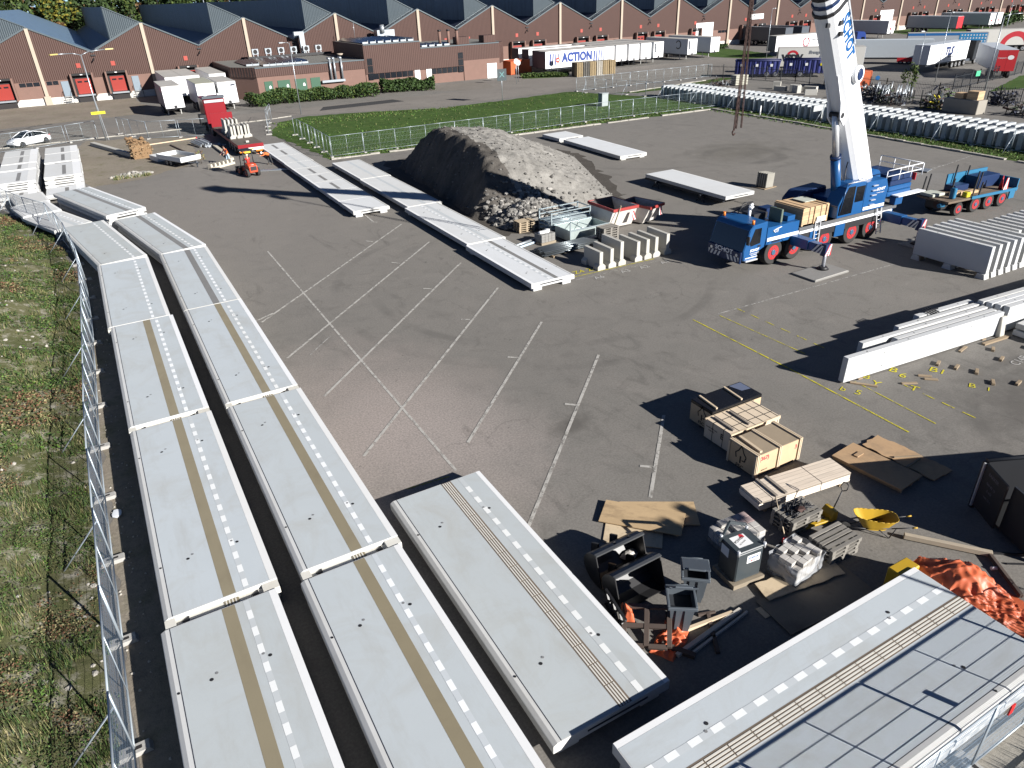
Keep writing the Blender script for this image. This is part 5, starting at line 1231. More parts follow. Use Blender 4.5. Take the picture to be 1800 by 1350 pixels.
# driver cab
cab = MB(); prof = [(29.22, .62), (29.15, 1.2), (29.5, 2.34), (29.72, 2.56), (30.8, 2.64), (30.82, 1.75), (30.75, 1.2), (30.3, 1.0), (30.2, .55)]
cab.prism([(a-35, b) for a, b in prof], NY-28, FY-28, CBL, 'y'); cabo = cab.build('cab', cr, bevel=.05)
m = MB(); m.quad([(29.165-35-.03, NY+.06-28, 1.18), (29.165-35-.03, FY-.06-28, 1.18), (29.49-35-.03, FY-.12-28, 2.3), (29.49-35-.03, NY+.12-28, 2.3)], CGL); m.build('windscreen', cabo)
m = MB(); m.quad([(29.65-35, NY-28-.006, 1.42), (30.35-35, NY-28-.006, 1.5), (30.35-35, NY-28-.006, 2.36), (29.85-35, NY-28-.006, 2.36), (29.55-35, NY-28-.006, 1.6)], CGL); m.build('side_window', cabo)
cbox('door_handle', 30.2, NY-.03, 1.3, 30.4, NY-.008, 1.4, BLACKM, cabo, 0)
m = MB(); m.box(29.02-35, NY+.05-28, .5, 29.14-35, FY-.05-28, 1.16, CBD_); bmp = m.build('bumper', cabo, bevel=.03)
m = MB(); hazard(m, (29.01-35, FY-.15-28, .58), .95, .28, 7, m1=HAZW, m2=CBD_, u=(0, -1, 0), v=(0, 0, 1), sl=.5); m.build('hazard_board', bmp)
m = MB(); hazard(m, (29.01-35, NY+1.1-28, .58), .95, .28, 7, m1=HAZW, m2=CBD_, u=(0, -1, 0), v=(0, 0, 1), sl=-.5); m.build('hazard_board', bmp)
lettering('lettering', 'SCHOT', .36, M('letter_white', (.75, .75, .75), .5), bmp, face_x(29.01-35, -.0, 1.04), .006, bold=.008, sx=1.15)
LW = M('letter_white')
lettering('lettering', 'SCHOT', .2, LW, cabo, face_y(29.98-35, NY-28-.006, 1.16), .004, shear=.2, bold=.006)
lettering('lettering', 'verticaal transport', .095, LW, cabo, face_y(29.98-35, NY-28-.006, 1.0), .003); lettering('lettering', '038-2380055', .09, LW, cabo, face_y(29.98-35, NY-28-.006, .90), .003)
cbox('step', 29.3, NY-.12, .6, 30.2, NY-.005, .68, ALU, cabo, 0)
cbox('stripe', 29.35, NY-.006, .76, 30.25, NY-.003, .80, CWH, cabo, 0)
m = MB(); m.bar((29.4-35, NY-28, 2.2), (29.15-35, NY-28-.25, 2.15), .03, .03, BLACKM); m.box(29.1-35, NY-28-.34, 1.65, 29.2-35, NY-28-.14, 2.12, BLACKM); m.build('mirror', cabo, bevel=.02)
for yy in (NY+.2, FY-.25):
    m = MB(); m.cyl((29.85-35, yy-28, 2.58), (29.85-35, yy-28, 2.8), .08, ORL); m.build('beacon', cabo)
for yy in (NY+.35, FY-.35): MB().cyl((29.01-35, yy-28, .95), (29.04-35, yy-28, .95), .09, ALU, n=12).build('headlight', bmp)
# engine cover behind the cab
cbox('engine_cover', 30.85, NY+.02, 1.25, 33.35, FY-.02, 2.25, CBL)
cbox('side_band', 30.9, NY-.005, 1.46, 33.38, NY+.015, 1.66, CWH); lettering('lettering', 'LIEBHERR', .15, BLACKM, cr, face_y(31.6-35, NY-28-.008, 1.38), .003, bold=.004)
# bird emblem, plain white strokes
m = MB(); ex, ez = 31.55-35, 2.0
for a, b in (((-.25, .02), (.0, .1)), ((.0, .1), (.35, .16)), ((-.1, -.1), (.05, .06)), ((.05, -.1), (.12, .05)), ((-.25, .02), (-.12, -.08))): m.bar((ex+a[0], NY-28-.0, ez+a[1]), (ex+b[0], NY-28-.0, ez+b[1]), .03, .05, LW, up=(0, 1, 0))
m.build('emblem', cr)
cbox('grille_box', 32.1, NY+.3, 2.26, 32.25, NY+1.2, 3.0, M('box_green', (.1, .13, .1), .6)); cbox('equipment', 31.2, FY-1.2, 2.26, 32.3, FY-.25, 2.6, BLACKM)
cbox('equipment', 32.4, FY-1.0, 2.26, 33.2, FY-.3, 2.7, CBD_); cbox('fuel_tank', 32.6, NY+.25, 2.26, 33.2, NY+1.0, 2.55, CBL)
m = MB(); m.cyl((30.9-35, 28.2-28, 2.95), (31.1-35, 28.2-28, 3.1), .1, ALU); m.tube([(30.9-35, .2, 2.5), (30.95-35, .25, 3.1), (31.2-35, .35, 3.15)], .09, CWH); m.build('exhaust', cr)
m = MB(); m.tube([(30.4-35, .6, 2.68), (30.7-35, .5, 3.3), (31.5-35, .6, 3.2)], .03, BLACKM); m.tube([(30.4-35, 1.0, 2.68), (31.8-35, .9, 3.1)], .03, BLACKM); m.build('cable', cr)
# wooden crate carried on the deck: it rests there, so it is a thing of its own
ct = thing('wooden_crate', 'pale wooden crate strapped on the crane deck behind its cab', 'crate', 34.6, 27.75, 1.81)
MB().box(-1.05, -1.0, .08, 1.05, 1.1, 1.02, CRT).build('case', ct, bevel=.01)
m = MB()
for xx in (-1.08, -.1, .9): m.box(xx, -1.06, .05, xx+.14, -1.005, 1.05, CRT)
for yy in (-.95, .2, .95): m.box(1.055, yy, .05, 1.1, yy+.12, 1.05, CRT)
for xx in (-.95, .8): m.box(xx, -1.05, 1.025, xx+.16, 1.12, 1.07, CRT)
m.build('batten', ct); 
for xx in (-.5, .45): MB().box(xx, -1.01, .09, xx+.05, -1.0, 1.03, BLACKM).box(xx, -1.0, 1.022, xx+.05, 1.1, 1.03, BLACKM).build('strap', ct); MB().box(-1.05, -1.04, .0, 1.05, 1.12, .075, M('timber_dunnage')).build('skid', ct)
MB().box(.15, -1.075, .1, .9, -1.062, .4, HAZW).build('sticker', ct); MB().box(.0, -.2, 1.08, .9, .75, 1.12, M('old_sheet', (.4, .42, .36), .8)).build('lid_sheet', ct)
# superstructure
cbox('turntable', 36.6, 27.0, 1.81, 39.6, 29.0, 2.15, BLACKM)
cbox('slewing_frame', 36.4, 27.2, 2.16, 41.0, 28.9, 2.9, CBL)
m = MB(); m.prism([(35.1-35, 2.0), (35.0-35, 2.7), (35.5-35, 3.15), (37.6-35, 3.25), (37.7-35, 2.0)], 28.55-28, 29.65-28, CBD_, 'y'); m.build('engine_house', cr, bevel=.08)
m = MB(); m.prism([(35.9-35, 2.0), (35.85-35, 2.7), (36.35-35, 3.72), (36.7-35, 3.9), (38.0-35, 3.85), (38.05-35, 2.0)], 26.25-28, 27.18-28, CBL, 'y'); oc = m.build('operator_cab', cr, bevel=.03)
m = MB(); m.quad([(35.95-35, 26.243-28, 2.15), (37.1-35, 26.243-28, 2.15), (37.1-35, 26.243-28, 3.72), (36.5-35, 26.243-28, 3.72), (35.95-35, 26.243-28, 2.72)], CGL); m.build('side_window', oc); m = MB(); m.quad([(37.2-35, 26.243-28, 2.75), (37.95-35, 26.243-28, 2.75), (37.95-35, 26.243-28, 3.65), (37.2-35, 26.243-28, 3.65)], CGL); m.build('side_window', oc)
m = MB(); m.quad([(35.84-35, 26.3-28, 2.65), (35.84-35, 27.12-28, 2.65), (36.33-35, 27.12-28, 3.68), (36.33-35, 26.3-28, 3.68)], CGL); m.build('windscreen', oc)
m = MB(); m.tube([(36.3-35, 26.22-28, 3.95), (38.0-35, 26.22-28, 3.95), (38.0-35, 27.1-28, 3.95)], .025, ALU); m.tube([(36.3-35, 26.22-28, 3.95), (36.0-35, 26.22-28, 2.2)], .025, CBL); m.build('rail', oc)
m = MB(); m.prism([(38.1-35, 2.0), (38.1-35, 3.75), (39.9-35, 3.75), (40.2-35, 3.2), (40.1-35, 2.0)], 26.3-28, 27.15-28, CBL, 'y'); hs = m.build('side_housing', cr, bevel=.03)
for i in range(5): MB().box(38.65-35, 26.18-28, 2.35+i*.28, 39.05-35, 26.292-28, 2.40+i*.28, ALU).build('rung', hs)
lettering('lettering', 'SCHOT', .22, LW, hs, face_y(39.5-35, 26.29-28, 3.2), .004, shear=.2, bold=.005); lettering('lettering', 'verticaal transport', .09, LW, hs, face_y(39.5-35, 26.29-28, 3.0), .003)
cbox('side_band', 38.15, 26.27, 2.12, 40.05, 26.296, 2.3, CWH, hs, 0)
for i, zz in enumerate((2.3, 2.62, 2.94, 3.26)): cbox('counterweight', 41.1+.05*i, 26.9, zz, 43.4-.05*i, 29.4, zz+.29, CBL if i < 2 else CBD_, bev=.04)
cbox('winch', 39.6, 27.45, 2.92, 40.9, 28.7, 3.5, BLACKM); m = MB(); m.cyl((40.2-35, 27.3-28, 3.55), (40.2-35, 28.85-28, 3.55), .48, CBL, n=20); m.build('winch_drum', cr)
m = MB()
for z in (3.75, 4.1):
    m.tube([(40.2-35, 26.5-28, z), (43.6-35, 26.6-28, z), (43.6-35, 29.5-28, z)], .03, CWH)
for xx in (40.2, 41.4, 42.5, 43.6): m.tube([(xx-35, 26.55-28, 3.4), (xx-35, 26.55-28, 4.1)], .03, CWH)
for yy in (27.5, 28.5, 29.5): m.tube([(43.6-35, yy-28, 3.4), (43.6-35, yy-28, 4.1)], .03, CWH)
m.build('railing', cr)
cbox('platform', 41.5, 26.35, 2.35, 44.1, 26.88, 2.42, CWH); cbox('tail_light_board', 43.6, 26.9, 3.0, 43.66, 27.5, 3.45, HAZR)
cbox('rear_frame', 40.5, 27.0, .8, 42.2, 29.0, 1.56, CBL); cbox('bracket', 41.6, NY-.1, 1.81, 42.3, NY+.3, 2.3, CBL)
# outriggers
def outrigger(x, sgn, yend, z=.98, pad=True, h=.46):
    y0 = 28+sgn*1.3; m = MB(); m.box(x-.27-35, y0-28, z-.03, x+.27-35, y0+(yend-y0)*.55-28, z+h+.04, CBL); m.box(x-.21-35, y0+(yend-y0)*.551-28, z, x+.21-35, yend-28, z+h, CBL)
    o = m.build('outrigger_beam', cr, bevel=.02)
    m = MB(); m.box(x-.23-35, yend-28-.16, z-.1, x+.23-35, yend-28+.16, z+h+.1, CBD_); m.cyl((x-35, yend-28, .25 if pad else .7), (x-35, yend-28, z), .10, ALU, n=12); j = m.build('jack', o, bevel=.01)
    if sgn < 0:
        m = MB(); hazard(m, (x-.23-35, yend-28-.165, z-.08), .46, h+.16, 4, u=(1, 0, 0), v=(0, 0, 1), sl=.6); m.build('hazard_board', j)
        m = MB(); hazard(m, (x-.235-35, yend-28+.75, z-.0), .75, h, 6, m1=CBD_, u=(0, -1, 0), v=(0, 0, 1), sl=.8); m.build('hazard_board', j)
    if pad: MB().cyl((x-35, yend-28, .12), (x-35, yend-28, .26), .34, BLACKM, .2, n=16).build('jack_foot', j)
outrigger(33.05, -1, 24.45); outrigger(40.95, -1, 24.25, 1.05); outrigger(33.05, 1, 31.4); outrigger(40.95, 1, 31.6, 1.05)
for x, y, lb in ((33.0, 24.4, 'ground plate under the front jack of the crane, facing the camera'),):
    p = thing('jack_plate', lb, 'ground plate', x-.4, y-.2, 0, .02); MB().box(-1.35, -.75, .0, 1.4, .8, .10, M('plate_concrete', (.19, .185, .175), .85, var=.12)).build('plate', p, bevel=.01); MB().box(-1.3, -.74, .101, 1.3, -.68, .115, M('pale_edge', (.4, .39, .36), .8)).build('edge', p)
for x, y, lb in ((41.0, 24.2, 'ground plate under the rear jack of the crane, facing the camera'), (33.0, 31.4, 'ground plate under the front jack on the far side of the crane')):
    p = thing('jack_plate', lb, 'ground plate', x, y, 0); MB().box(-.8, -.7, 0, .8, .7, .1, M('plate_concrete')).build('plate', p, bevel=.01)
ladder(cr, (34.85-35, NY-.12-28, .35), (34.85-35, NY-.04-28, 2.0)); ladder(cr, (40.2-35, NY-.35-28, .35), (40.2-35, NY-.05-28, 2.0))
# boom: lofted oval box along a leaning axis
BP0 = Vector((39.35-35, 27.57-28, 2.55)); BD = Vector((-8.3, -1.6, 12.2)).normalized()
BS = BD.cross(Vector((0, 0, 1))).normalized(); BN = BS.cross(BD).normalized()      # side, upper face
if BS.y > 0: BS = -BS
def boom_ring(s, w, h, off=0):
    c = BP0+BD*s; pts = []
    for a, b in ((-.5, .42), (-.42, .5), (.42, .5), (.5, .42), (.5, -.12), (.42, -.33), (.25, -.46), (0, -.5), (-.25, -.46), (-.42, -.33), (-.5, -.12)): pts.append(c+BS*(a*w)+BN*(b*h+off))
    return pts
def loft(mb, rings, m, smooth=True):
    n = len(rings[0]); vs = [p for r in rings for p in r]
    mb.add(vs, [(i*n+j, i*n+(j+1) % n, (i+1)*n+(j+1) % n, (i+1)*n+j) for i in range(len(rings)-1) for j in range(n)], m, None, False)
    mb.add(rings[0], [tuple(reversed(range(n)))], m); mb.add(rings[-1], [tuple(range(n))], m)
LB = (12.9-2.55)/BD.z
m = MB(); loft(m, [boom_ring(-.6, 1.25, 1.55), boom_ring(LB, 1.25, 1.5)], CWH); boom = m.build('boom', cr)
for p_ in boom.data.polygons: pass
s = LB; w = 1.25; h = 1.5
for i in range(6):
    m = MB(); loft(m, [boom_ring(s, w+.1, h+.1), boom_ring(s+.16, w+.1, h+.1)], BLACKM if i % 2 == 0 else CBD_); m.build('boom_collar', boom)
    m = MB(); w -= .05; h -= .06; loft(m, [boom_ring(s+.161, w, h), boom_ring(s+.42, w, h)], CWH); m.build('boom_section', boom); s += .421
m = MB(); LT = (20-2.55)/BD.z; loft(m, [boom_ring(s, w, h), boom_ring(LT, w-.05, h-.05)], CWH); m.build('boom_section', boom)
tip = BP0+BD*LT
m = MB(); m.box(tip.x-.9, tip.y-.5, tip.z-.3, tip.x+.4, tip.y+.5, tip.z+.9, CBL); m.build('boom_head', boom)
# lettering reads down the near side of the boom
nrm = BS if BS.y < 0 else -BS; xa = -BD; ya = nrm.cross(xa).normalized()
c0 = BP0+BD*((11.5-2.55)/BD.z)+nrm*(.632)+BN*.20
mt = Matrix(((xa.x, ya.x, nrm.x, c0.x), (xa.y, ya.y, nrm.y, c0.y), (xa.z, ya.z, nrm.z, c0.z), (0, 0, 0, 1)))
BLT = M('letter_blue', (.004, .075, .23), .4)
lettering('lettering', 'SCHOT', .9, BLT, boom, mt, .006, bold=.045, spacing=1.1, sx=.74)
def bp(z, a=0, b=0): return BP0+BD*((z-2.55)/BD.z)+nrm*a+BN*b
m = MB(); m.bar(bp(10.9, .66, .62), bp(13.0, .66, .62), .07, .07, ALU); m.build('guide_rail', boom)
for zz, a, b in ((12.4, .64, -.2), (12.0, .64, -.35), (12.6, .3, -.72)): q = bp(zz, a, b); MB().box(q.x-.1, q.y-.06, q.z-.1, q.x+.1, q.y+.06, q.z+.1, BLACKM).build('sensor', boom)
q = bp(9.55, .64, .42); m = MB(); m.cyl(q, q+nrm*.22, .46, CWH, .42, n=24); dr = m.build('cable_drum', boom); MB().cyl(q+nrm*.221, q+nrm*.26, .3, CBD_, .25, n=20).build('drum_core', dr)
for zz in (10.2, 8.0, 6.2):
    q = bp(zz, .634, -.1); m = MB(); m.bar(q, q+BD*.02+BN*.5, .012, .03, BLACKM); m.build('weld_line', boom)
# lift cylinder and its bracket
cb, ct_ = Vector((36.75-35, 27.15-28, 2.7)), bp(8.25, .0, -.86); mid = cb+(ct_-cb)*.52
m = MB(); m.cyl(cb, mid, .27, CBL, n=18); cy = m.build('lift_cylinder', cr); MB().cyl(mid, mid+(ct_-cb)*.03, .30, CBD_, n=18).build('cylinder_collar', cy); MB().cyl(mid+(ct_-cb)*.03, ct_, .185, ALU, n=18).build('piston_rod', cy)
m = MB(); ph = [bp(7.7, 0, -.9), bp(8.2, 0, -1.08), bp(8.9, 0, -.80), bp(10.2, 0, -.70), bp(10.2, 0, -.5), bp(7.9, 0, -.5)]
for sgn in (-1, 1):
    a = [p+BS*(sgn*.30) for p in ph]; b = [p+BS*(sgn*.38) for p in ph]; n = len(a); m.add(a+b, [tuple(range(n)), tuple(reversed(range(n, 2*n)))]+[(i, i+n, (i+1) % n+n, (i+1) % n) for i in range(n)], CWH)
m.build('cylinder_bracket', boom); MB().cyl(ct_-BS*.42, ct_+BS*.42, .14, BLACKM, n=12).build('pivot_pin', boom)
m = MB(); m.tube([cb+Vector((.3, -.1, .3)), cb+Vector((.25, -.1, 2.0)), cb+Vector((.1, -.25, 2.3))], .03, BLACKM); m.build('hose', cy)
m = MB(); m.tube([bp(9.7, .3, .95), bp(3.2, .3, .95)], .025, BLACKM); m.build('hoist_rope', boom)
m = MB(); q = bp(3.4, 0, 0); m.box(q.x-.5, q.y-.72, q.z-1.2, q.x+.9, q.y-.64, q.z+.3, CBL); m.box(q.x-.5, q.y+.64, q.z-1.2, q.x+.9, q.y+.72, q.z+.3, CBL); m.build('boom_mount', cr)
# chain sling hanging from the boom head
HX, HY = 27.45, 26.55
sg = thing('chain_sling', 'rusty chain sling hanging from the crane hook above the far yard', 'chain', HX, HY, 7.7)
def chain(x, y, z0, z1, dx=0):
    m = MB(); n = int((z1-z0)/.14)
    for i in range(n):
        z = z0+i*.14; k = (z-z0)/(z1-z0); xx = x*(1-k)+dx; yy = y*(1-k)
        if i % 2: m.bar((xx-.035, yy, z), (xx-.035, yy, z+.15), .03, .03, CHAINM); m.bar((xx+.035, yy, z), (xx+.035, yy, z+.15), .03, .03, CHAINM)
        else: m.bar((xx, yy-.035, z), (xx, yy-.035, z+.15), .03, .03, CHAINM); m.bar((xx, yy+.035, z), (xx, yy+.035, z+.15), .03, .03, CHAINM)
    return m.build('chain', sg)
chain(-.18, 0, .1, 8.2); chain(.05, .1, .15, 8.2); chain(.18, -.1, .2, 8.2)
m = MB(); m.tube([(-.18, 0, .15), (-.28, 0, .02), (-.2, 0, -.12), (-.08, 0, -.05)], .035, CHAINM); m.build('hook', sg)
hk = thing('hook_block', 'hook block on the hoist ropes above the chain sling', 'hook', HX, HY, 15.9); MB().box(-.25, -.35, .3, .25, .35, 1.2, M('hook_yellow', (.5, .35, .02), .5)).build('block', hk, bevel=.05)
MB().cyl((0, 0, -.0), (0, 0, .31), .08, BLACKM).build('hook', hk)
for s_ in (-.15, .15): MB().cyl((s_, 0, 1.2), (s_*1.5, -.9, 4.4), .02, BLACKM, n=6).build('rope', hk)
# ------------------------------------------------------------------ ballast dolly to the right of the crane
dl = thing('crane_dolly', 'blue flat four axle dolly with stakes and gear standing right of the crane', 'trailer', 47.2, 26.6, 0, radians(-4))
LBL = M('dolly_blue', (.02, .13, .24), .45, var=.1)
for x_, r_ in ((1.35, .45), (3.0, .55), (4.35, .55), (5.75, .55)): wheel(dl, x_, .15, r_, .32); wheel(dl, x_, 2.0, r_, .32, side=1)
MB().box(.3, .5, .45, 6.5, 1.7, .95, BLACKM).build('chassis', dl)
MB().box(.1, -.05, .96, 6.9, 2.3, 1.10, planks('dolly_deck', (.16, .12, .085), .25, 1, 0, .25, .8, .4)).build('deck', dl)
MB().box(2.3, -.12, 1.0, 7.0, -.055, 1.18, LBL).build('side_rail', dl); MB().box(6.95, -.05, .9, 7.05, 2.4, 1.75, LBL).build('headboard', dl); MB().box(2.9, 2.31, 1.0, 7.0, 2.4, 2.1, LBL).build('sideboard', dl); MB().box(6.2, -.15, .5, 6.75, -.06, 1.0, LBL).build('panel', dl)
for x_, y_, h_ in ((.4, 2.2, 1.2), (.9, 2.25, 1.3), (2.4, -.02, 1.7), (3.1, .0, .9), (3.4, 2.2, 1.6), (4.7, 2.2, 1.4), (2.1, 1.3, 1.0), (4.4, 1.0, 1.2)): MB().bar((x_, y_, 1.1), (x_+.12, y_, 1.1+h_), .07, .07, BLACKM).build('stake', dl)
for a in ((2.6, 1.4, 1.11, 4.0, 2.2, 1.5, CBD_), (4.6, 1.2, 1.11, 6.8, 2.2, 1.9, CBD_), (.2, 1.2, 1.11, 1.4, 2.2, 1.3, M('old_sheet')), (1.6, .6, 1.11, 2.6, 1.1, 1.35, CRT), (2.8, .5, 1.11, 3.8, .9, 1.3, CRT)): MB().box(*a).build('gear', dl, bevel=.03)
MB().box(1.9, .02, 1.11, 2.3, .4, 1.45, M('yellow_gear', (.5, .42, .02), .5)).build('gear', dl, bevel=.04); MB().box(.9, .25, 1.11, 1.2, .6, 1.8, LBL).build('pump', dl, bevel=.05)
m = MB(); m.cyl((-.15, .4, .8), (.3, .4, .8), .14, LBL); m.cyl((.1, .75, .8), (.4, .75, .8), .24, CHAINM); m.build('coupling', dl)
m = MB(); hazard(m, (5.6, -.0, 1.15), .45, .75, 4, u=(1, 0, 0), v=(0, .1, 1), sl=.5); m.build('hazard_board', dl); MB().cyl((5.9, .4, 1.1), (5.9, .4, 2.0), .14, HAZR, .03).build('cone', dl)
# ------------------------------------------------------------------ building material in the foreground
PLYW = M('chipboard', (.42, .30, .17), .85, var=.18, scale=1.4, grime=.75, gcol=(.11, .075, .045), gscale=1.5, stretch=(.6, 1.4, 1))
PLYP = M('chipboard_pale', (.50, .40, .27), .85, var=.12, scale=2, grime=.55, gcol=(.16, .12, .08), gscale=2.2)
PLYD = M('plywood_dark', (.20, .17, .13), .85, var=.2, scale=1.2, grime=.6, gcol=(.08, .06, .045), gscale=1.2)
RUSTB = M('board_rusty', (.38, .25, .14), .85, var=.25, scale=1.0, grime=.5, gcol=(.10, .085, .07), gscale=.9)
def board(label, x, y, z, L, W, rz, m, th=.022, tiltx=0, tilty=0, group=None, ragged_edge=0, name='wooden_board', cat='board'):
    t = MB()
    if ragged_edge:
        pts = ragged([(-L/2, -W/2), (L/2, -W/2), (L/2, W/2), (-L/2, W/2)], .18, ragged_edge, int(x*10)); t.prism(pts, 0, th, m, 'z')
    else: t.box(-L/2, -W/2, 0, L/2, W/2, th, m)
    o = t.build(name, tr=T(x, y, z, rz, tiltx, tilty)); return tag(o, label, cat, group)
board('large stained chipboard sheet lying on top with the lamp shadow across it', 11.3, 12.95, .11, 2.45, 1.02, radians(-49), PLYW, .03, .03, -.02)
board('second chipboard sheet half hidden under the large stained one', 11.9, 12.9, .05, 2.3, 1.1, radians(-32), PLYW, .025)
board('corner of a third sheet sticking out below the stained chipboard', 10.7, 12.6, .012, 1.7, 1.0, radians(-42), PLYP, .025)
FSCM = M('stencil_black', (.03, .025, .02), .8)
BOX = M('plywood_box', (.46, .34, .21), .75, var=.1, scale=3, grime=.15, gcol=(.2, .14, .09)); BOXP = M('plywood_box_pale', (.56, .46, .34), .75, var=.1, scale=3, grime=.12); BTN = M('batten_pine', (.50, .40, .28), .75, var=.12)
BLKF = M('black_film', (.008, .008, .009), .18, var=.2, spec=.5)
def tree_mark(parent, y, z, s, x):
    """line drawing of a round-topped tick tree on the end of a box, facing -x"""
    m = MB()
    pts = [(-.16, -.16), (-.2, 0), (-.1, .1), (0, .3), (.1, .1), (.2, 0), (.16, -.16), (.06, -.17)]
    for a, b in zip(pts, pts[1:]): m.bar((x, y-a[0]*s, z+a[1]*s), (x, y-b[0]*s, z+b[1]*s), .008, .035*s, FSCM, up=(0, 0, 1))
    m.bar((x, y, z-.05*s), (x, y, z-.28*s), .008, .05*s, FSCM, up=(0, 1, 0)); m.build('emblem', parent)
    lettering('stencil', 'FSC', .13*s*1.4, FSCM, parent, face_x(x, y, z-.4*s), .002, bold=.003); lettering('stencil', 'www.fsc.org', .05*s*1.4, FSCM, parent, face_x(x, y, z-.52*s), .002)
    lettering('stencil', 'MIX', .07*s*1.4, FSCM, parent, face_x(x, y, z-.6*s), .002)
def crate(label, x, y, L, W, h, m, top, group='large timber crates on the yard'):
    t = thing('timber_crate', label, 'crate', x, y, 0, 0, group)
    MB().box(0, 0, .09, L, W, h-.02, m).build('case', t, bevel=.008); MB().box(.015, .015, h-.018, L-.015, W-.015, h, top).build('lid', t)
    for xx in (.1, L/2-.05, L-.2): MB().box(xx, .02, 0, xx+.1, W-.02, .088, BTN).build('skid', t)
    return t
c = crate('crate with a shiny black film over its top, farthest of the three big crates', 16.35, 15.42, 2.4, 1.1, .92, BOX, BLKF)
tree_mark(c, .5, .6, 1.0, -.006)
MB().box(-.01, -.01, .78, 2.41, 1.11, .93, BLKF).build('film', c, bevel=.02)
for xx in (.25, 1.45): m = MB(); m.bar((xx, .06, .965), (xx+.1, 1.06, .965), .07, .06, BTN); m.build('batten', c)
m = MB(); m.quad([(1.95, .55, .934), (2.35, .5, .934), (2.36, 1.05, .934), (1.8, 1.06, .934)], M('film_gloss', (.12, .14, .2), .12, spec=.9)); m.build('film_pale_patch', c)  # paler blue-grey, smoother patch on the film
c = crate('pale banded crate, middle one of the three big crates', 15.98, 14.12, 2.3, 1.25, .82, BOXP, BOXP)
m = MB()
for xx in (.38, .75, 1.12, 1.5, 1.88, 2.2): m.box(xx, -.006, .1, xx+.022, -.002, .82, BLACKM); m.box(xx, 0, .821, xx+.022, 1.25, .828, BLACKM)
for yy in (.35, .85): m.box(-.006, yy, .1, -.002, yy+.022, .82, BLACKM); m.box(0, yy, .8215, 2.3, yy+.022, .8275, BLACKM)
m.build('strap', c)
for xx in (.22, .95): m = MB(); m.bar((xx, .12, .855), (xx+.05, 1.1, .855), .08, .06, M('batten_grey', (.22, .19, .16), .8)); m.build('batten', c)
m = MB()
for yy in (0.0, 1.22): m.box(-.02, yy-.02, .7, 2.32, yy+.045, .825, BTN)
m.build('edge_batten', c)
lettering('stencil', 'E', .3, FSCM, c, face_x(-.012, .4, .5), .002, bold=.004); lettering('stencil', 'handle with care', .08, FSCM, c, face_x(-.012, .9, .58), .002); lettering('stencil', 'keep dry', .08, FSCM, c, face_x(-.012, .9, .48), .002)
c = crate('brown plywood crate with red numbers, nearest of the three big crates', 15.66, 12.68, 2.05, 1.2, .88, BOX, M('lid_grey_brown', (.27, .215, .15), .8, var=.15, grime=.3))
tree_mark(c, .65, .58, 1.15, -.006)
for yy in (.0, 1.16): MB().box(-.03, yy-.02, .05, -.004, yy+.06, .88, BTN).build('batten', c)
for xx in (.0, .98, 1.93):
    for k in (0, .07): MB().box(xx+k, -.045, .05, xx+k+.05, -.004, .93, BTN).box(xx+k, -.004, .881, xx+k+.05, 1.2, .93, BTN).build('batten', c)
m = MB(); m.bar((.28, .1, .915), (.36, 1.12, .915), .1, .07, BTN); m.build('batten', c)
RINK = M('marker_red', (.5, .02, .05), .6)
lettering('stencil', '(367)', .2, RINK, c, face_y(.36, -.004, .7), .002, bold=.004); lettering('stencil', '3', .22, RINK, c, face_y(1.82, -.004, .62), .002, bold=.004); lettering('stencil', 'plywood', .08, FSCM, c, face_y(.42, -.004, .24), .002)
# stack of pale planks
LUM = planks('fresh_planks', (.62, .53, .43), .16, 1, 0, .06, .7, .06); LUMS = M('fresh_plank_edge', (.66, .58, .49), .7, var=.06)
t = thing('plank_stack', 'long stack of fresh pale planks in front of the brown plywood crate', 'planks', 14.45, 11.32, 0, radians(-7))
for i in range(4):
    o = random.uniform(-.04, .04); m = MB(); m.box(o, .0, .14+i*.085, 3.55+o*.5, .92, .14+i*.085+.08, LUM if i == 3 else LUMS); m.build('plank_layer', t, bevel=.006)
for xx in (.25, 1.7, 3.2): MB().box(xx, .03, 0, xx+.1, .9, .138, TB).build('bearer', t)
for xx in (.62, .98): m = MB(); m.bar((xx, .0, .505), (xx+.0, .95, .505), .09, .05, M('batten_grey')); m.build('batten', t)
m = MB()
for xx in (.45, 2.35): m.box(xx, -.006, .14, xx+.018, -.003, .475, BLACKM); m.box(xx, 0, .4755, xx+.018, .92, .479, BLACKM)
m.build('strap', t)
# two big sheets on the right
board('rusty brown sheet with a crumbling end, farther one by the black container', 20.75, 10.85, .05, 2.55, .98, radians(-86), RUSTB, .03, ragged_edge=.05)
m = MB(); m.bar((20.35, 11.0, .12), (21.15, 10.55, .14), .05, .04, TB); m.bar((20.2, 10.45, .1), (21.0, 10.5, .12), .06, .05, TB); tag(m.build('stick'), 'broken sticks lying across the rusty brown sheet', 'stick')
t = thing('wooden_platform', 'flat plank platform with a brown board, half in the shadow of the black container', 'platform', 19.4, 10.98, 0, radians(-84))
MB().box(-1.2, -.62, .12, 1.2, .62, .17, RUSTB).build('board', t)
for yy in (-.5, .05, .5): MB().box(-1.18, yy-.05, .0, 1.18, yy+.05, .118, TB).build('runner', t)
MB().box(-.75, -.1, .172, -.6, .25, .21, M('board_rusty')).build('cleat', t)
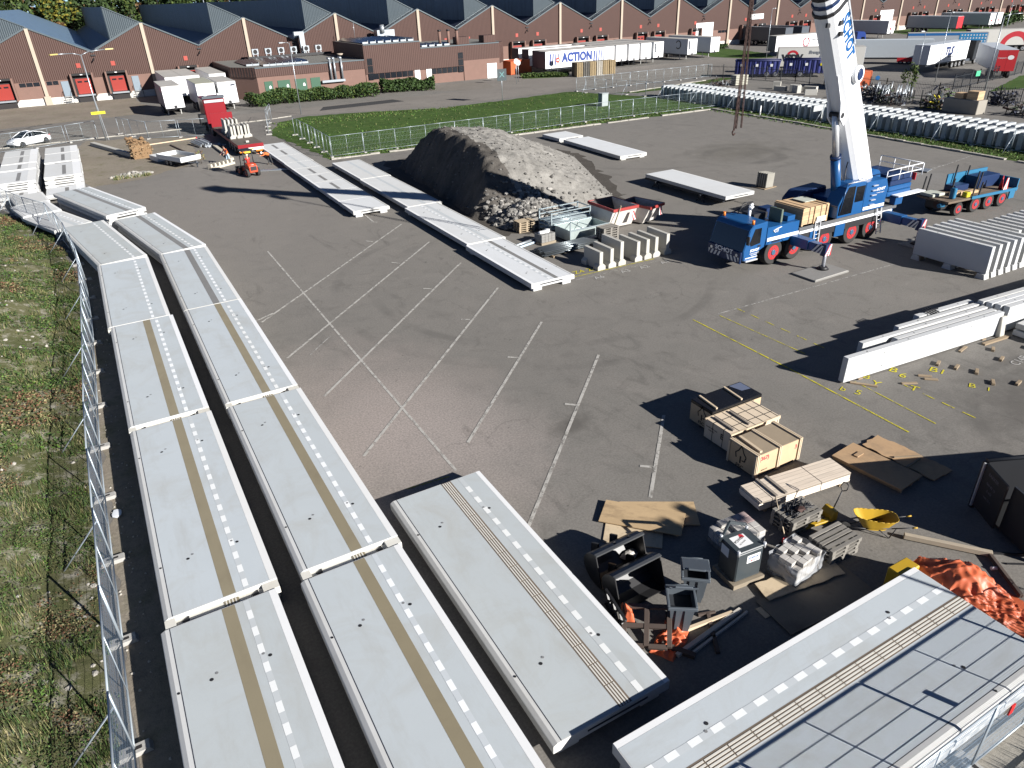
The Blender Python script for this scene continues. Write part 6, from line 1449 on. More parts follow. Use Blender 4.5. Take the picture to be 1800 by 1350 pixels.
# black container with an open door
BC = corrugated('container_black', (.014, .015, .018), .3, 1, .04, .5, .15, 0, .1); BCP = M('container_frame', (.03, .032, .036), .45)
t = thing('black_container', 'open topped black steel container with faint lettering, cut by the right edge', 'container', 20.15, 8.25, 0, radians(-24))
m = MB(); Lc, Wc, Hc = 5.6, 2.4, 1.66
m.box(0, -Wc, .12, Lc, -Wc+.06, Hc, BC); m.box(0, -.06, .12, Lc, 0, Hc, BC); m.box(Lc-.06, -Wc+.061, .12, Lc, -.061, Hc, BC); m.box(0.01, -Wc+.061, .1, Lc-.061, -.061, .16, BCP); m.build('shell', t)
m = MB(); m.tube([(0, -Wc, Hc+.05), (Lc, -Wc, Hc+.05), (Lc, 0, Hc+.05), (0, 0, Hc+.05)], .07, BCP)
for yy in (0, -Wc): m.bar((0, yy, 0), (0, yy, Hc), .12, .12, BCP); m.bar((Lc, yy, 0), (Lc, yy, Hc), .12, .12, BCP)
m.build('frame', t)
d_ = MB(); d_.box(0, 0, .15, 1.18, .06, Hc, BC); dd = d_.build('door', t, tr=T(-.03, 0, 0, radians(-90-9)))
m = MB(); m.bar((.06, -.03, .1), (.06, -.03, Hc), .05, .05, ALU); m.build('lock_bar', dd)
for i, (tx_, s_, z_) in enumerate((('BAKKER', .14, 1.45), ('060 82 13', .11, 1.15), ('6 m3', .12, .95), ('max 15 t', .1, .72))): lettering('lettering', tx_, s_, M('letter_grey', (.09, .09, .10), .6), dd, Matrix.Translation((.58, -.004, z_)) @ Matrix.Rotation(pi/2, 4, 'X'), .002, bold=.003)
d2 = MB(); d2.box(0, -.06, .15, 1.18, 0, Hc, BC); d2.build('door', t, tr=T(-.03, -Wc+.02, 0, radians(90)))
# pallets, truck and barrow
pallet_stack(15.03, 10.45, 4, .0, 'grey stack with cables on it beside the planks', 'pallets stacked beside the planks', m=PALWD)
m = MB(); rc = random.Random(4)
for _ in range(7):
    p = [(15.03+rc.uniform(-.5, .5), 10.45+rc.uniform(-.3, .35), .6+rc.uniform(0, .05)) for _ in range(6)]; m.tube(p, .018, BLACKM, 5)
tag(m.build('cable'), 'tangle of black cable lying on the grey pallet stack', 'cable')
MB_ = MB(); MB_.rock((15.0, 10.35, .66), .16, CHAINM, (1.3, .8, .5), 1); tag(MB_.build('rusty_lump'), 'rusty lump on the grey pallet stack beside the planks', 'scrap')
pallet_stack(14.97, 9.08, 4, .02, 'grey stack in front of the wheelbarrow', 'pallets stacked before the barrow', m=PALWD)
YEL = M('yellow_paint', (.40, .25, .018), .45, var=.1, grime=.15, gcol=(.15, .1, .03))
t = thing('pallet_truck', 'yellow hand pallet truck with an upright black handle beside the cable-strewn pallets', 'pallet truck', 16.05, 10.1, 0, radians(172)); t.scale = (.85, .85, .9)
for yy in (-.25, .1): MB().box(.1, yy, .12, 1.2, yy+.16, .19, YEL).build('fork', t, bevel=.01)
MB().prism([(-.15, .08), (.14, .08), (.14, .3), (.0, .48), (-.15, .45)], -.25, .26, YEL, 'y').build('body', t, bevel=.02)
for yy in (-.12, .12): MB().cyl((-.12, yy-.03, .09), (-.12, yy+.03, .09), .09, BLACKM, n=14).build('wheel', t)
m = MB(); m.tube([(-.12, 0, .3), (-.38, 0, 1.05)], .025, BLACKM); m.tube([(-.38, 0, 1.05), (-.42, -.14, 1.15), (-.5, -.12, 1.3), (-.52, 0, 1.33), (-.5, .12, 1.3), (-.42, .14, 1.15), (-.38, 0, 1.05)], .018, BLACKM); m.build('handle', t)
t = thing('wheelbarrow', 'yellow wheelbarrow with black handles beside the pallets', 'wheelbarrow', 16.35, 9.25, 0, radians(-38)); t.scale = (.88, .88, .88)
m = MB(); A_ = [(0.1, -.2, .27), (.8, -.25, .27), (.8, .25, .27), (.1, .2, .27)]; B_ = [(-.3, -.33, .82), (.98, -.35, .68), (.98, .35, .68), (-.3, .33, .82)]

def tray_ring(k, n=28):
    out = []
    for i in range(n):
        a = 2*pi*i/n; c, s_ = cos(a), sin(a); q = (abs(c)**3.2+abs(s_)**3.2)**(-1/3.2); lx = .36+.29*k; ly = .22+.13*k
        x_ = .42+lx*c*q-.07*k*(c < 0); out.append(Vector((x_, ly*s_*q*(1-.12*(c < 0)*k), .26+(.44+.10*max(0, -c))*k)))
    return out
rs = [tray_ring(k) for k in (0, .12, .5, 1)]; n_ = 28
m.add([p for r in rs for p in r], [(i*n_+j, i*n_+(j+1) % n_, (i+1)*n_+(j+1) % n_, (i+1)*n_+j) for i in range(3) for j in range(n_)]+[tuple(range(n_))], YEL, None, True); tb = m.build('tray', t, auto=False)
m = MB(); m.tube(rs[-1]+[rs[-1][0]], .009, YEL); m.build('rim', t)
m = MB()
for s_ in (-1, 1): m.tube([(-.5, 0+s_*.04, .2), (.1, s_*.2, .3), (.85, s_*.26, .42), (1.55, s_*.3, .55)], .02, BLACKM); m.tube([(.5, s_*.22, .32), (.85, s_*.26, .02), (1.0, s_*.26, .42)], .018, BLACKM)
m.build('frame', t); m = MB()
for s_ in (-1, 1): m.cyl((1.45, s_*.29, .53), (1.6, s_*.3, .56), .026, YEL, n=8)
m.build('grip', t); m = MB(); m.cyl((-.5, -.05, .19), (-.5, .05, .19), .19, TYRE, n=18); m.build('wheel', t)
m = MB(); m.cyl((14.15, 10.05, .2), (14.75, 11.05, .72), .018, BTN, n=8); tag(m.build('broom_handle'), 'long wooden broom handle leaning between the pavers and the planks', 'broom handle')
m = MB(); m.rock((14.1, 10.0, .14), .14, HAZR, (1, .7, .7), 1); m.cyl((14.05, 9.85, 0), (14.05, 9.85, .22), .11, M('pale_bucket', (.55, .5, .48), .5), .13); tag(m.build('jerrycan'), 'red can and pale tub beside the pavers', 'can')
m = MB()
for _ in range(5): m.tube([(13.9+rc.uniform(0, .9), 9.5+rc.uniform(-.1, .6), .03+rc.uniform(0, .12)) for _ in range(5)], .018, BLACKM, 5)
m.bar((14.3, 9.75, .05), (15.3, 9.62, .08), .05, .05, BLACKM); m.bar((15.7, 9.6, .12), (16.2, 9.75, .1), .05, .05, BLACKM); tag(m.build('cable'), 'black cables and bars on the ground between the bin and the pallets', 'cable')
# pavers on a pallet, wrapped load, battery box
PAV = M('paver_grey', (.42, .40, .37), .9, var=.15, scale=5, grime=.2, gcol=(.25, .2, .18)); PAVR = M('paver_pink', (.40, .30, .28), .9, var=.12, scale=5)
t = thing('paver_pallet', 'pallet of grey and pinkish paving stones under torn film behind the dark battery box', 'paving stones', 12.95, 10.75, 0, radians(-5))
m1, m2 = MB(), MB()
for i in range(5):
    for j in range(4):
        for k in range(4):
            if k == 3 and (i, j) in ((0, 2), (1, 2), (1, 1), (0, 3)): continue
            (m2 if i > 2 and j > 1 else m1).box(-.62+i*.25, -.45+j*.235, .15+k*.115, -.62+i*.25+.24, -.45+j*.235+.225, .15+k*.115+.11, PAVR if i > 2 and j > 1 else PAV)
m1.build('grey_stones', t, bevel=.008); m2.build('pink_stones', t, bevel=.008); MB().box(-.64, -.48, 0, .64, .5, .145, PALWD).build('base_pallet', t)
FILM = M('clear_film', (.55, .57, .6), .15, var=.15, spec=.8)
FILM.node_tree.nodes['Principled BSDF'].inputs['Alpha'].default_value = .42
def draped(name, parent, fx_, nu, nv, m, solid=True, smooth=True):
    vs = [fx_(i/(nu-1), j/(nv-1)) for j in range(nv) for i in range(nu)]
    mb = MB(); mb.add(vs, [(j*nu+i, j*nu+i+1, (j+1)*nu+i+1, (j+1)*nu+i) for j in range(nv-1) for i in range(nu-1)], m, None, smooth); return mb.build(name, parent, auto=False)
def wrapf(hx, hy, h, seed, amp):
    def f(u, v):
        a = u*2*pi; k = max(abs(cos(a)), abs(sin(a))); x, y = hx*cos(a)/k**.8, hy*sin(a)/k**.8; z = .1+h*v
        n = mnoise.noise(Vector((x*4+seed, y*4, z*5)))*amp; return (x*(1+n), y*(1+n), z+.03*mnoise.noise(Vector((x*6, y*6, seed))))
    return f
draped('torn_film', t, wrapf(.64, .5, .4, 3, .06), 60, 8, FILM)
t = thing('wrapped_load', 'load of grey blocks loosely wrapped in crinkled clear film next to the dark battery box', 'wrapped blocks', 13.45, 9.1, 0, radians(8))
m = MB()
for i in range(5):
    for j in range(4):
        for k in range(5 if (i+j) % 3 else 4): m.box(-.55+i*.22, -.4+j*.2, .15+k*.12, -.55+i*.22+.21, -.4+j*.2+.19, .15+k*.12+.115, PAV)
m.build('blocks', t, bevel=.006); draped('film', t, wrapf(.62, .48, .62, 9, .14), 80, 14, FILM); MB().box(-.6, -.45, 0, .6, .45, .145, PALWD).build('base_pallet', t)
BXD = M('battery_box_dark', (.042, .052, .058), .4, var=.08, spec=.5)
t = thing('battery_box', 'dark grey lidded steel box on a pallet with a white lid label', 'steel box', 12.1, 9.82, 0, radians(-6))
MB().box(-.42, -.36, .16, .42, .36, 1.12, BXD).build('box', t, bevel=.03); l_ = MB().box(-.44, -.38, 1.125, .44, .38, 1.2, BXD).build('lid', t, bevel=.02)
MB().box(-.28, -.2, 1.201, .18, .22, 1.205, WHITEP).build('label', l_); lettering('lettering', 'POWER', .11, M('letter_dark', (.03, .03, .03), .6), l_, T(-.08, .06, 1.206, radians(20)), .001, bold=.003); lettering('lettering', 'op locatie', .07, M('letter_dark'), l_, T(-.06, -.06, 1.206, radians(20)), .001)
m = MB(); m.quad([(.0, .1, 1.2062), (.13, .1, 1.2062), (.13, .2, 1.2062), (.07, .24, 1.2062), (.0, .2, 1.2062)], HAZR); m.build('emblem', l_)
MB().box(-.424, .0, .75, -.421, .3, 1.05, WHITEP).build('label', t); m = MB(); m.box(-.1, -.364, .72, .32, -.361, .98, WHITEP); lb_ = m.build('label', t); lettering('lettering', 'ENERGIE', .085, M('letter_blue'), lb_, face_y(.11, -.366, .88), .001, bold=.002); lettering('lettering', 'BOX', .085, HAZR, lb_, face_y(.11, -.366, .78), .001, bold=.002)
for sx in (-.42, .42):
    for sy in (-.36, .36): MB().cyl((sx, sy, 1.1), (sx, sy, 1.27), .04, ALU, n=8).build('corner_lug', t)
m = MB(); m.bar((-.5, .3, 1.1), (-.1, .48, 1.5), .06, .08, BXD); m.bar((-.1, .48, 1.5), (.46, .44, 1.25), .06, .08, BXD); m.build('lifting_bracket', t)
MB().box(-.5, -.45, 0, .52, .45, .145, PALW).build('base_pallet', t)
# loader buckets
BKT = M('bucket_black', (.016, .016, .017), .38, var=.2, spec=.6); BKIN = M('bucket_wear', (.25, .15, .08), .7, var=.3, grime=.5, gcol=(.05, .04, .03))
def bucket(label, x, y, rz, L, worn):
    t = thing('loader_bucket', label, 'bucket', x, y, 0, rz, 'loader buckets standing on end'); n = 9
    prof = [(-.62*cos(a), .55+.5*sin(a)) for a in [radians(100+i*190/(n-1)) for i in range(n)]]
    m = MB()
    for (a, b), (c, d) in zip(prof, prof[1:]):
        m.quad([(0, a, b), (L, a, b), (L, c, d), (0, c, d)], BKT)
    s = m.build('shell', t, auto=False); sm = s.modifiers.new('thick', 'SOLIDIFY'); sm.thickness = .025
    for xx in (0, L):
        m = MB(); m.prism([(a, b) for a, b in prof], xx-.015, xx+.015, BKT, 'x'); m.build('side_plate', t)
    MB().bar((-.02, prof[0][0], prof[0][1]), (L+.02, prof[0][0], prof[0][1]), .09, .05, M('bucket_edge', (.14, .145, .15), .3, .6)).build('cutting_edge', t)
    if worn: m = MB(); m.quad([(.04, prof[1][0]-.05, prof[1][1]-.03), (L*.6, prof[1][0]-.05, prof[1][1]-.03), (L*.45, prof[3][0]-.06, prof[3][1]), (.04, prof[3][0]-.06, prof[3][1])], BKIN); m.build('worn_patch', t)
    for xx in (L*.3, L*.7): m = MB(); m.prism([(.62, .3), (.9, .35), (.9, .7), (.62, .85)], xx-.03, xx+.03, BKT, 'x'); m.build('mount_bracket', t)
    return t
bucket('black loader bucket with a rusty worn inside, farther of the two', 8.55, 11.4, radians(2), 1.6, True)
bucket('plain black loader bucket, nearer of the two', 8.5, 10.5, radians(2), 1.5, False)
m = MB(); m.rock((9.9, 11.75, .25), .2, M('pale_rag', (.45, .43, .4), .9), (1.3, .8, .6), 2); m.cyl((9.6, 11.85, .8), (9.8, 11.7, 1.0), .05, BLACKM); m.cyl((9.4, 11.9, .75), (9.3, 11.7, 1.0), .04, BLACKM); tag(m.build('rag'), 'grey rag and hose ends lying behind the farther loader bucket', 'rag')
t = thing('pallet_fork', 'dark steel lattice attachment leaning beside the slab, next to the nearer bucket', 'steel frame', 8.15, 9.75, 0, radians(80))
m = MB()
for k in range(2):
    zz = .12+k*.5; m.bar((-.1, 0, zz), (1.0, 0, zz), .06, .06, BKT)
for i in range(3):
    m.bar((-.1+i*.36, 0, .12), (.27+i*.36, 0, .62), .05, .05, BKT); m.bar((.27+i*.36, 0, .12), (-.1+i*.36, 0, .62), .05, .05, BKT)
m.build('lattice', t)
# wheelie bins
BINM = M('bin_grey', (.075, .088, .102), .45, var=.08, grime=.1); BIND = M('bin_inside', (.03, .034, .04), .6)
def bin_(label, x, y, rz, lid):
    t = thing('wheeled_bin', label, 'bin', x, y, 0, rz, 'grey wheeled bins'); t.scale = (1.05, 1.0, 1.0)
    m = MB(); lo = [(-.2, -.22), (.2, -.22), (.2, .2), (-.2, .2)]; hi = [(-.29, -.34), (.29, -.34), (.29, .34), (-.29, .34)]
    vs = [(a, b, .08) for a, b in lo]+[(a, b, 1.0) for a, b in hi]; m.add(vs, [(3, 2, 1, 0), (0, 1, 5, 4), (1, 2, 6, 5), (2, 3, 7, 6), (3, 0, 4, 7)], BINM)
    o = m.build('body', t, auto=False); sm = o.modifiers.new('thick', 'SOLIDIFY'); sm.thickness = .015
    m = MB()
    for a in ((-.34, -.40, .34, -.335), (-.34, .335, .34, .40)): m.box(a[0], a[1], .95, a[2], a[3], 1.04, BINM)
    for a in ((-.345, -.334, -.285, .334), (.285, -.334, .345, .334)): m.box(a[0], a[1], .95, a[2], a[3], 1.04, BINM)
    m.build('rim', t, bevel=.012)
    for xx in (-.14, .06): MB().prism([(-.235, .15), (-.315, .92), (-.355, .92), (-.275, .15)], xx, xx+.07, BINM, 'x').build('rib', t)
    for yy in (-.12, .1): m = MB(); m.prism([(.225, .15), (.305, .92), (.33, .92), (.25, .15)], yy, yy+.06, BINM, 'y'); m.build('rib', t)
    m = MB(); m.cyl((-.27, .26, .1), (-.21, .26, .1), .1, BLACKM, n=14); m.build('wheel', t); m = MB(); m.cyl((.21, .26, .1), (.27, .26, .1), .1, BLACKM, n=14); m.build('wheel', t)
    m = MB(); m.box(-.33, -.0, 0, .33, .68, .03, BINM); m.box(-.30, .06, .0305, .30, .62, .055, BINM); m.box(-.2, .66, -.03, .2, .74, .02, BINM)
    l = m.build('lid', t, bevel=.015); l.matrix_local = T(0, .34, 1.05, 0, radians(lid))
    m = MB(); m.tube([(-.2, .46, .97), (.2, .46, .97)], .025, BINM); m.build('handle', t)
    m = MB(); m.quad([(-.26, -.3, .8), (.26, -.3, .8), (.26, .3, .8), (-.26, .3, .8)], BIND); m.build('contents', t)
    return t
bin_('grey wheeled bin with its lid half open, nearer of the two bins', 9.5, 9.25, radians(-35), 138)
bin_('grey wheeled bin with its lid thrown back, farther of the two bins', 10.45, 9.8, radians(-40), 160)
# timber frame on orange sheeting, and loose timbers
DKT = M('dark_timber', (.075, .055, .045), .8, var=.2)
t = thing('square_rack', 'dark square timber frame with cross bars leaning on orange sheeting beside the low slab', 'timber frame', 8.62, 9.42, .32, radians(-42))
t.rotation_euler = (radians(22), radians(-8), radians(-42))
for a in ((-.55, -.5, -.55, .5), (.55, -.5, .55, .5), (0, -.5, 0, .5)): m = MB(); m.bar((a[0], a[1], .06), (a[2], a[3], .06), .11, .12, DKT); m.build('bar', t)
for yy in (-.5, .0, .5):
    for x0_, x1_ in ((-.495, -.056), (.056, .495)): m = MB(); m.bar((x0_, yy, .06), (x1_, yy, .06), .11, .1, DKT); m.build('bar', t)
ORT = M('orange_sheet', (.52, .115, .045), .5, var=.18, scale=4, spec=.5)
def crumple(L, W, H, seed):
    def f(u, v):
        x, y = (u-.5)*L, (v-.5)*W; e = min(1, 6*min(u, 1-u), 6*min(v, 1-v))
        r = mnoise.noise(Vector((x*1.6+seed, y*2.2, seed))); r2 = abs(mnoise.noise(Vector((x*4+seed, y*3, 2)))); r3 = abs(mnoise.noise(Vector((x*9, y*7, seed))))
        return (x+.12*mnoise.noise(Vector((x*2, y*2, seed+5))), y+.14*mnoise.noise(Vector((x*2, y*2, seed+9))), max(.01, e*(H*(.55+.7*r)-r2*.28-r3*.12)+.02))
    return f
o = draped('orange_sheet', None, crumple(1.15, .62, .32, 3), 60, 36, ORT); o.location = (9.05, 9.0, 0); o.rotation_euler = (0, 0, radians(30)); tag(o, 'small crumpled orange plastic sheet under the dark timber frame', 'plastic sheet')
o = draped('orange_sheet', None, crumple(.5, .3, .5, 8), 30, 20, ORT); o.location = (8.5, 10.0, .3); o.rotation_euler = (0, 0, radians(50)); tag(o, 'scrap of orange sheet beside the nearer loader bucket', 'plastic sheet')
for x0_, y0_, x1_, y1_, w_, z_, m_, lb in ((9.45, 9.05, 10.95, 8.85, .1, .05, BTN, 'pale timber lying below the grey bins'), (8.85, 8.55, 11.2, 8.82, .11, .05, M('timber_grey', (.45, .42, .37), .8, var=.15), 'long grey timber lying parallel to the lower right slabs'), (9.25, 8.42, 11.3, 8.68, .06, .04, M('timber_grey'), 'thin grey lath in the shadow beside the long grey timber'), (10.4, 9.15, 9.75, 8.1, .1, .04, DKT, 'dark timber crossing under the pale one'), (8.75, 9.0, 9.2, 8.3, .14, .06, DKT, 'dark timber pointing at the long grey one'), (10.15, 9.25, 10.6, 9.1, .07, .04, DKT, 'short dark stick above the pale timber')):
    m = MB(); m.bar((x0_, y0_, z_), (x1_, y1_, z_), w_, z_*1.9, m_); tag(m.build('timber', bevel=.006), lb, 'timber', 'loose timbers below the bins')
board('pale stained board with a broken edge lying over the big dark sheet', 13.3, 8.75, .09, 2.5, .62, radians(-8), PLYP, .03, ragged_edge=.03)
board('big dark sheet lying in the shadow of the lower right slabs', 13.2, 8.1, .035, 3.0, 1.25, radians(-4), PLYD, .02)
board('end of a pale board under the big dark sheet', 12.0, 8.45, .012, .9, .35, radians(-3), PLYP, .02)
# beams at the right, tarpaulin, yellow box, litter
m = MB(); m.bar((17.15, 8.4, .11), (18.5, 6.68, .11), .13, .16, M('beam_pale', (.34, .29, .22), .8, var=.15)); tag(m.build('beam', bevel=.01), 'long pale beam lying from the wheelbarrow towards the right edge', 'beam')
m = MB(); m.bar((18.45, 6.72, .09), (17.6, 5.4, .09), .1, .12, DKT); tag(m.build('beam', bevel=.01), 'dark beam running from the end of the pale beam to the orange tarpaulin', 'beam')
m = MB(); m.bar((18.6, 6.75, .04), (20.2, 5.6, .04), .05, .05, BLACKM); m.bar((18.55, 6.3, .03), (19.6, 5.6, .03), .04, .04, BLACKM); tag(m.build('rod'), 'thin black rods by the right edge below the black container', 'rods')
def tarpf(u, v):
    # climbs over a heap of material beside the slab stack
    L = 4.2; x = 15.25+.1+v*2.0*(.55+.55*sin(pi*min(1, u*1.1+.05))); y = 7.2-u*L
    prof = sin(pi*min(1, .18+v*.95)); h = (.95+.25*sin(u*7)-.25*u)*prof*(1-.35*max(0, u-.6))
    w = mnoise.noise(Vector((u*6, v*3, 1))); q = mnoise.noise(Vector((u*5, v*4, 11)))*1.3; w2 = abs(mnoise.noise(Vector((u*9+q*1.5, v*2.5+q, 4))))**.7; w3 = abs(mnoise.noise(Vector((u*17+v*8, v*6-u*8+q, 7))))**.8
    return (x+.12*w, y+.1*w2, max(.01, h+.22*w-.24*w2-.09*w3+.03))
o = draped('tarpaulin', None, tarpf, 130, 70, ORT); tag(o, 'big crumpled orange tarpaulin draped at the end of the lower right slab stack', 'tarpaulin')
tag(MB().box(14.75, 6.98, .05, 15.5, 7.38, .92, YEL).build('yellow_box', bevel=.03), 'yellow plastic box behind the corner of the lower right slab stack', 'box')
m = MB(); m.cyl((18.0, 6.4, .05), (18.15, 6.32, .05), .05, WHITEP); tag(m.build('tin_can'), 'small white tin lying near the pale beam', 'can')
m = MB(); m.rock((-2.62, 21.9, .06), .14, M('white_plastic', (.6, .62, .65), .4), (1, 1.8, .12), 2); tag(m.build('plastic_scrap'), 'white scrap of plastic caught under the fence along the grassy bank', 'plastic')
# steel grating by the right hand fence foot
t = thing('steel_grate', 'dark steel grating lying under the slabs beside the lower right fence', 'grate', 11.0, 3.62, .02, 0)
m = MB()
for i in range(14): m.bar((-.6+i*.1, -.35, .03), (-.6+i*.1, .2, .03), .015, .04, BLACKM)
m.bar((-.65, -.35, .03), (.75, -.35, .03), .03, .05, BLACKM); m.bar((-.65, .2, .03), (.75, .2, .03), .03, .05, BLACKM); m.build('bars', t)
# ------------------------------------------------------------------ semi trailers
TRW = M('trailer_white', (.70, .70, .70), .45, var=.03, grime=.08, gcol=(.4, .39, .37)); TRG = M('trailer_grey', (.42, .45, .48), .5, var=.05, grime=.1, gcol=(.25, .25, .25)); TRR = M('trailer_roof', (.36, .345, .32), .8, var=.15, grime=.45, gcol=(.17, .16, .14), scale=.5)
TRD = M('trailer_dark', (.06, .07, .085), .5); TRED = M('trailer_red', (.42, .02, .025), .45, var=.06); TRB = M('trailer_blue', (.02, .14, .38), .5); CREAM = M('trailer_cream', (.50, .49, .45), .5, var=.04)
NAVYL = M('letter_navy', (.015, .03, .10), .5); REDL = M('letter_red', (.42, .02, .03), .5); GREYL = M('letter_mid_grey', (.2, .21, .22), .5); CYAN = M('letter_cyan', (.05, .42, .55), .5)
def trailer(label, x, y, rz, L=13.6, side=TRW, front=TRW, rear=TRW, roof=TRR, group='semi trailers at the warehouse', legs=True, W=2.55, zb=1.15, H=4.0, wheels=True, refr=False):
    """box trailer; local x runs from the front wall (0) to the rear doors (L), y from 0 to W"""
    t = thing('semi_trailer', label, 'trailer', x, y, 0, rz, group)
    m = MB(); m.quad([(0, 0, zb), (L, 0, zb), (L, 0, H), (0, 0, H)], side); m.quad([(0, W, zb), (L, W, zb), (L, W, H), (0, W, H)], side); m.quad([(0, 0, zb), (L, 0, zb), (L, W, zb), (0, W, zb)], TRD); m.build('side_wall', t, auto=False)
    MB().box(.0, .0, H+.001, L, W, H+.05, roof).build('roof', t)
    f = MB(); f.box(-.03, .01, zb, -.002, W-.01, H-.01, front); fo = f.build('front_wall', t)
    if refr: MB().box(-.32, .35, 2.2, -.035, W-.35, 3.8, M('fridge_unit', (.5, .52, .54), .5)).build('cooling_unit', fo, bevel=.04)
    f = MB(); f.box(L+.002, .01, zb, L+.04, W/2-.01, H-.01, rear); d1 = f.build('rear_door', t); f = MB(); f.box(L+.002, W/2+.01, zb, L+.04, W-.01, H-.01, rear); f.build('rear_door', t)
    m = MB()
    for yy in (.5, W-.6): m.box(.6, yy, .85, L-.1, yy+.1, zb-.003, TRD)
    m.build('chassis', t)
    if wheels:
        for i in range(3):
            for s_, yy in ((-1, .2), (1, W-.2)): wheel(t, L-4.6+i*1.31, yy, .5, .38, s_, M('rim_grey', (.35, .35, .35), .4, .4), TRD, 14)
    if legs:
        for yy in (.35, W-.45): MB().box(2.6, yy, 0, 2.72, yy+.1, zb-.003, M('leg_grey', (.4, .4, .38), .5)).build('landing_leg', t)
        m = MB(); m.box(-.05, W/2-.25, 1.0, -.031, W/2+.15, 1.5, BLACKM); m.build('coupling_plate', t)
    return t
def text_side(t, L, s, mat, x, z, txt, **kw): return lettering('lettering', txt, s, mat, t, face_y(x, -.03, z), .01, **kw)
# left group backed to the docks; front walls face the camera
GL = 'white trailers left of the annex'
for x_, y_, L_, lb, rf in ((9.5, 117.0, 9.6, 'white trailer with violet printing on its side, leftmost of the front three', TRR), (14.05, 117.1, 9.6, 'white trailer behind the red truck cab, middle of the front three left of the annex', M('trailer_roof_green', (.30, .30, .24), .8, var=.15, grime=.3, gcol=(.16, .16, .12))), (16.95, 116.9, 9.6, 'white trailer nearest the annex, right one of the front three', TRR)):
    t = trailer(lb, x_+2.55, y_, pi/2, L_, roof=rf, group=GL, side=M('trailer_side_violet_shaded', (.10, .098, .16), .5, var=.25, scale=.6) if x_ < 10 else TRW)  # violet print, its colour darkened to hold the side's shade
    if x_ < 10: MB().box(.5, 2.552, 3.2, 2.6, 2.558, 3.8, M('print_pink', (.45, .06, .18), .5)).build('print', t)
for i, x_ in enumerate((11.6, 14.2, 18.2)):
    trailer(['trailer docked at the warehouse, left one of the row behind the three front trailers', 'trailer docked at the warehouse, middle one of the row behind the front trailers', 'trailer docked next to the annex wall behind the front trailers'][i], x_+2.52, 131.8, pi/2, 15.2, group=GL, legs=False)
# centre group
GC = 'white trailers in the middle of the warehouse front'
for i, (y_, lb) in enumerate(((122.2, 'trailer lying parallel to the warehouse with big blue letters on its long white side'), (125.0, 'trailer parallel to the warehouse just behind the one with blue letters'), (129.6, 'trailer parallel to the warehouse, third behind the blue letters'), (134.2, 'trailer parallel to the warehouse, closest to the docks'))):
    t = trailer(lb, 75.7+.4*i, y_, radians(.6), 13.9, group=GC, front=TRD, legs=False)  # dark front colour stands in for shade on the left ends
    if i == 0:
        text_side(t, 14, 2.0, M('letter_royal', (.008, .035, .19), .5), 7.1, 2.75, 'ACTION', bold=.11, sx=.86, spacing=1.05)
        for k in range(5): m = MB(); m.quad([(.8+k*.62, -.03, 1.7), (1.1+k*.62-.04*k, -.03, 1.7), (1.25+k*.62-.04*k, -.03, 3.6), (.95+k*.62, -.03, 3.6)], NAVYL if k > 2 else M('letter_royal')); m.build('stripe', t)
        for k in range(5): m = MB(); m.quad([(10.8+k*.58, -.03, 1.7), (11.1+k*.58-.04*k, -.03, 1.7), (11.25+k*.58-.04*k, -.03, 3.6), (10.95+k*.58, -.03, 3.6)], M('letter_royal')); m.build('stripe', t)
for i, (x_, y_, lb) in enumerate(((89.7, 123.4, 'white fronted docked trailer right beside the blue lettered one'), (92.95, 123.7, 'white fronted docked trailer, second right of the blue lettered one'), (96.0, 123.6, 'white fronted docked trailer, third right of the blue lettered one'), (99.2, 123.8, 'white fronted docked trailer, fourth right of the blue lettered one'), (102.8, 124.3, 'white docked trailer with a cooling unit, last of the tight white row'), (111.8, 124.3, 'shade-grey sided docked trailer with a dark ring mark and a cooling unit on its front'), (118.4, 124.6, 'shade-grey sided docked trailer farthest right beside the grass'))):
    t = trailer(lb, x_+2.5, y_, pi/2, 13.6, group=GC, refr=i in (4, 5), side=TRG if i >= 4 else TRW)  # grey on the side walls stands in for their shade
    if i == 5:
        m = MB(); pts = [(2.9+.75*cos(a), 2.565, 2.9+.75*sin(a)) for a in [radians(30+k*15) for k in range(20)]]; m.tube(pts, .09, BLACKM, 5); m.build('ring_mark', t)
# right hand yard
GR = 'trailers in the right hand truck yard'
def arc(parent, cx, cz, r, w, a0, a1, m, y=-.012):
    q = MB(); n = 24
    for k in range(n):
        t0, t1 = radians(a0+(a1-a0)*k/n), radians(a0+(a1-a0)*(k+1)/n)
        q.quad([(cx+cos(t0)*r, y, cz+sin(t0)*r), (cx+cos(t1)*r, y, cz+sin(t1)*r), (cx+cos(t1)*(r-w), y, cz+sin(t1)*(r-w)), (cx+cos(t0)*(r-w), y, cz+sin(t0)*(r-w))], m)
    q.build('logo_arc', parent)
t = trailer('white trailer with a small dark red ring, partly hidden behind the crane boom', 127.3, 115.0, radians(-5), 13.6, group=GR, front=TRD)  # shaded left end painted as a dark front
arc(t, 8.2, 2.5, .95, .28, 100, 430, M('letter_wine', (.2, .02, .04), .5)); text_side(t, 13, .5, GREYL, 10.8, 2.9, 'transport groep', sx=.8); text_side(t, 13, .4, GREYL, 10.8, 2.2, 'www.vsdv.nl', sx=.8)
t = trailer('cream trailer with black block letters under a red arc, behind the blue containers', 104.9, 93.9, radians(-44.5), 13.6, group=GR, side=CREAM, front=TRD)
text_side(t, 13, 1.35, BLACKM, 2.3, 2.45, 'VSDV', bold=.07, sx=1.0); arc(t, 2.3, 2.6, 1.05, .36, 25, 150, REDL); text_side(t, 13, .68, GREYL, 7.0, 3.3, 'Brengt anderen', shear=.2, bold=.02); text_side(t, 13, .68, GREYL, 8.2, 2.6, 'in beweging', shear=.2, bold=.02)
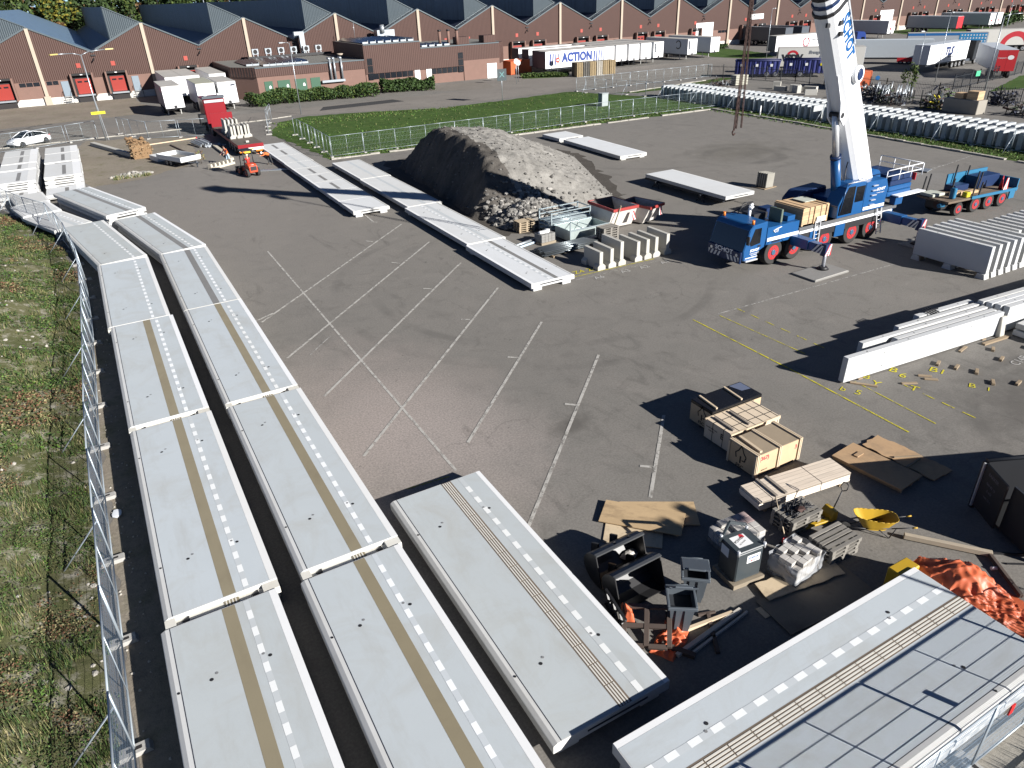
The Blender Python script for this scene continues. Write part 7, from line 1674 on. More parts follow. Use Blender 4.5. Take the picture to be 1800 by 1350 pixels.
t = trailer('long plain pale grey trailer with a red skirt right of the crane boom', 124.6, 95.6, radians(-52), 13.9, group=GR, side=M('trailer_pale', (.47, .51, .53), .5, var=.04), roof=M('trailer_pale'), front=TRD)
MB().box(8.6, -.03, .4, 13.3, -.01, 1.14, TRED).build('side_skirt', t)
t = trailer('white curtain trailer with dark blue block letters, hitched to a black tractor', 121.4, 77.5, radians(7), 13.4, group=GR, roof=TRG, front=TRG, legs=False)
text_side(t, 13, 1.7, NAVYL, 6.6, 2.75, 'TLS', bold=.09, shear=.25); text_side(t, 13, .3, GREYL, 7.6, 1.9, 'transport & logistiek')
m = MB(); 
for a, b in ((9.2, 2.4), (9.8, 2.4), (9.5, 2.9)): m.quad([(a-.22, -.012, b-.18), (a+.22, -.012, b-.18), (a, -.012, b+.28)], CYAN)
m.build('emblem', t)
t = trailer('grey trailer with a blue band and a blue patterned end behind the pale grey one', 145.6, 98.2, radians(-52), 13.8, group=GR, side=TRG, front=TRD)
MB().box(0, -.014, 3.55, 13.6, -.006, 3.98, TRB).build('stripe', t)
BPN = M('print_blue', (.03, .25, .5), .5); m = MB(); m.box(9.0, -.022, 1.2, 13.6, -.016, 3.9, BPN); pp = m.build('print', t); rr = random.Random(2); m = MB()
for i in range(9):
    for j in range(5):
        cx, cz = 9.4+i*.5, 1.5+j*.52; k = rr.randint(3, 6); m.quad([(cx+.15*cos(q*6.283/k+j), -.03, cz+.17*sin(q*6.283/k+j)) for q in range(k)], WHITEP)
m.build('print', pp)
t = trailer('pale cream trailer with a huge red arc at the right edge', 158.5, 93.5, radians(-40), 13.6, group=GR, side=CREAM, front=TRD)
arc(t, 8.6, .9, 2.75, .95, 5, 175, REDL); text_side(t, 13, .6, GREYL, 11.6, 3.4, 'Brengt', shear=.2)
t = trailer('grey trailer with red rear doors and a white oval at the right edge', 130.3, 75.0, radians(180+41), 14.5, group=GR, side=TRG, rear=TRED, roof=TRG, legs=False)
m = MB(); m.quad([(14.545, 1.75+.42*cos(k*.524), 3.0+.30*sin(k*.524)) for k in range(12)], WHITEP); m.build('emblem', t)
rx = Matrix.Translation((14.545, .65, 2.95)) @ Matrix.Rotation(pi/2, 4, 'Z') @ Matrix.Rotation(pi/2, 4, 'X')
lettering('lettering', 'transport', .28, WHITEP, t, rx, .002)
for x_, y_, sd, fr, lb in ((183, 129.5, TRG, TRW, 'shade-grey sided trailer with a white front by the far docks, right of the boom'), (208, 127.0, TRG, TRED, 'shade-grey sided trailer with a bright red front near the far docks'), (225.5, 128.6, TRG, TRW, 'shade-grey sided trailer with a white front right of the red fronted one'), (229.6, 129.0, TRG, TRW, 'white fronted trailer with a red dot, farthest right near the docks')):
    t = trailer(lb, x_+2.55, y_, pi/2, 14.4, group=GR, side=sd, front=fr, roof=TRG)  # side walls coloured grey for shade here too
    if fr is TRW: m = MB(); m.cyl((-.04, 1.5, 2.2), (-.05, 1.5, 2.2), .32, REDL, n=12); m.build('emblem', t)
for x_, y_, lb in ((150.8, 133.8, 'dark box trailer at the docks just left of the crane boom'), (156.4, 133.8, 'dark box trailer at the docks behind the crane boom')):
    trailer(lb, x_+2.55, y_, pi/2, 13.6, group=GR, side=TRD, front=TRD, roof=TRD)
def tractor(label, x, y, rz, col, col2=None):
    """truck tractor, nose towards local -x"""
    t = thing('truck_tractor', label, 'truck', x, y, 0, rz)
    m = MB(); m.prism([(0, .7), (-.05, 1.6), (.25, 3.3), (.6, 3.75), (2.1, 3.75), (2.1, .7)], 0, 2.5, col, 'y'); c = m.build('cab', t, bevel=.06)
    m = MB(); m.quad([(-.055, .15, 1.75), (-.055, 2.35, 1.75), (.19, 2.3, 2.95), (.19, .2, 2.95)], CGL); m.build('windscreen', c)
    for yy in (-.006, 2.506): m = MB(); m.quad([(.25, yy, 1.8), (1.1, yy, 1.8), (1.1, yy, 2.75), (.4, yy, 2.75)], CGL); m.build('side_window', c)
    MB().box(-.08, .05, .35, -.0, 2.45, .72, col2 or TRD).build('bumper', t)
    MB().box(.2, .4, .6, 5.8, 2.1, .95, TRD).build('chassis', t); MB().box(2.3, -.02, .4, 4.0, .35, 1.05, ALU).build('fuel_tank', t, bevel=.04)
    for wx in (.9, 4.9):
        wheel(t, wx, .2, .5, .35, -1, M('rim_grey'), TRD, 16); wheel(t, wx, 2.3, .5, .35, 1, M('rim_grey'), TRD, 16)
    return t
tractor('black truck tractor pulling the trailer with dark blue letters', 139.3, 82.4, radians(187), M('cab_black', (.02, .022, .025), .35), CYAN)
tractor('blue and white truck tractor showing right of the crane boom', 152.0, 113.5, radians(150), M('cab_blue', (.02, .05, .22), .35), TRW)
# tipping containers on a chassis
CBLU = corrugated('container_blue', (.025, .032, .15), .75, 0, .08, .5, .12, 0, .15, .5)
t = thing('container_trailer', 'black three axle trailer carrying the two blue open containers', 'trailer', 97.0, 94.4, 0, radians(-47.5))
MB().box(.5, .6, .3, 11.5, 1.9, .48, TRD).build('chassis', t)
for wx in (4.2, 5.6, 9.4):
    for s_, yy in ((-1, .2), (1, 2.3)): wheel(t, wx, yy, .52, .4, s_, M('rim_grey'), TRD, 16)
for i, (x0_, lb) in enumerate(((-1.0, 'dark blue ribbed open container, left one of the two on the trailer'), (6.7, 'dark blue ribbed open container, right one of the two on the trailer'))):
    b = thing('blue_container', lb, 'container', 97.0+x0_*cos(radians(-47.5)), 94.4+x0_*sin(radians(-47.5)), (.62 if i else .5), radians(-47.5), 'blue open containers')
    m = MB(); Lb = 7.2; m.quad([(0, 0, 0), (Lb-.3, 0, 0), (Lb, 0, 2.0), (0, 0, 2.0)], CBLU); m.quad([(0, 2.5, 0), (Lb-.3, 2.5, 0), (Lb, 2.5, 2.0), (0, 2.5, 2.0)], CBLU); m.quad([(0, 0, 0), (0, 2.5, 0), (0, 2.5, 2), (0, 0, 2)], CBLU); m.quad([(Lb-.3, 0, 0), (Lb-.3, 2.5, 0), (Lb, 2.5, 2), (Lb, 0, 2)], CBLU); m.quad([(0, 0, .05), (Lb-.3, 0, .05), (Lb-.3, 2.5, .05), (0, 2.5, .05)], TRD); m.build('shell', b, auto=False)
    m = MB(); m.tube([(0, 0, 2.05), (Lb, 0, 2.05), (Lb, 2.5, 2.05), (0, 2.5, 2.05), (0, 0, 2.05)], .09, M('rim_navy', (.02, .025, .09), .5)); m.build('rim', b)
    for k in range(9): MB().box(.35+k*.8, -.06, .1, .47+k*.8, -.004, 1.95, M('rim_navy')).build('rib', b)
    for xx, mm in ((.9, WHITEP), (3.3, WHITEP), (5.6, M('yellow_sign') if i else WHITEP)): MB().box(xx, -.075, 1.15, xx+.4, -.064, 1.55, mm).build('sticker', b)
# ------------------------------------------------------------------ red flatbed truck with barriers
TKR = M('truck_red', (.20, .007, .012), .35, var=.06)
t = thing('flatbed_truck', 'red flatbed truck seen from behind with concrete barriers on its bed', 'truck', 12.35, 80.2, 0, radians(.5))
MB().box(0, 0, .95, 2.55, 14.6, 1.12, M('bed_brown', (.10, .085, .07), .8, var=.2)).build('bed', t)
MB().box(-.02, -.06, .8, 2.57, -.002, 1.14, TKR).build('tail_beam', t); m = MB(); m.box(.04, -.08, .52, 2.51, -.02, .79, WHITEP); tb = m.build('tail_board', t)
for xx in (.06, 1.72): MB().box(xx, -.085, .36, xx+.75, -.03, .51, ORL).build('tail_light', tb)
MB().box(.95, -.09, .6, 1.5, -.082, .72, M('plate_yellow', (.55, .42, .03), .5)).build('number_plate', tb)
for xx in (.1, 2.2): m = MB(); hazard(m, (xx, -.086, .54), .28, .24, 3, u=(1, 0, 0), v=(0, 0, 1), sl=.6); m.build('hazard_board', tb)
MB().box(.5, .3, .6, 2.05, 22, .94, BLACKM).build('chassis', t); MB().box(-.03, .2, .84, .0, 14.5, 1.1, M('side_red_dark', (.2, .02, .02), .5)).build('side_rail', t)
for wy in (2.2, 3.6, 5.0, 15.6, 20.6):
    for s_, xx in ((-1, .18), (1, 2.37)):
        w_ = wheel(t, 0, 0, .5, .36, s_, M('rim_grey'), TRD, 16); w_.matrix_local = T(xx, wy, 0, -pi/2)
m = MB(); m.box(.02, 18.2, .9, 2.53, 22.3, 3.9, TKR); c = m.build('cab', t, bevel=.1)
MB().box(.15, 18.1, 3.45, 2.4, 18.19, 3.75, M('light_bar', (.4, .4, .42), .4)).build('light_bar', c); MB().box(.0, 18.0, 3.91, 2.55, 18.6, 4.2, TRD).build('roof_rack', c)
for xx in (-.35, 2.65): MB().box(xx, 21.5, 2.3, xx+.25, 21.8, 3.3, BLACKM).build('mirror', c)
for xx in (.3, 1.9): MB().box(xx, 18.55, 4.21, xx+.35, 18.7, 4.4, ORL if xx > 2 else ALU).build('beacon', c)
MB().box(0, 15.0, 1.0, 2.55, 15.1, 2.6, TKR).build('headboard', t); MB().box(-.75, 17.6, 1.0, -.05, 19.2, 2.2, BLACKM).build('toolbox', t)
MB().box(1.1, 1.2, 1.13, 1.4, 1.5, 1.3, M('pale_block', (.42, .4, .36), .9)).build('chock', t)
for i in range(6):
    hh = (1.25, 1.3, 1.3, 1.2, 1.3, 1.3)[i]; yy = 84.6 + (i % 2)*.25
    barrier('barrier on the truck bed, %s from the left of the front row' % ordinal(i), 12.72+i*.36, yy, 1.125, 2.0, hh, .22, 0, 'barriers loaded on the red truck')
for i in range(4): barrier('barrier on the truck bed, %s from the left of the back row' % ordinal(i), 12.8+i*.42, 88.6, 1.125, 1.9, 1.45, .22, 0, 'barriers loaded on the red truck')
# ------------------------------------------------------------------ small loader, car, tipper trailer
LOR = M('loader_orange', (.40, .055, .02), .4, var=.06)
t = thing('mini_loader', 'small orange wheel loader with a black roll frame behind the red truck', 'loader', 11.55, 69.7, 0, radians(12))
for s_ in (-1, 1):
    for wy in (.05, 1.65):
        w_ = wheel(t, 0, 0, .38, .28, s_, LOR, TRD, 18); w_.matrix_local = T(s_*.48, wy, 0, -pi/2)
m = MB(); m.prism([(-.35, .4), (-.35, .95), (-.1, 1.15), (.5, 1.18), (.62, .75), (1.5, .7), (1.55, .4)], -.4, .4, LOR, 'x'); b = m.build('body', t, bevel=.05)
m = MB(); m.box(-.28, -.362, .6, .28, -.352, .95, BLACKM); m.build('grille', b); lettering('lettering', '1160', .14, WHITEP, b, Matrix.Translation((0, -.2, 1.08)) @ Matrix.Rotation(.75, 4, 'X'), .004)
m = MB()
for sx in (-.42, .42): m.tube([(sx, .45, 1.1), (sx, .4, 2.2), (sx, 1.25, 2.25), (sx, 1.45, .7)], .04, BLACKM)
m.build('roll_frame', t); MB().box(-.5, .3, 2.22, .5, 1.4, 2.32, BLACKM).build('roof', t, bevel=.03); MB().box(-.28, .28, 2.05, .28, .3, 2.2, M('plate_yellow')).build('number_plate', t)
MB().box(-.25, .55, .72, .25, 1.0, .95, BLACKM).build('seat', t); m = MB(); m.bar((-.25, 1.4, .75), (-.25, 2.5, .45), .1, .14, LOR); m.bar((.25, 1.4, .75), (.25, 2.5, .45), .1, .14, LOR); m.build('loader_arm', t); MB().box(-.6, 2.45, .1, .6, 2.55, .65, BLACKM).build('attachment_plate', t)
# white fastback car
CARW = M('car_white', (.72, .74, .76), .22, var=.02, spec=.6)
t = thing('parked_car', 'white fastback car with dark wheels parked at the left edge', 'car', -7.15, 104.9, 0, atan2(2.13, 2.88)+pi)
secs = [(-2.36, .62, .42, .66), (-2.2, .84, .26, .80), (-1.45, .93, .2, 1.0), (-.6, .95, .2, 1.03), (.6, .95, .2, 1.02), (1.35, .94, .2, .97), (2.0, .88, .24, .80), (2.33, .66, .4, .62)]
def ring(x, w, z0, z1): return [Vector((x, -w*.92, z0)), Vector((x, -w, z0+.18)), Vector((x, -w, (z0+z1)/2+.1)), Vector((x, -w*.9, z1)), Vector((x, w*.9, z1)), Vector((x, w, (z0+z1)/2+.1)), Vector((x, w, z0+.18)), Vector((x, w*.92, z0))]
m = MB(); loft(m, [ring(*q) for q in secs], CARW); b = m.build('body', t); b.data.polygons.foreach_set('use_smooth', [True]*len(b.data.polygons))
def ring2(x, w0, w1, z0, z1): return [Vector((x, -w0, z0)), Vector((x, -w1, z1)), Vector((x, w1, z1)), Vector((x, w0, z0))]
m = MB(); loft(m, [ring2(-2.0, .78, .70, .92, .94), ring2(-1.1, .86, .62, .98, 1.36), ring2(-.3, .87, .62, 1.0, 1.50), ring2(.35, .87, .6, 1.0, 1.47), ring2(1.3, .84, .72, .97, 1.0)], CGL); g = m.build('glasshouse', t)
m = MB(); loft(m, [ring2(-1.75, .70, .68, 1.08, 1.11), ring2(-1.1, .66, .6, 1.35, 1.40), ring2(-.3, .66, .6, 1.49, 1.53), ring2(.3, .62, .58, 1.47, 1.50)], M('car_roof_dark', (.03, .035, .045), .12, spec=.7)); m.build('roof', t)
for s_ in (-1, 1):
    m = MB(); m.tube([(1.3, s_*.86, 1.0), (.35, s_*.64, 1.49), (-.4, s_*.65, 1.52), (-1.3, s_*.67, 1.32), (-1.95, s_*.76, 1.0)], .035, CARW, 6); m.bar((-.2, s_*.88, 1.0), (-.25, s_*.65, 1.5), .06, .04, BLACKM); m.build('pillar', t)
    for wx in (-1.45, 1.45): wheel(t, wx, s_*.83, .35, .24, s_, M('rim_dark', (.03, .03, .033), .4), TRD, 20)
    m = MB(); m.box(2.0, s_*.55-.16, .66, 2.26, s_*.55+.16, .74, M('lamp_glass', (.1, .11, .12), .15)); m.build('headlight', t)
    m = MB(); m.box(.65, s_*.97-.08, .98, .85, s_*.97+.08, 1.1, BLACKM if False else CARW); m.build('mirror', t)
    m = MB(); m.box(-2.28, s_*.6-.2, .8, -2.2, s_*.6+.12, .88, TRED); m.build('tail_light', t)
MB().quad([(-.3, .985, .62), (0, .985, .62), (0, .985, .85), (-.3, .985, .85)], M('print_grey', (.5, .5, .52), .5)).build('door_print', t)
t = thing('tipper_trailer', 'small white tipping trailer with an empty box by the rubble patch', 'trailer', 6.55, 80.4, 0, radians(24))
TW = M('tipper_white', (.62, .64, .64), .45, var=.05, grime=.1); TIN = M('tipper_inside', (.2, .19, .17), .8, var=.2)
m = MB(); a_, b_ = 1.1, 2.2
for q in ((-a_, -b_, -a_+.05, b_), (a_-.05, -b_, a_, b_)): m.box(q[0], q[1], .55, q[2], q[3], 1.0, TW)
m.box(-a_+.051, -b_, .55, a_-.051, -b_+.05, 1.0, TW); m.box(-a_+.051, b_-.05, .55, a_-.051, b_, 1.0, TW); m.build('box', t, bevel=.01); MB().box(-a_+.052, -b_+.052, .5, a_-.052, b_-.052, .6, TIN).build('floor', t)
for s_ in (-1, 1):
    for wy in (-.1, .6): w_ = wheel(t, 0, 0, .3, .22, s_, M('rim_grey'), TRD, 14); w_.matrix_local = T(s_*.9, wy, 0, -pi/2)
m = MB(); m.bar((-.4, -b_, .45), (0, -b_-1.2, .42), .07, .07, TRD); m.bar((.4, -b_, .45), (0, -b_-1.2, .42), .07, .07, TRD); m.cyl((0, -b_-.9, .05), (0, -b_-.9, .6), .06, TRD); m.build('drawbar', t)
tag(MB().box(-1.2, -1.0, 0, 1.2, 1.0, .5, TW).build('loading_ramp', tr=T(5.6, 84.4, 0, .3), bevel=.02), 'flat white cover beside the small tipping trailer', 'cover')
# ------------------------------------------------------------------ people
def skin_person(label, x, y, rz, joints, bones, mats, extra=None):
    """one continuous body grown over a skeleton; clothing colours are assigned by height along the limbs"""
    t = thing('person', label, 'person', x, y, 0, rz)
    names = list(joints); me = bpy.data.meshes.new('body'); me.from_pydata([joints[n][0] for n in names], [(names.index(a), names.index(b)) for a, b in bones], [])
    tmp = bpy.data.objects.new('tmp_body', me); COL.objects.link(tmp)
    sk = tmp.modifiers.new('skin', 'SKIN'); 
    for i, n in enumerate(names): r = joints[n][1]; me.skin_vertices[0].data[i].radius = (r, r); me.skin_vertices[0].data[i].use_root = (n == 'pelvis')
    ss = tmp.modifiers.new('sub', 'SUBSURF'); ss.levels = 2; ss.render_levels = 2
    dg = bpy.context.evaluated_depsgraph_get(); m2 = bpy.data.meshes.new_from_object(tmp.evaluated_get(dg)); bpy.data.objects.remove(tmp); m2.name = 'body'
    m2.materials.clear(); keys = list(mats)
    for k in keys: m2.materials.append(mats[k])
    segs = [(a, b, Vector(joints[a][0]), Vector(joints[b][0])) for a, b in bones]
    def matfor(a, b):
        s = {a, b}
        if 'head' in s or 'neck' in s: return 'skin'
        if any('toe' in q for q in s): return 'boots'
        if any(q.startswith('hand') or q.startswith('fin') for q in s): return 'skin'
        if any(q[:4] in ('knee', 'ankl', 'hip_') for q in s): return 'trousers'
        if any(q[:4] in ('elbo', 'wris') for q in s): return 'sleeve'
        return 'top'
    for p in m2.polygons:
        c = p.center; best = min(segs, key=lambda g: ((c-(g[2]+(g[3]-g[2])*max(0, min(1, (c-g[2]).dot(g[3]-g[2])/max(1e-6, (g[3]-g[2]).length_squared))))).length))
        p.material_index = keys.index(matfor(best[0], best[1])); p.use_smooth = True
    o = bpy.data.objects.new('body', m2); COL.objects.link(o); o.parent = t
    if extra: extra(t, joints)
    return t
SKIN = M('skin', (.42, .25, .18), .6); HIVIS = M('hivis_orange', (.62, .13, .03), .6); DKTOP = M('dark_maroon', (.06, .02, .03), .8); JEANS = M('light_jeans', (.30, .38, .44), .8); BOOT = M('boots', (.06, .045, .03), .8); DKTR = M('dark_trousers', (.03, .032, .035), .8); HELM = M('helmet_white', (.7, .7, .68), .35)
def person_pose(lean=0.15, step=.12, arm=.4, h=1.78, reach=(.1, .1)):
    """skeleton facing -y; lean tips the trunk forward"""
    k = h/1.78; J = {}; hz = .92*k
    up = Vector((0, -sin(lean), cos(lean))); fwd = Vector((0, -cos(lean), -sin(lean)))
    P = Vector((0, 0, hz)); ch = P+up*.30*k; sh = P+up*.50*k; nk = P+up*.58*k; hd = P+up*.68*k+fwd*.03; ht_ = P+up*.80*k+fwd*.05
    J['pelvis'] = (P, .15); J['waist'] = (P+up*.14*k, .135); J['chest'] = (ch, .16); J['shoulders'] = (sh, .12); J['neck'] = (nk, .058); J['head'] = (hd, .09); J['head_top'] = (ht_, .085)
    B = [('pelvis', 'waist'), ('waist', 'chest'), ('chest', 'shoulders'), ('shoulders', 'neck'), ('neck', 'head'), ('head', 'head_top')]
    for s_, n in ((-1, 'l'), (1, 'r')):
        st = step*s_; J['hip_'+n] = (P+Vector((s_*.1, 0, -.06)), .11); J['knee_'+n] = (Vector((s_*.12, st*.6-.05, .50*k)), .072); J['ankle_'+n] = (Vector((s_*.13, st+.02, .10)), .05); J['toe_'+n] = (Vector((s_*.15, st-.15, .05)), .045)
        S_ = sh+Vector((s_*.2, 0, 0)); a = arm+reach[0 if s_ < 0 else 1]; d = Vector((s_*.12, -sin(lean*.4+a), -cos(lean*.4+a))).normalized(); d2 = Vector((0, -sin(lean*.4+a+.5), -cos(lean*.4+a+.5)))
        J['arm_'+n] = (S_, .075); J['elbow_'+n] = (S_+d*.30*k, .052); J['wrist_'+n] = (S_+d*.30*k+d2*.25*k, .036); hb = S_+d*.30*k+d2*.33*k; J['hand_'+n] = (hb, .042)
        B += [('pelvis', 'hip_'+n), ('hip_'+n, 'knee_'+n), ('knee_'+n, 'ankle_'+n), ('ankle_'+n, 'toe_'+n), ('shoulders', 'arm_'+n), ('arm_'+n, 'elbow_'+n), ('elbow_'+n, 'wrist_'+n), ('wrist_'+n, 'hand_'+n)]
        for f in range(4):
            o_ = Vector((s_*.0+(f-1.5)*.021, 0, 0)); q = hb+d2*.045+o_; J['fin%s%d' % (n, f)] = (q, .010); J['fip%s%d' % (n, f)] = (q+(d2*.6+Vector((0, .3, -.3))).normalized()*(.065, .075, .07, .055)[f], .008); B += [('hand_'+n, 'fin%s%d' % (n, f)), ('fin%s%d' % (n, f), 'fip%s%d' % (n, f))]
        q = hb+Vector((-s_*.05, -.01, 0)); J['fint'+n] = (q, .011); J['fipt'+n] = (q+d2*.05, .009); B += [('hand_'+n, 'fint'+n), ('fint'+n, 'fipt'+n)]
    return J, B, hd, ht_, up, fwd
def head_bits(hm, hd, ht_, up, fwd):
    def f(t, J):
        c = ht_-up*.0; m = MB()
        vs, fs = ICO[2]; right = up.cross(fwd)
        if hm: m.add([c+right*(v.x*.125)+fwd*(v.y*.145)+up*(max(v.z, -.15)*.12+.015) for v in vs], fs, hm, None, True); m.build('helmet', t); 
        else: m.add([c-fwd*.02+right*(v.x*.098)+fwd*(v.y*.1)+up*(max(v.z, -.3)*.1) for v in vs], fs, M('hair_brown', (.07, .04, .025), .9), None, True); m.build('hair', t)
        m = MB(); e = (hd+ht_)/2+fwd*.088
        for s_ in (-1, 1): m.rock(tuple(e+right*(s_*.034)), .013, BLACKM, (1, 1, 1), 1)
        m.build('eyes', t); m = MB(); m.rock(tuple(e-up*.035+fwd*.012), .018, SKIN, (1, 1, 1.2), 1); m.build('nose', t); m = MB(); m.bar(e-up*.075-right*.025-fwd*.004, e-up*.075+right*.025-fwd*.004, .01, .01, M('lips', (.3, .12, .1), .6)); m.build('mouth', t)
        for s_ in (-1, 1): m = MB(); m.rock(tuple((hd+ht_)/2+right*(s_*.092)), .026, SKIN, (.5, 1, 1.3), 1); m.build('ear', t)
    return f
def vest(m1):
    return None
J, B, hd, h2, up, fw = person_pose(.35, .1, .35)
skin_person('worker in an orange vest, dark shirt and light jeans looking down beside the red truck', 10.75, 77.3, radians(-60), J, B, dict(skin=SKIN, boots=BOOT, trousers=JEANS, sleeve=DKTOP, top=HIVIS), head_bits(None, hd, h2, up, fw))
J, B, hd, h2, up, fw = person_pose(1.15, .14, .75, 1.8, (.2, -.1))
skin_person('worker with a white helmet and orange jacket bending over beside the slab row', 14.15, 74.2, radians(-75), J, B, dict(skin=SKIN, boots=BOOT, trousers=DKTR, sleeve=HIVIS, top=HIVIS), head_bits(HELM, hd, h2, up, fw))
# driver seated on the loader
J, B, hd, h2, up, fw = person_pose(-.05, 0, .9, 1.75)
for s_, n in ((-1, 'l'), (1, 'r')):
    J['knee_'+n] = (Vector((s_*.16, -.45, .93)), .072); J['ankle_'+n] = (Vector((s_*.16, -.55, .55)), .05); J['toe_'+n] = (Vector((s_*.17, -.70, .50)), .045)
d_ = skin_person('driver in red and orange sitting under the roll frame of the mini loader', 11.42, 70.4, radians(192), J, B, dict(skin=SKIN, boots=BOOT, trousers=DKTR, sleeve=M('shirt_red', (.45, .03, .02), .7), top=M('shirt_red')), head_bits(HELM, hd, h2, up, fw)); d_.location.z = .12
# ------------------------------------------------------------------ odds and ends on the rubble patch
CHIP = M('wood_chips', (.20, .125, .065), .95, var=.35, scale=7, bump=.5); CHIP2 = M('wood_chips_pale', (.34, .25, .15), .95, var=.3, scale=7)
t = thing('log_bale', 'brown crumbling bale of wood on the rubble patch', 'bale', 3.6, 86.9, 0, .1); m = MB(); rr = random.Random(8)
for _ in range(700):
    p = (rr.uniform(-1.0, 1.0), rr.uniform(-.8, .8), rr.uniform(0.05, 1.5)); m.bar(p, (p[0]+rr.uniform(-.25, .25), p[1]+rr.uniform(-.25, .25), p[2]+rr.uniform(-.04, .04)), .07, .05, rr.choice([CHIP, CHIP, CHIP2]))
for _ in range(40): m.rock((rr.uniform(-1, .6), rr.uniform(-.2, 1.3), 1.5+rr.uniform(-.1, .55)*rr.random()), rr.uniform(.12, .3), CHIP, rng=rr)
m.box(-.9, -.72, 0, .9, .72, 1.4, CHIP); m.build('wood', t, auto=False)
m = MB(); m.bar((-.7, 98.8, .2), (2.9, 87.3, .2), .5, .4, CB); tag(m.build('concrete_post', bevel=.02), 'long grey concrete beam lying behind the bale of wood', 'beam')
t = thing('stone_pile', 'small pile of pale broken stones with weeds in front of it', 'stones', 1.9, 77.6, 0); m = MB()
for _ in range(130): a = rr.random()*6.28; q = rr.random()**.6; m.rock((cos(a)*q*1.9, sin(a)*q*.95, .05+.35*(1-q)*rr.random()), rr.uniform(.08, .2), rr.choice([STONE2, PEB, STONE]), rng=rr)
m.build('stones', t, auto=False); m = MB()
for _ in range(60): tuft_ = None; a = rr.random()*6.28; tuft(m, cos(a)*1.5, -.75+rr.uniform(-.4, .3), 0, .35, 6, [GB[0], GB[3], GB[2]], .2, .8, .03)
m.build('weeds', t, auto=False)
t = thing('toothed_rack', 'pale toothed concrete rack lying in front of the worker', 'rack', 8.8, 75.2, 0, radians(33)); YC = M('rack_cream', (.45, .41, .33), .85, var=.1)
MB().box(0, 0, .02, 2.9, .18, .22, YC).build('bar', t)
for i in range(6): MB().prism([(.05+i*.5, .0), (.4+i*.5, .0), (.25+i*.5, .5), (.1+i*.5, .5)], .19, .62, YC, 'y').build('tooth', t)
t = thing('scrap_pile', 'pile of grey metal sections and sheets with a red cone beside the red truck', 'scrap', 10.0, 90, 0, .3)
for i in range(9): m = MB(); m.bar((-.8+i*.16, -1.6+rr.uniform(-.3, .3), .2+.1*(i % 3)), (-.6+i*.17, 1.4+rr.uniform(-.3, .3), .35+.1*(i % 3)), .12, .1, rr.choice([STEELG, M('grey_profile', (.3, .33, .36), .5)])); m.build('section', t)
MB().cyl((.3, 1.6, .0), (.3, 1.6, .75), .2, HAZR, .04).build('cone', t)
m = MB()
for _ in range(14): m.rock((rr.uniform(-.4, 1.6), rr.uniform(-2.6, -1.3), .12), rr.uniform(.1, .25), M('grey_profile'), rng=rr)
m.build('rubble', t)
m = MB(); m.bar((11.1, 89, .12), (11.35, 79.0, .12), .35, .22, M('rack_cream')); tag(m.build('plank'), 'long pale plank lying beside the red truck', 'plank')
m = MB(); m.bar((4.9, 94.5, .06), (10.2, 95.6, .06), .1, .1, BTN); tag(m.build('pole'), 'thin pale pole lying by the fence behind the bale', 'pole')
m = MB(); m.bar((7.0, 92.5, .07), (8.6, 82, .07), .14, .12, DKT); tag(m.build('timber'), 'long dark timber lying beside the small tipping trailer', 'timber')
m = MB(); m.bar((12.3, 71.8, .05), (15.2, 70.6, .05), .5, .08, STEELG); tag(m.build('ramp_plate'), 'grey steel plate lying between the mini loader and the slab row', 'plate')
t = thing('young_weed', 'thin dry weed growing in the rubble patch by the toothed rack', 'weed', 8.4, 79.2, 0); m = MB(); crown(m, (0, 0, .7), .6, .6, .6, 160, .1, [GB[2], GB[3], GB[4]], rr); m.build('leaves', t, auto=False); MB().cyl((0, 0, 0), (0, 0, .9), .03, BARK, .01, 5).build('stem', t)
# ------------------------------------------------------------------ storage strip behind the wall blocks
OCON = corrugated('container_orange', (.48, .10, .03), .3, 0, .04, .5, .1, 0, .1)
def container(label, x, y, rz, L, W, H, m_, name='storage_container', z=0):
    t = thing(name, label, 'container', x, y, z, rz); MB().box(0, 0, .1, L, W, H, m_).build('shell', t)
    m = MB(); 
    for a in (0, L):
        for b in (0, W): m.bar((a, b, 0), (a, b, H+.02), .14, .14, M('container_edge', (.36, .08, .03), .5) if m_ is OCON else BCP)
    for z_ in (.08, H): m.tube([(0, 0, z_), (L, 0, z_), (L, W, z_), (0, W, z_), (0, 0, z_)], .07, M('container_edge', (.36, .08, .03), .5) if m_ is OCON else BCP)
    m.build('frame', t)
    for yy in (.05, W/2+.02): d = MB().box(-.05, yy, .15, -.004, yy+W/2-.08, H-.1, m_); d.build('door', t)
    return t
container('bright orange container standing at the corner of the annex', 76.4, 132.0, radians(195), 5.5, 2.4, 2.4, OCON)
container('orange container with a blue badge beside the crane boom', 97.4, 70.0, radians(60), 6, 2.4, 2.5, OCON)
m = MB(); m.cyl((97.33, 68.9, 1.7), (97.28, 68.85, 1.7), .3, TRB, n=14); tag(m.build('badge'), 'round blue badge on the orange container beside the crane boom', 'badge')
PLS = M('pallet_wood_tan', (.34, .26, .15), .85, var=.25)
k_ = 0
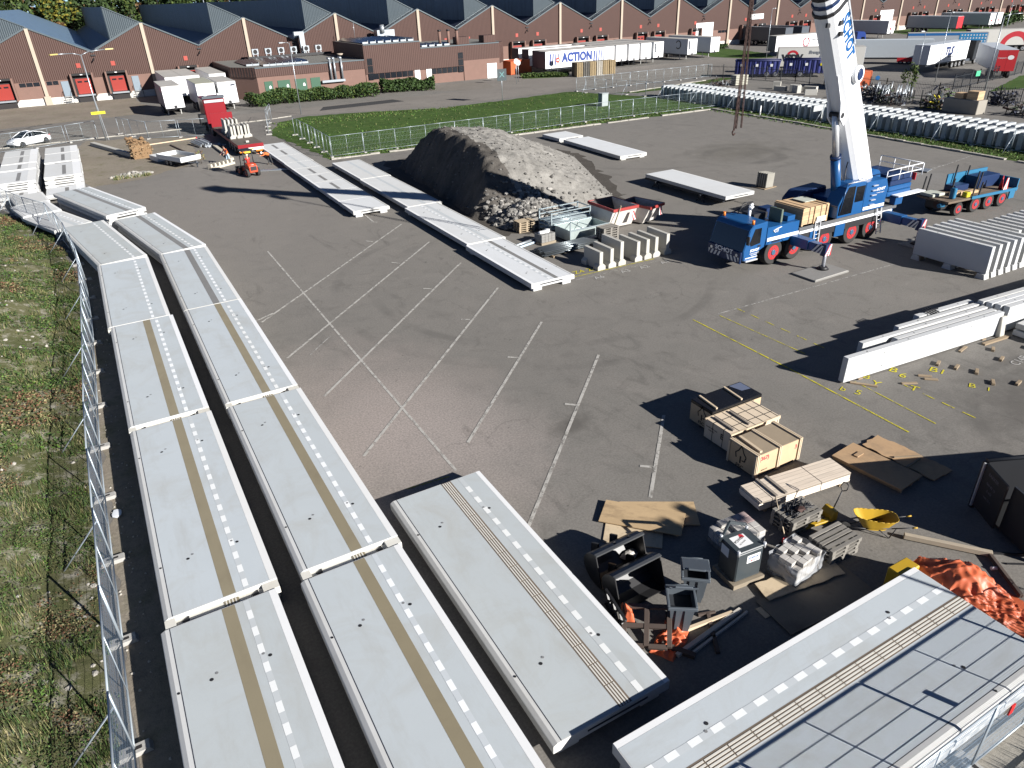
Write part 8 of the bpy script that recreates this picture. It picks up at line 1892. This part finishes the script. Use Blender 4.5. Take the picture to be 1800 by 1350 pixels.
for i in range(6):
    for j in range(2):
        x_, y_ = 78.3+i*1.38, 115.6-.1*i+j*.95; base = thing('pallet_stack', 'tall pallet stack, %s from the left in the %s row before the blue lettered trailer' % (ordinal(i), ['front', 'back'][j]), 'pallets', x_, y_, 0, 0, 'tall pallet stacks'); m_ = [PLS, PALWD, PLS, M('pallet_pale', (.45, .42, .36), .85, var=.2), PLS, PLS][i]
        for q in range(14):
            if j == 0: m = MB(); m.box(0, 0, q*.17, 1.2, .85, q*.17+.04, m_); m.box(0, .02, q*.17+.041, .12, .83, q*.17+.13, m_); m.box(.54, .02, q*.17+.041, .66, .83, q*.17+.13, m_); m.box(1.08, .02, q*.17+.041, 1.2, .83, q*.17+.13, m_); m.box(0, 0, q*.17+.131, 1.2, .85, q*.17+.15, m_); m.build('pallet', base)
        if j == 1: MB().box(0, 0, 0, 1.2, .85, 2.38, M('pallet_dark_stack', (.1, .085, .06), .9, var=.3)).build('pallets', base)
t = thing('plate_stack', 'stack of pale concrete plates in front of the blue containers', 'plates', 88.2, 86.6, 0, radians(-10))
for i in range(6): MB().box(0, 0, .1+i*.24, 2.2, 1.4, .1+i*.24+.17, M('plate_pale', (.42, .41, .34), .85, var=.1)).build('plate', t, bevel=.02)
t = thing('scrap_heap', 'heap of dark tangled scrap left of the stack of pale plates', 'scrap', 86.6, 88.6, 0); m = MB()
for _ in range(90): p = Vector((rr.gauss(0, .8), rr.gauss(0, .7), abs(rr.gauss(.3, .4)))); m.bar(p, p+Vector((rr.gauss(0, .4), rr.gauss(0, .4), rr.gauss(0, .25))), .1, .08, rr.choice([BLACKM, CHAINM, ALU, DKT, M('grey_profile')]))
m.build('scrap', t, auto=False)
for i, (x_, y_, a, L_, h_) in enumerate(((90.2, 79.5, .6, 1.1, 1.0), (88.9, 77.3, .2, 1.8, .6), (89.8, 75.6, .5, 1.4, .9), (88.4, 74.5, -.2, 1.2, 1.0), (90.5, 73.2, .3, 1.9, .8), (88.6, 71.6, .8, 1.6, .7))):
    barrier('loose concrete block, %s from the left on the strip behind the wall blocks' % ordinal(i), x_, y_, 0, L_, h_, .7, a, 'loose concrete blocks on the storage strip', False)
m = MB(); m.bar((87.6, 69.0, .2), (89.5, 66.8, 1.2), .4, .14, CB); tag(m.build('tilted_plate'), 'tilted grey plate just left of the crane boom on the storage strip', 'plate')
DKS = [BLACKM, M('rack_blue_black', (.03, .035, .06), .6), M('rack_green', (.04, .055, .03), .7), M('rack_grey', (.16, .17, .18), .5), CHAINM]
def clutter(label, x, y, L, W, H, n, pal, seed, pipes=0, name='equipment_rack'):
    t = thing(name, label, 'rack', x, y, 0, radians(rr.uniform(-8, 8)), 'racks of gear on the storage strip'); r_ = random.Random(seed)
    m = MB()
    for sx in (0, L/2, L):
        for sy in (0, W): m.bar((sx, sy, 0), (sx, sy, H*.8), .08, .08, BLACKM)
    for z_ in (.15, H*.45): m.tube([(0, 0, z_), (L, 0, z_), (L, W, z_), (0, W, z_), (0, 0, z_)], .04, BLACKM)
    m.build('frame', t); m = MB()
    for _ in range(n):
        p = Vector((r_.uniform(0, L), r_.uniform(0, W), r_.uniform(.1, H*r_.uniform(.4, .95)))); q = p+Vector((r_.gauss(0, .5), r_.gauss(0, .35), r_.gauss(0, .3))); q.z = max(.05, q.z); m.bar(p, q, r_.uniform(.05, .2), r_.uniform(.05, .18), r_.choice(pal))
    m.build('gear', t, auto=False)
    for i in range(pipes): px = r_.uniform(.1, L-.1); py = r_.uniform(0, W); MB().cyl((px, py, .1), (px+r_.uniform(-.15, .15), py+r_.uniform(-.2, .2), H*r_.uniform(.9, 1.25)), .05, STEELG, n=6).build('pipe', t)
    return t
clutter('low rack of dark gear and white bundles in front of the orange container', 92.4, 66.2, 2.6, 1.8, 1.7, 70, DKS+[WHITEP, ALU], 1)
clutter('dark tangle of gear right of the orange container', 89.6, 62.6, 2.8, 2.0, 1.9, 90, DKS, 2)
clutter('rack full of upright grey pipes behind the wall blocks', 87.2, 58.0, 3.0, 3.2, 2.0, 90, DKS, 3, 22)
clutter('second rack with upright grey pipes behind the wall blocks', 88.8, 61.6, 2.2, 1.6, 1.9, 60, DKS, 4, 9)
clutter('tangle of green and black gear right of the upright pipes', 90.8, 55.4, 3.2, 2.4, 2.0, 110, DKS+[GB[0], DKS[2]], 5)
clutter('gear with yellow straps beside the big concrete block', 87.6, 53.6, 1.6, 2.0, 1.4, 60, DKS+[M('yellow_gear'), M('yellow_gear')], 6)
clutter('dark stacked frames beside the lamp post in front of the red trailer', 95.6, 49.8, 3.2, 2.4, 2.0, 120, [BLACKM, DKS[1]], 7)
clutter('black bench like frames at the right edge of the storage strip', 89.6, 43.6, 3.0, 3.0, 1.4, 70, DKS, 8)
clutter('last dark rack at the right edge behind the wall blocks', 92.0, 39.2, 3.0, 2.6, 1.5, 80, DKS, 9)
t = thing('big_concrete_block', 'big grey concrete block with wooden boxes on it on the storage strip', 'concrete block', 87.3, 48.6, 0, radians(-3)); MB().box(0, 0, 0, 1.6, 4.2, 1.5, conc('old_concrete', (.27, .25, .215), .08, .3)).build('block', t, bevel=.04)
tag(MB().box(0, 0, 0, 1.2, 1.3, .9, CRT).build('wooden_box', bevel=.02, tr=T(87.6, 49.0, 1.502)), 'taller wooden box on the big grey concrete block', 'box'); tag(MB().box(0, 0, 0, 1.2, 1.0, .6, CRT).build('wooden_box', bevel=.02, tr=T(87.6, 50.7, 1.502)), 'lower wooden box on the big grey concrete block', 'box')
t = tree('young birch like bush growing behind the racks', 0, 0, 1, 1, [P_['light']], 'x', n=1) if False else thing('sapling', 'slender green sapling growing at the bar fence behind the upright pipes', 'sapling', 94.6, 62.4, 0)
m = MB(); crown(m, (0, 0, 2.4), 1.3, 1.3, 1.6, 420, .16, [P_['light'], P_['mid']], rr, 8); m.build('crown', t, auto=False); MB().cyl((0, 0, 0), (0, 0, 3.2), .07, BARK, .02, 6).build('trunk', t)
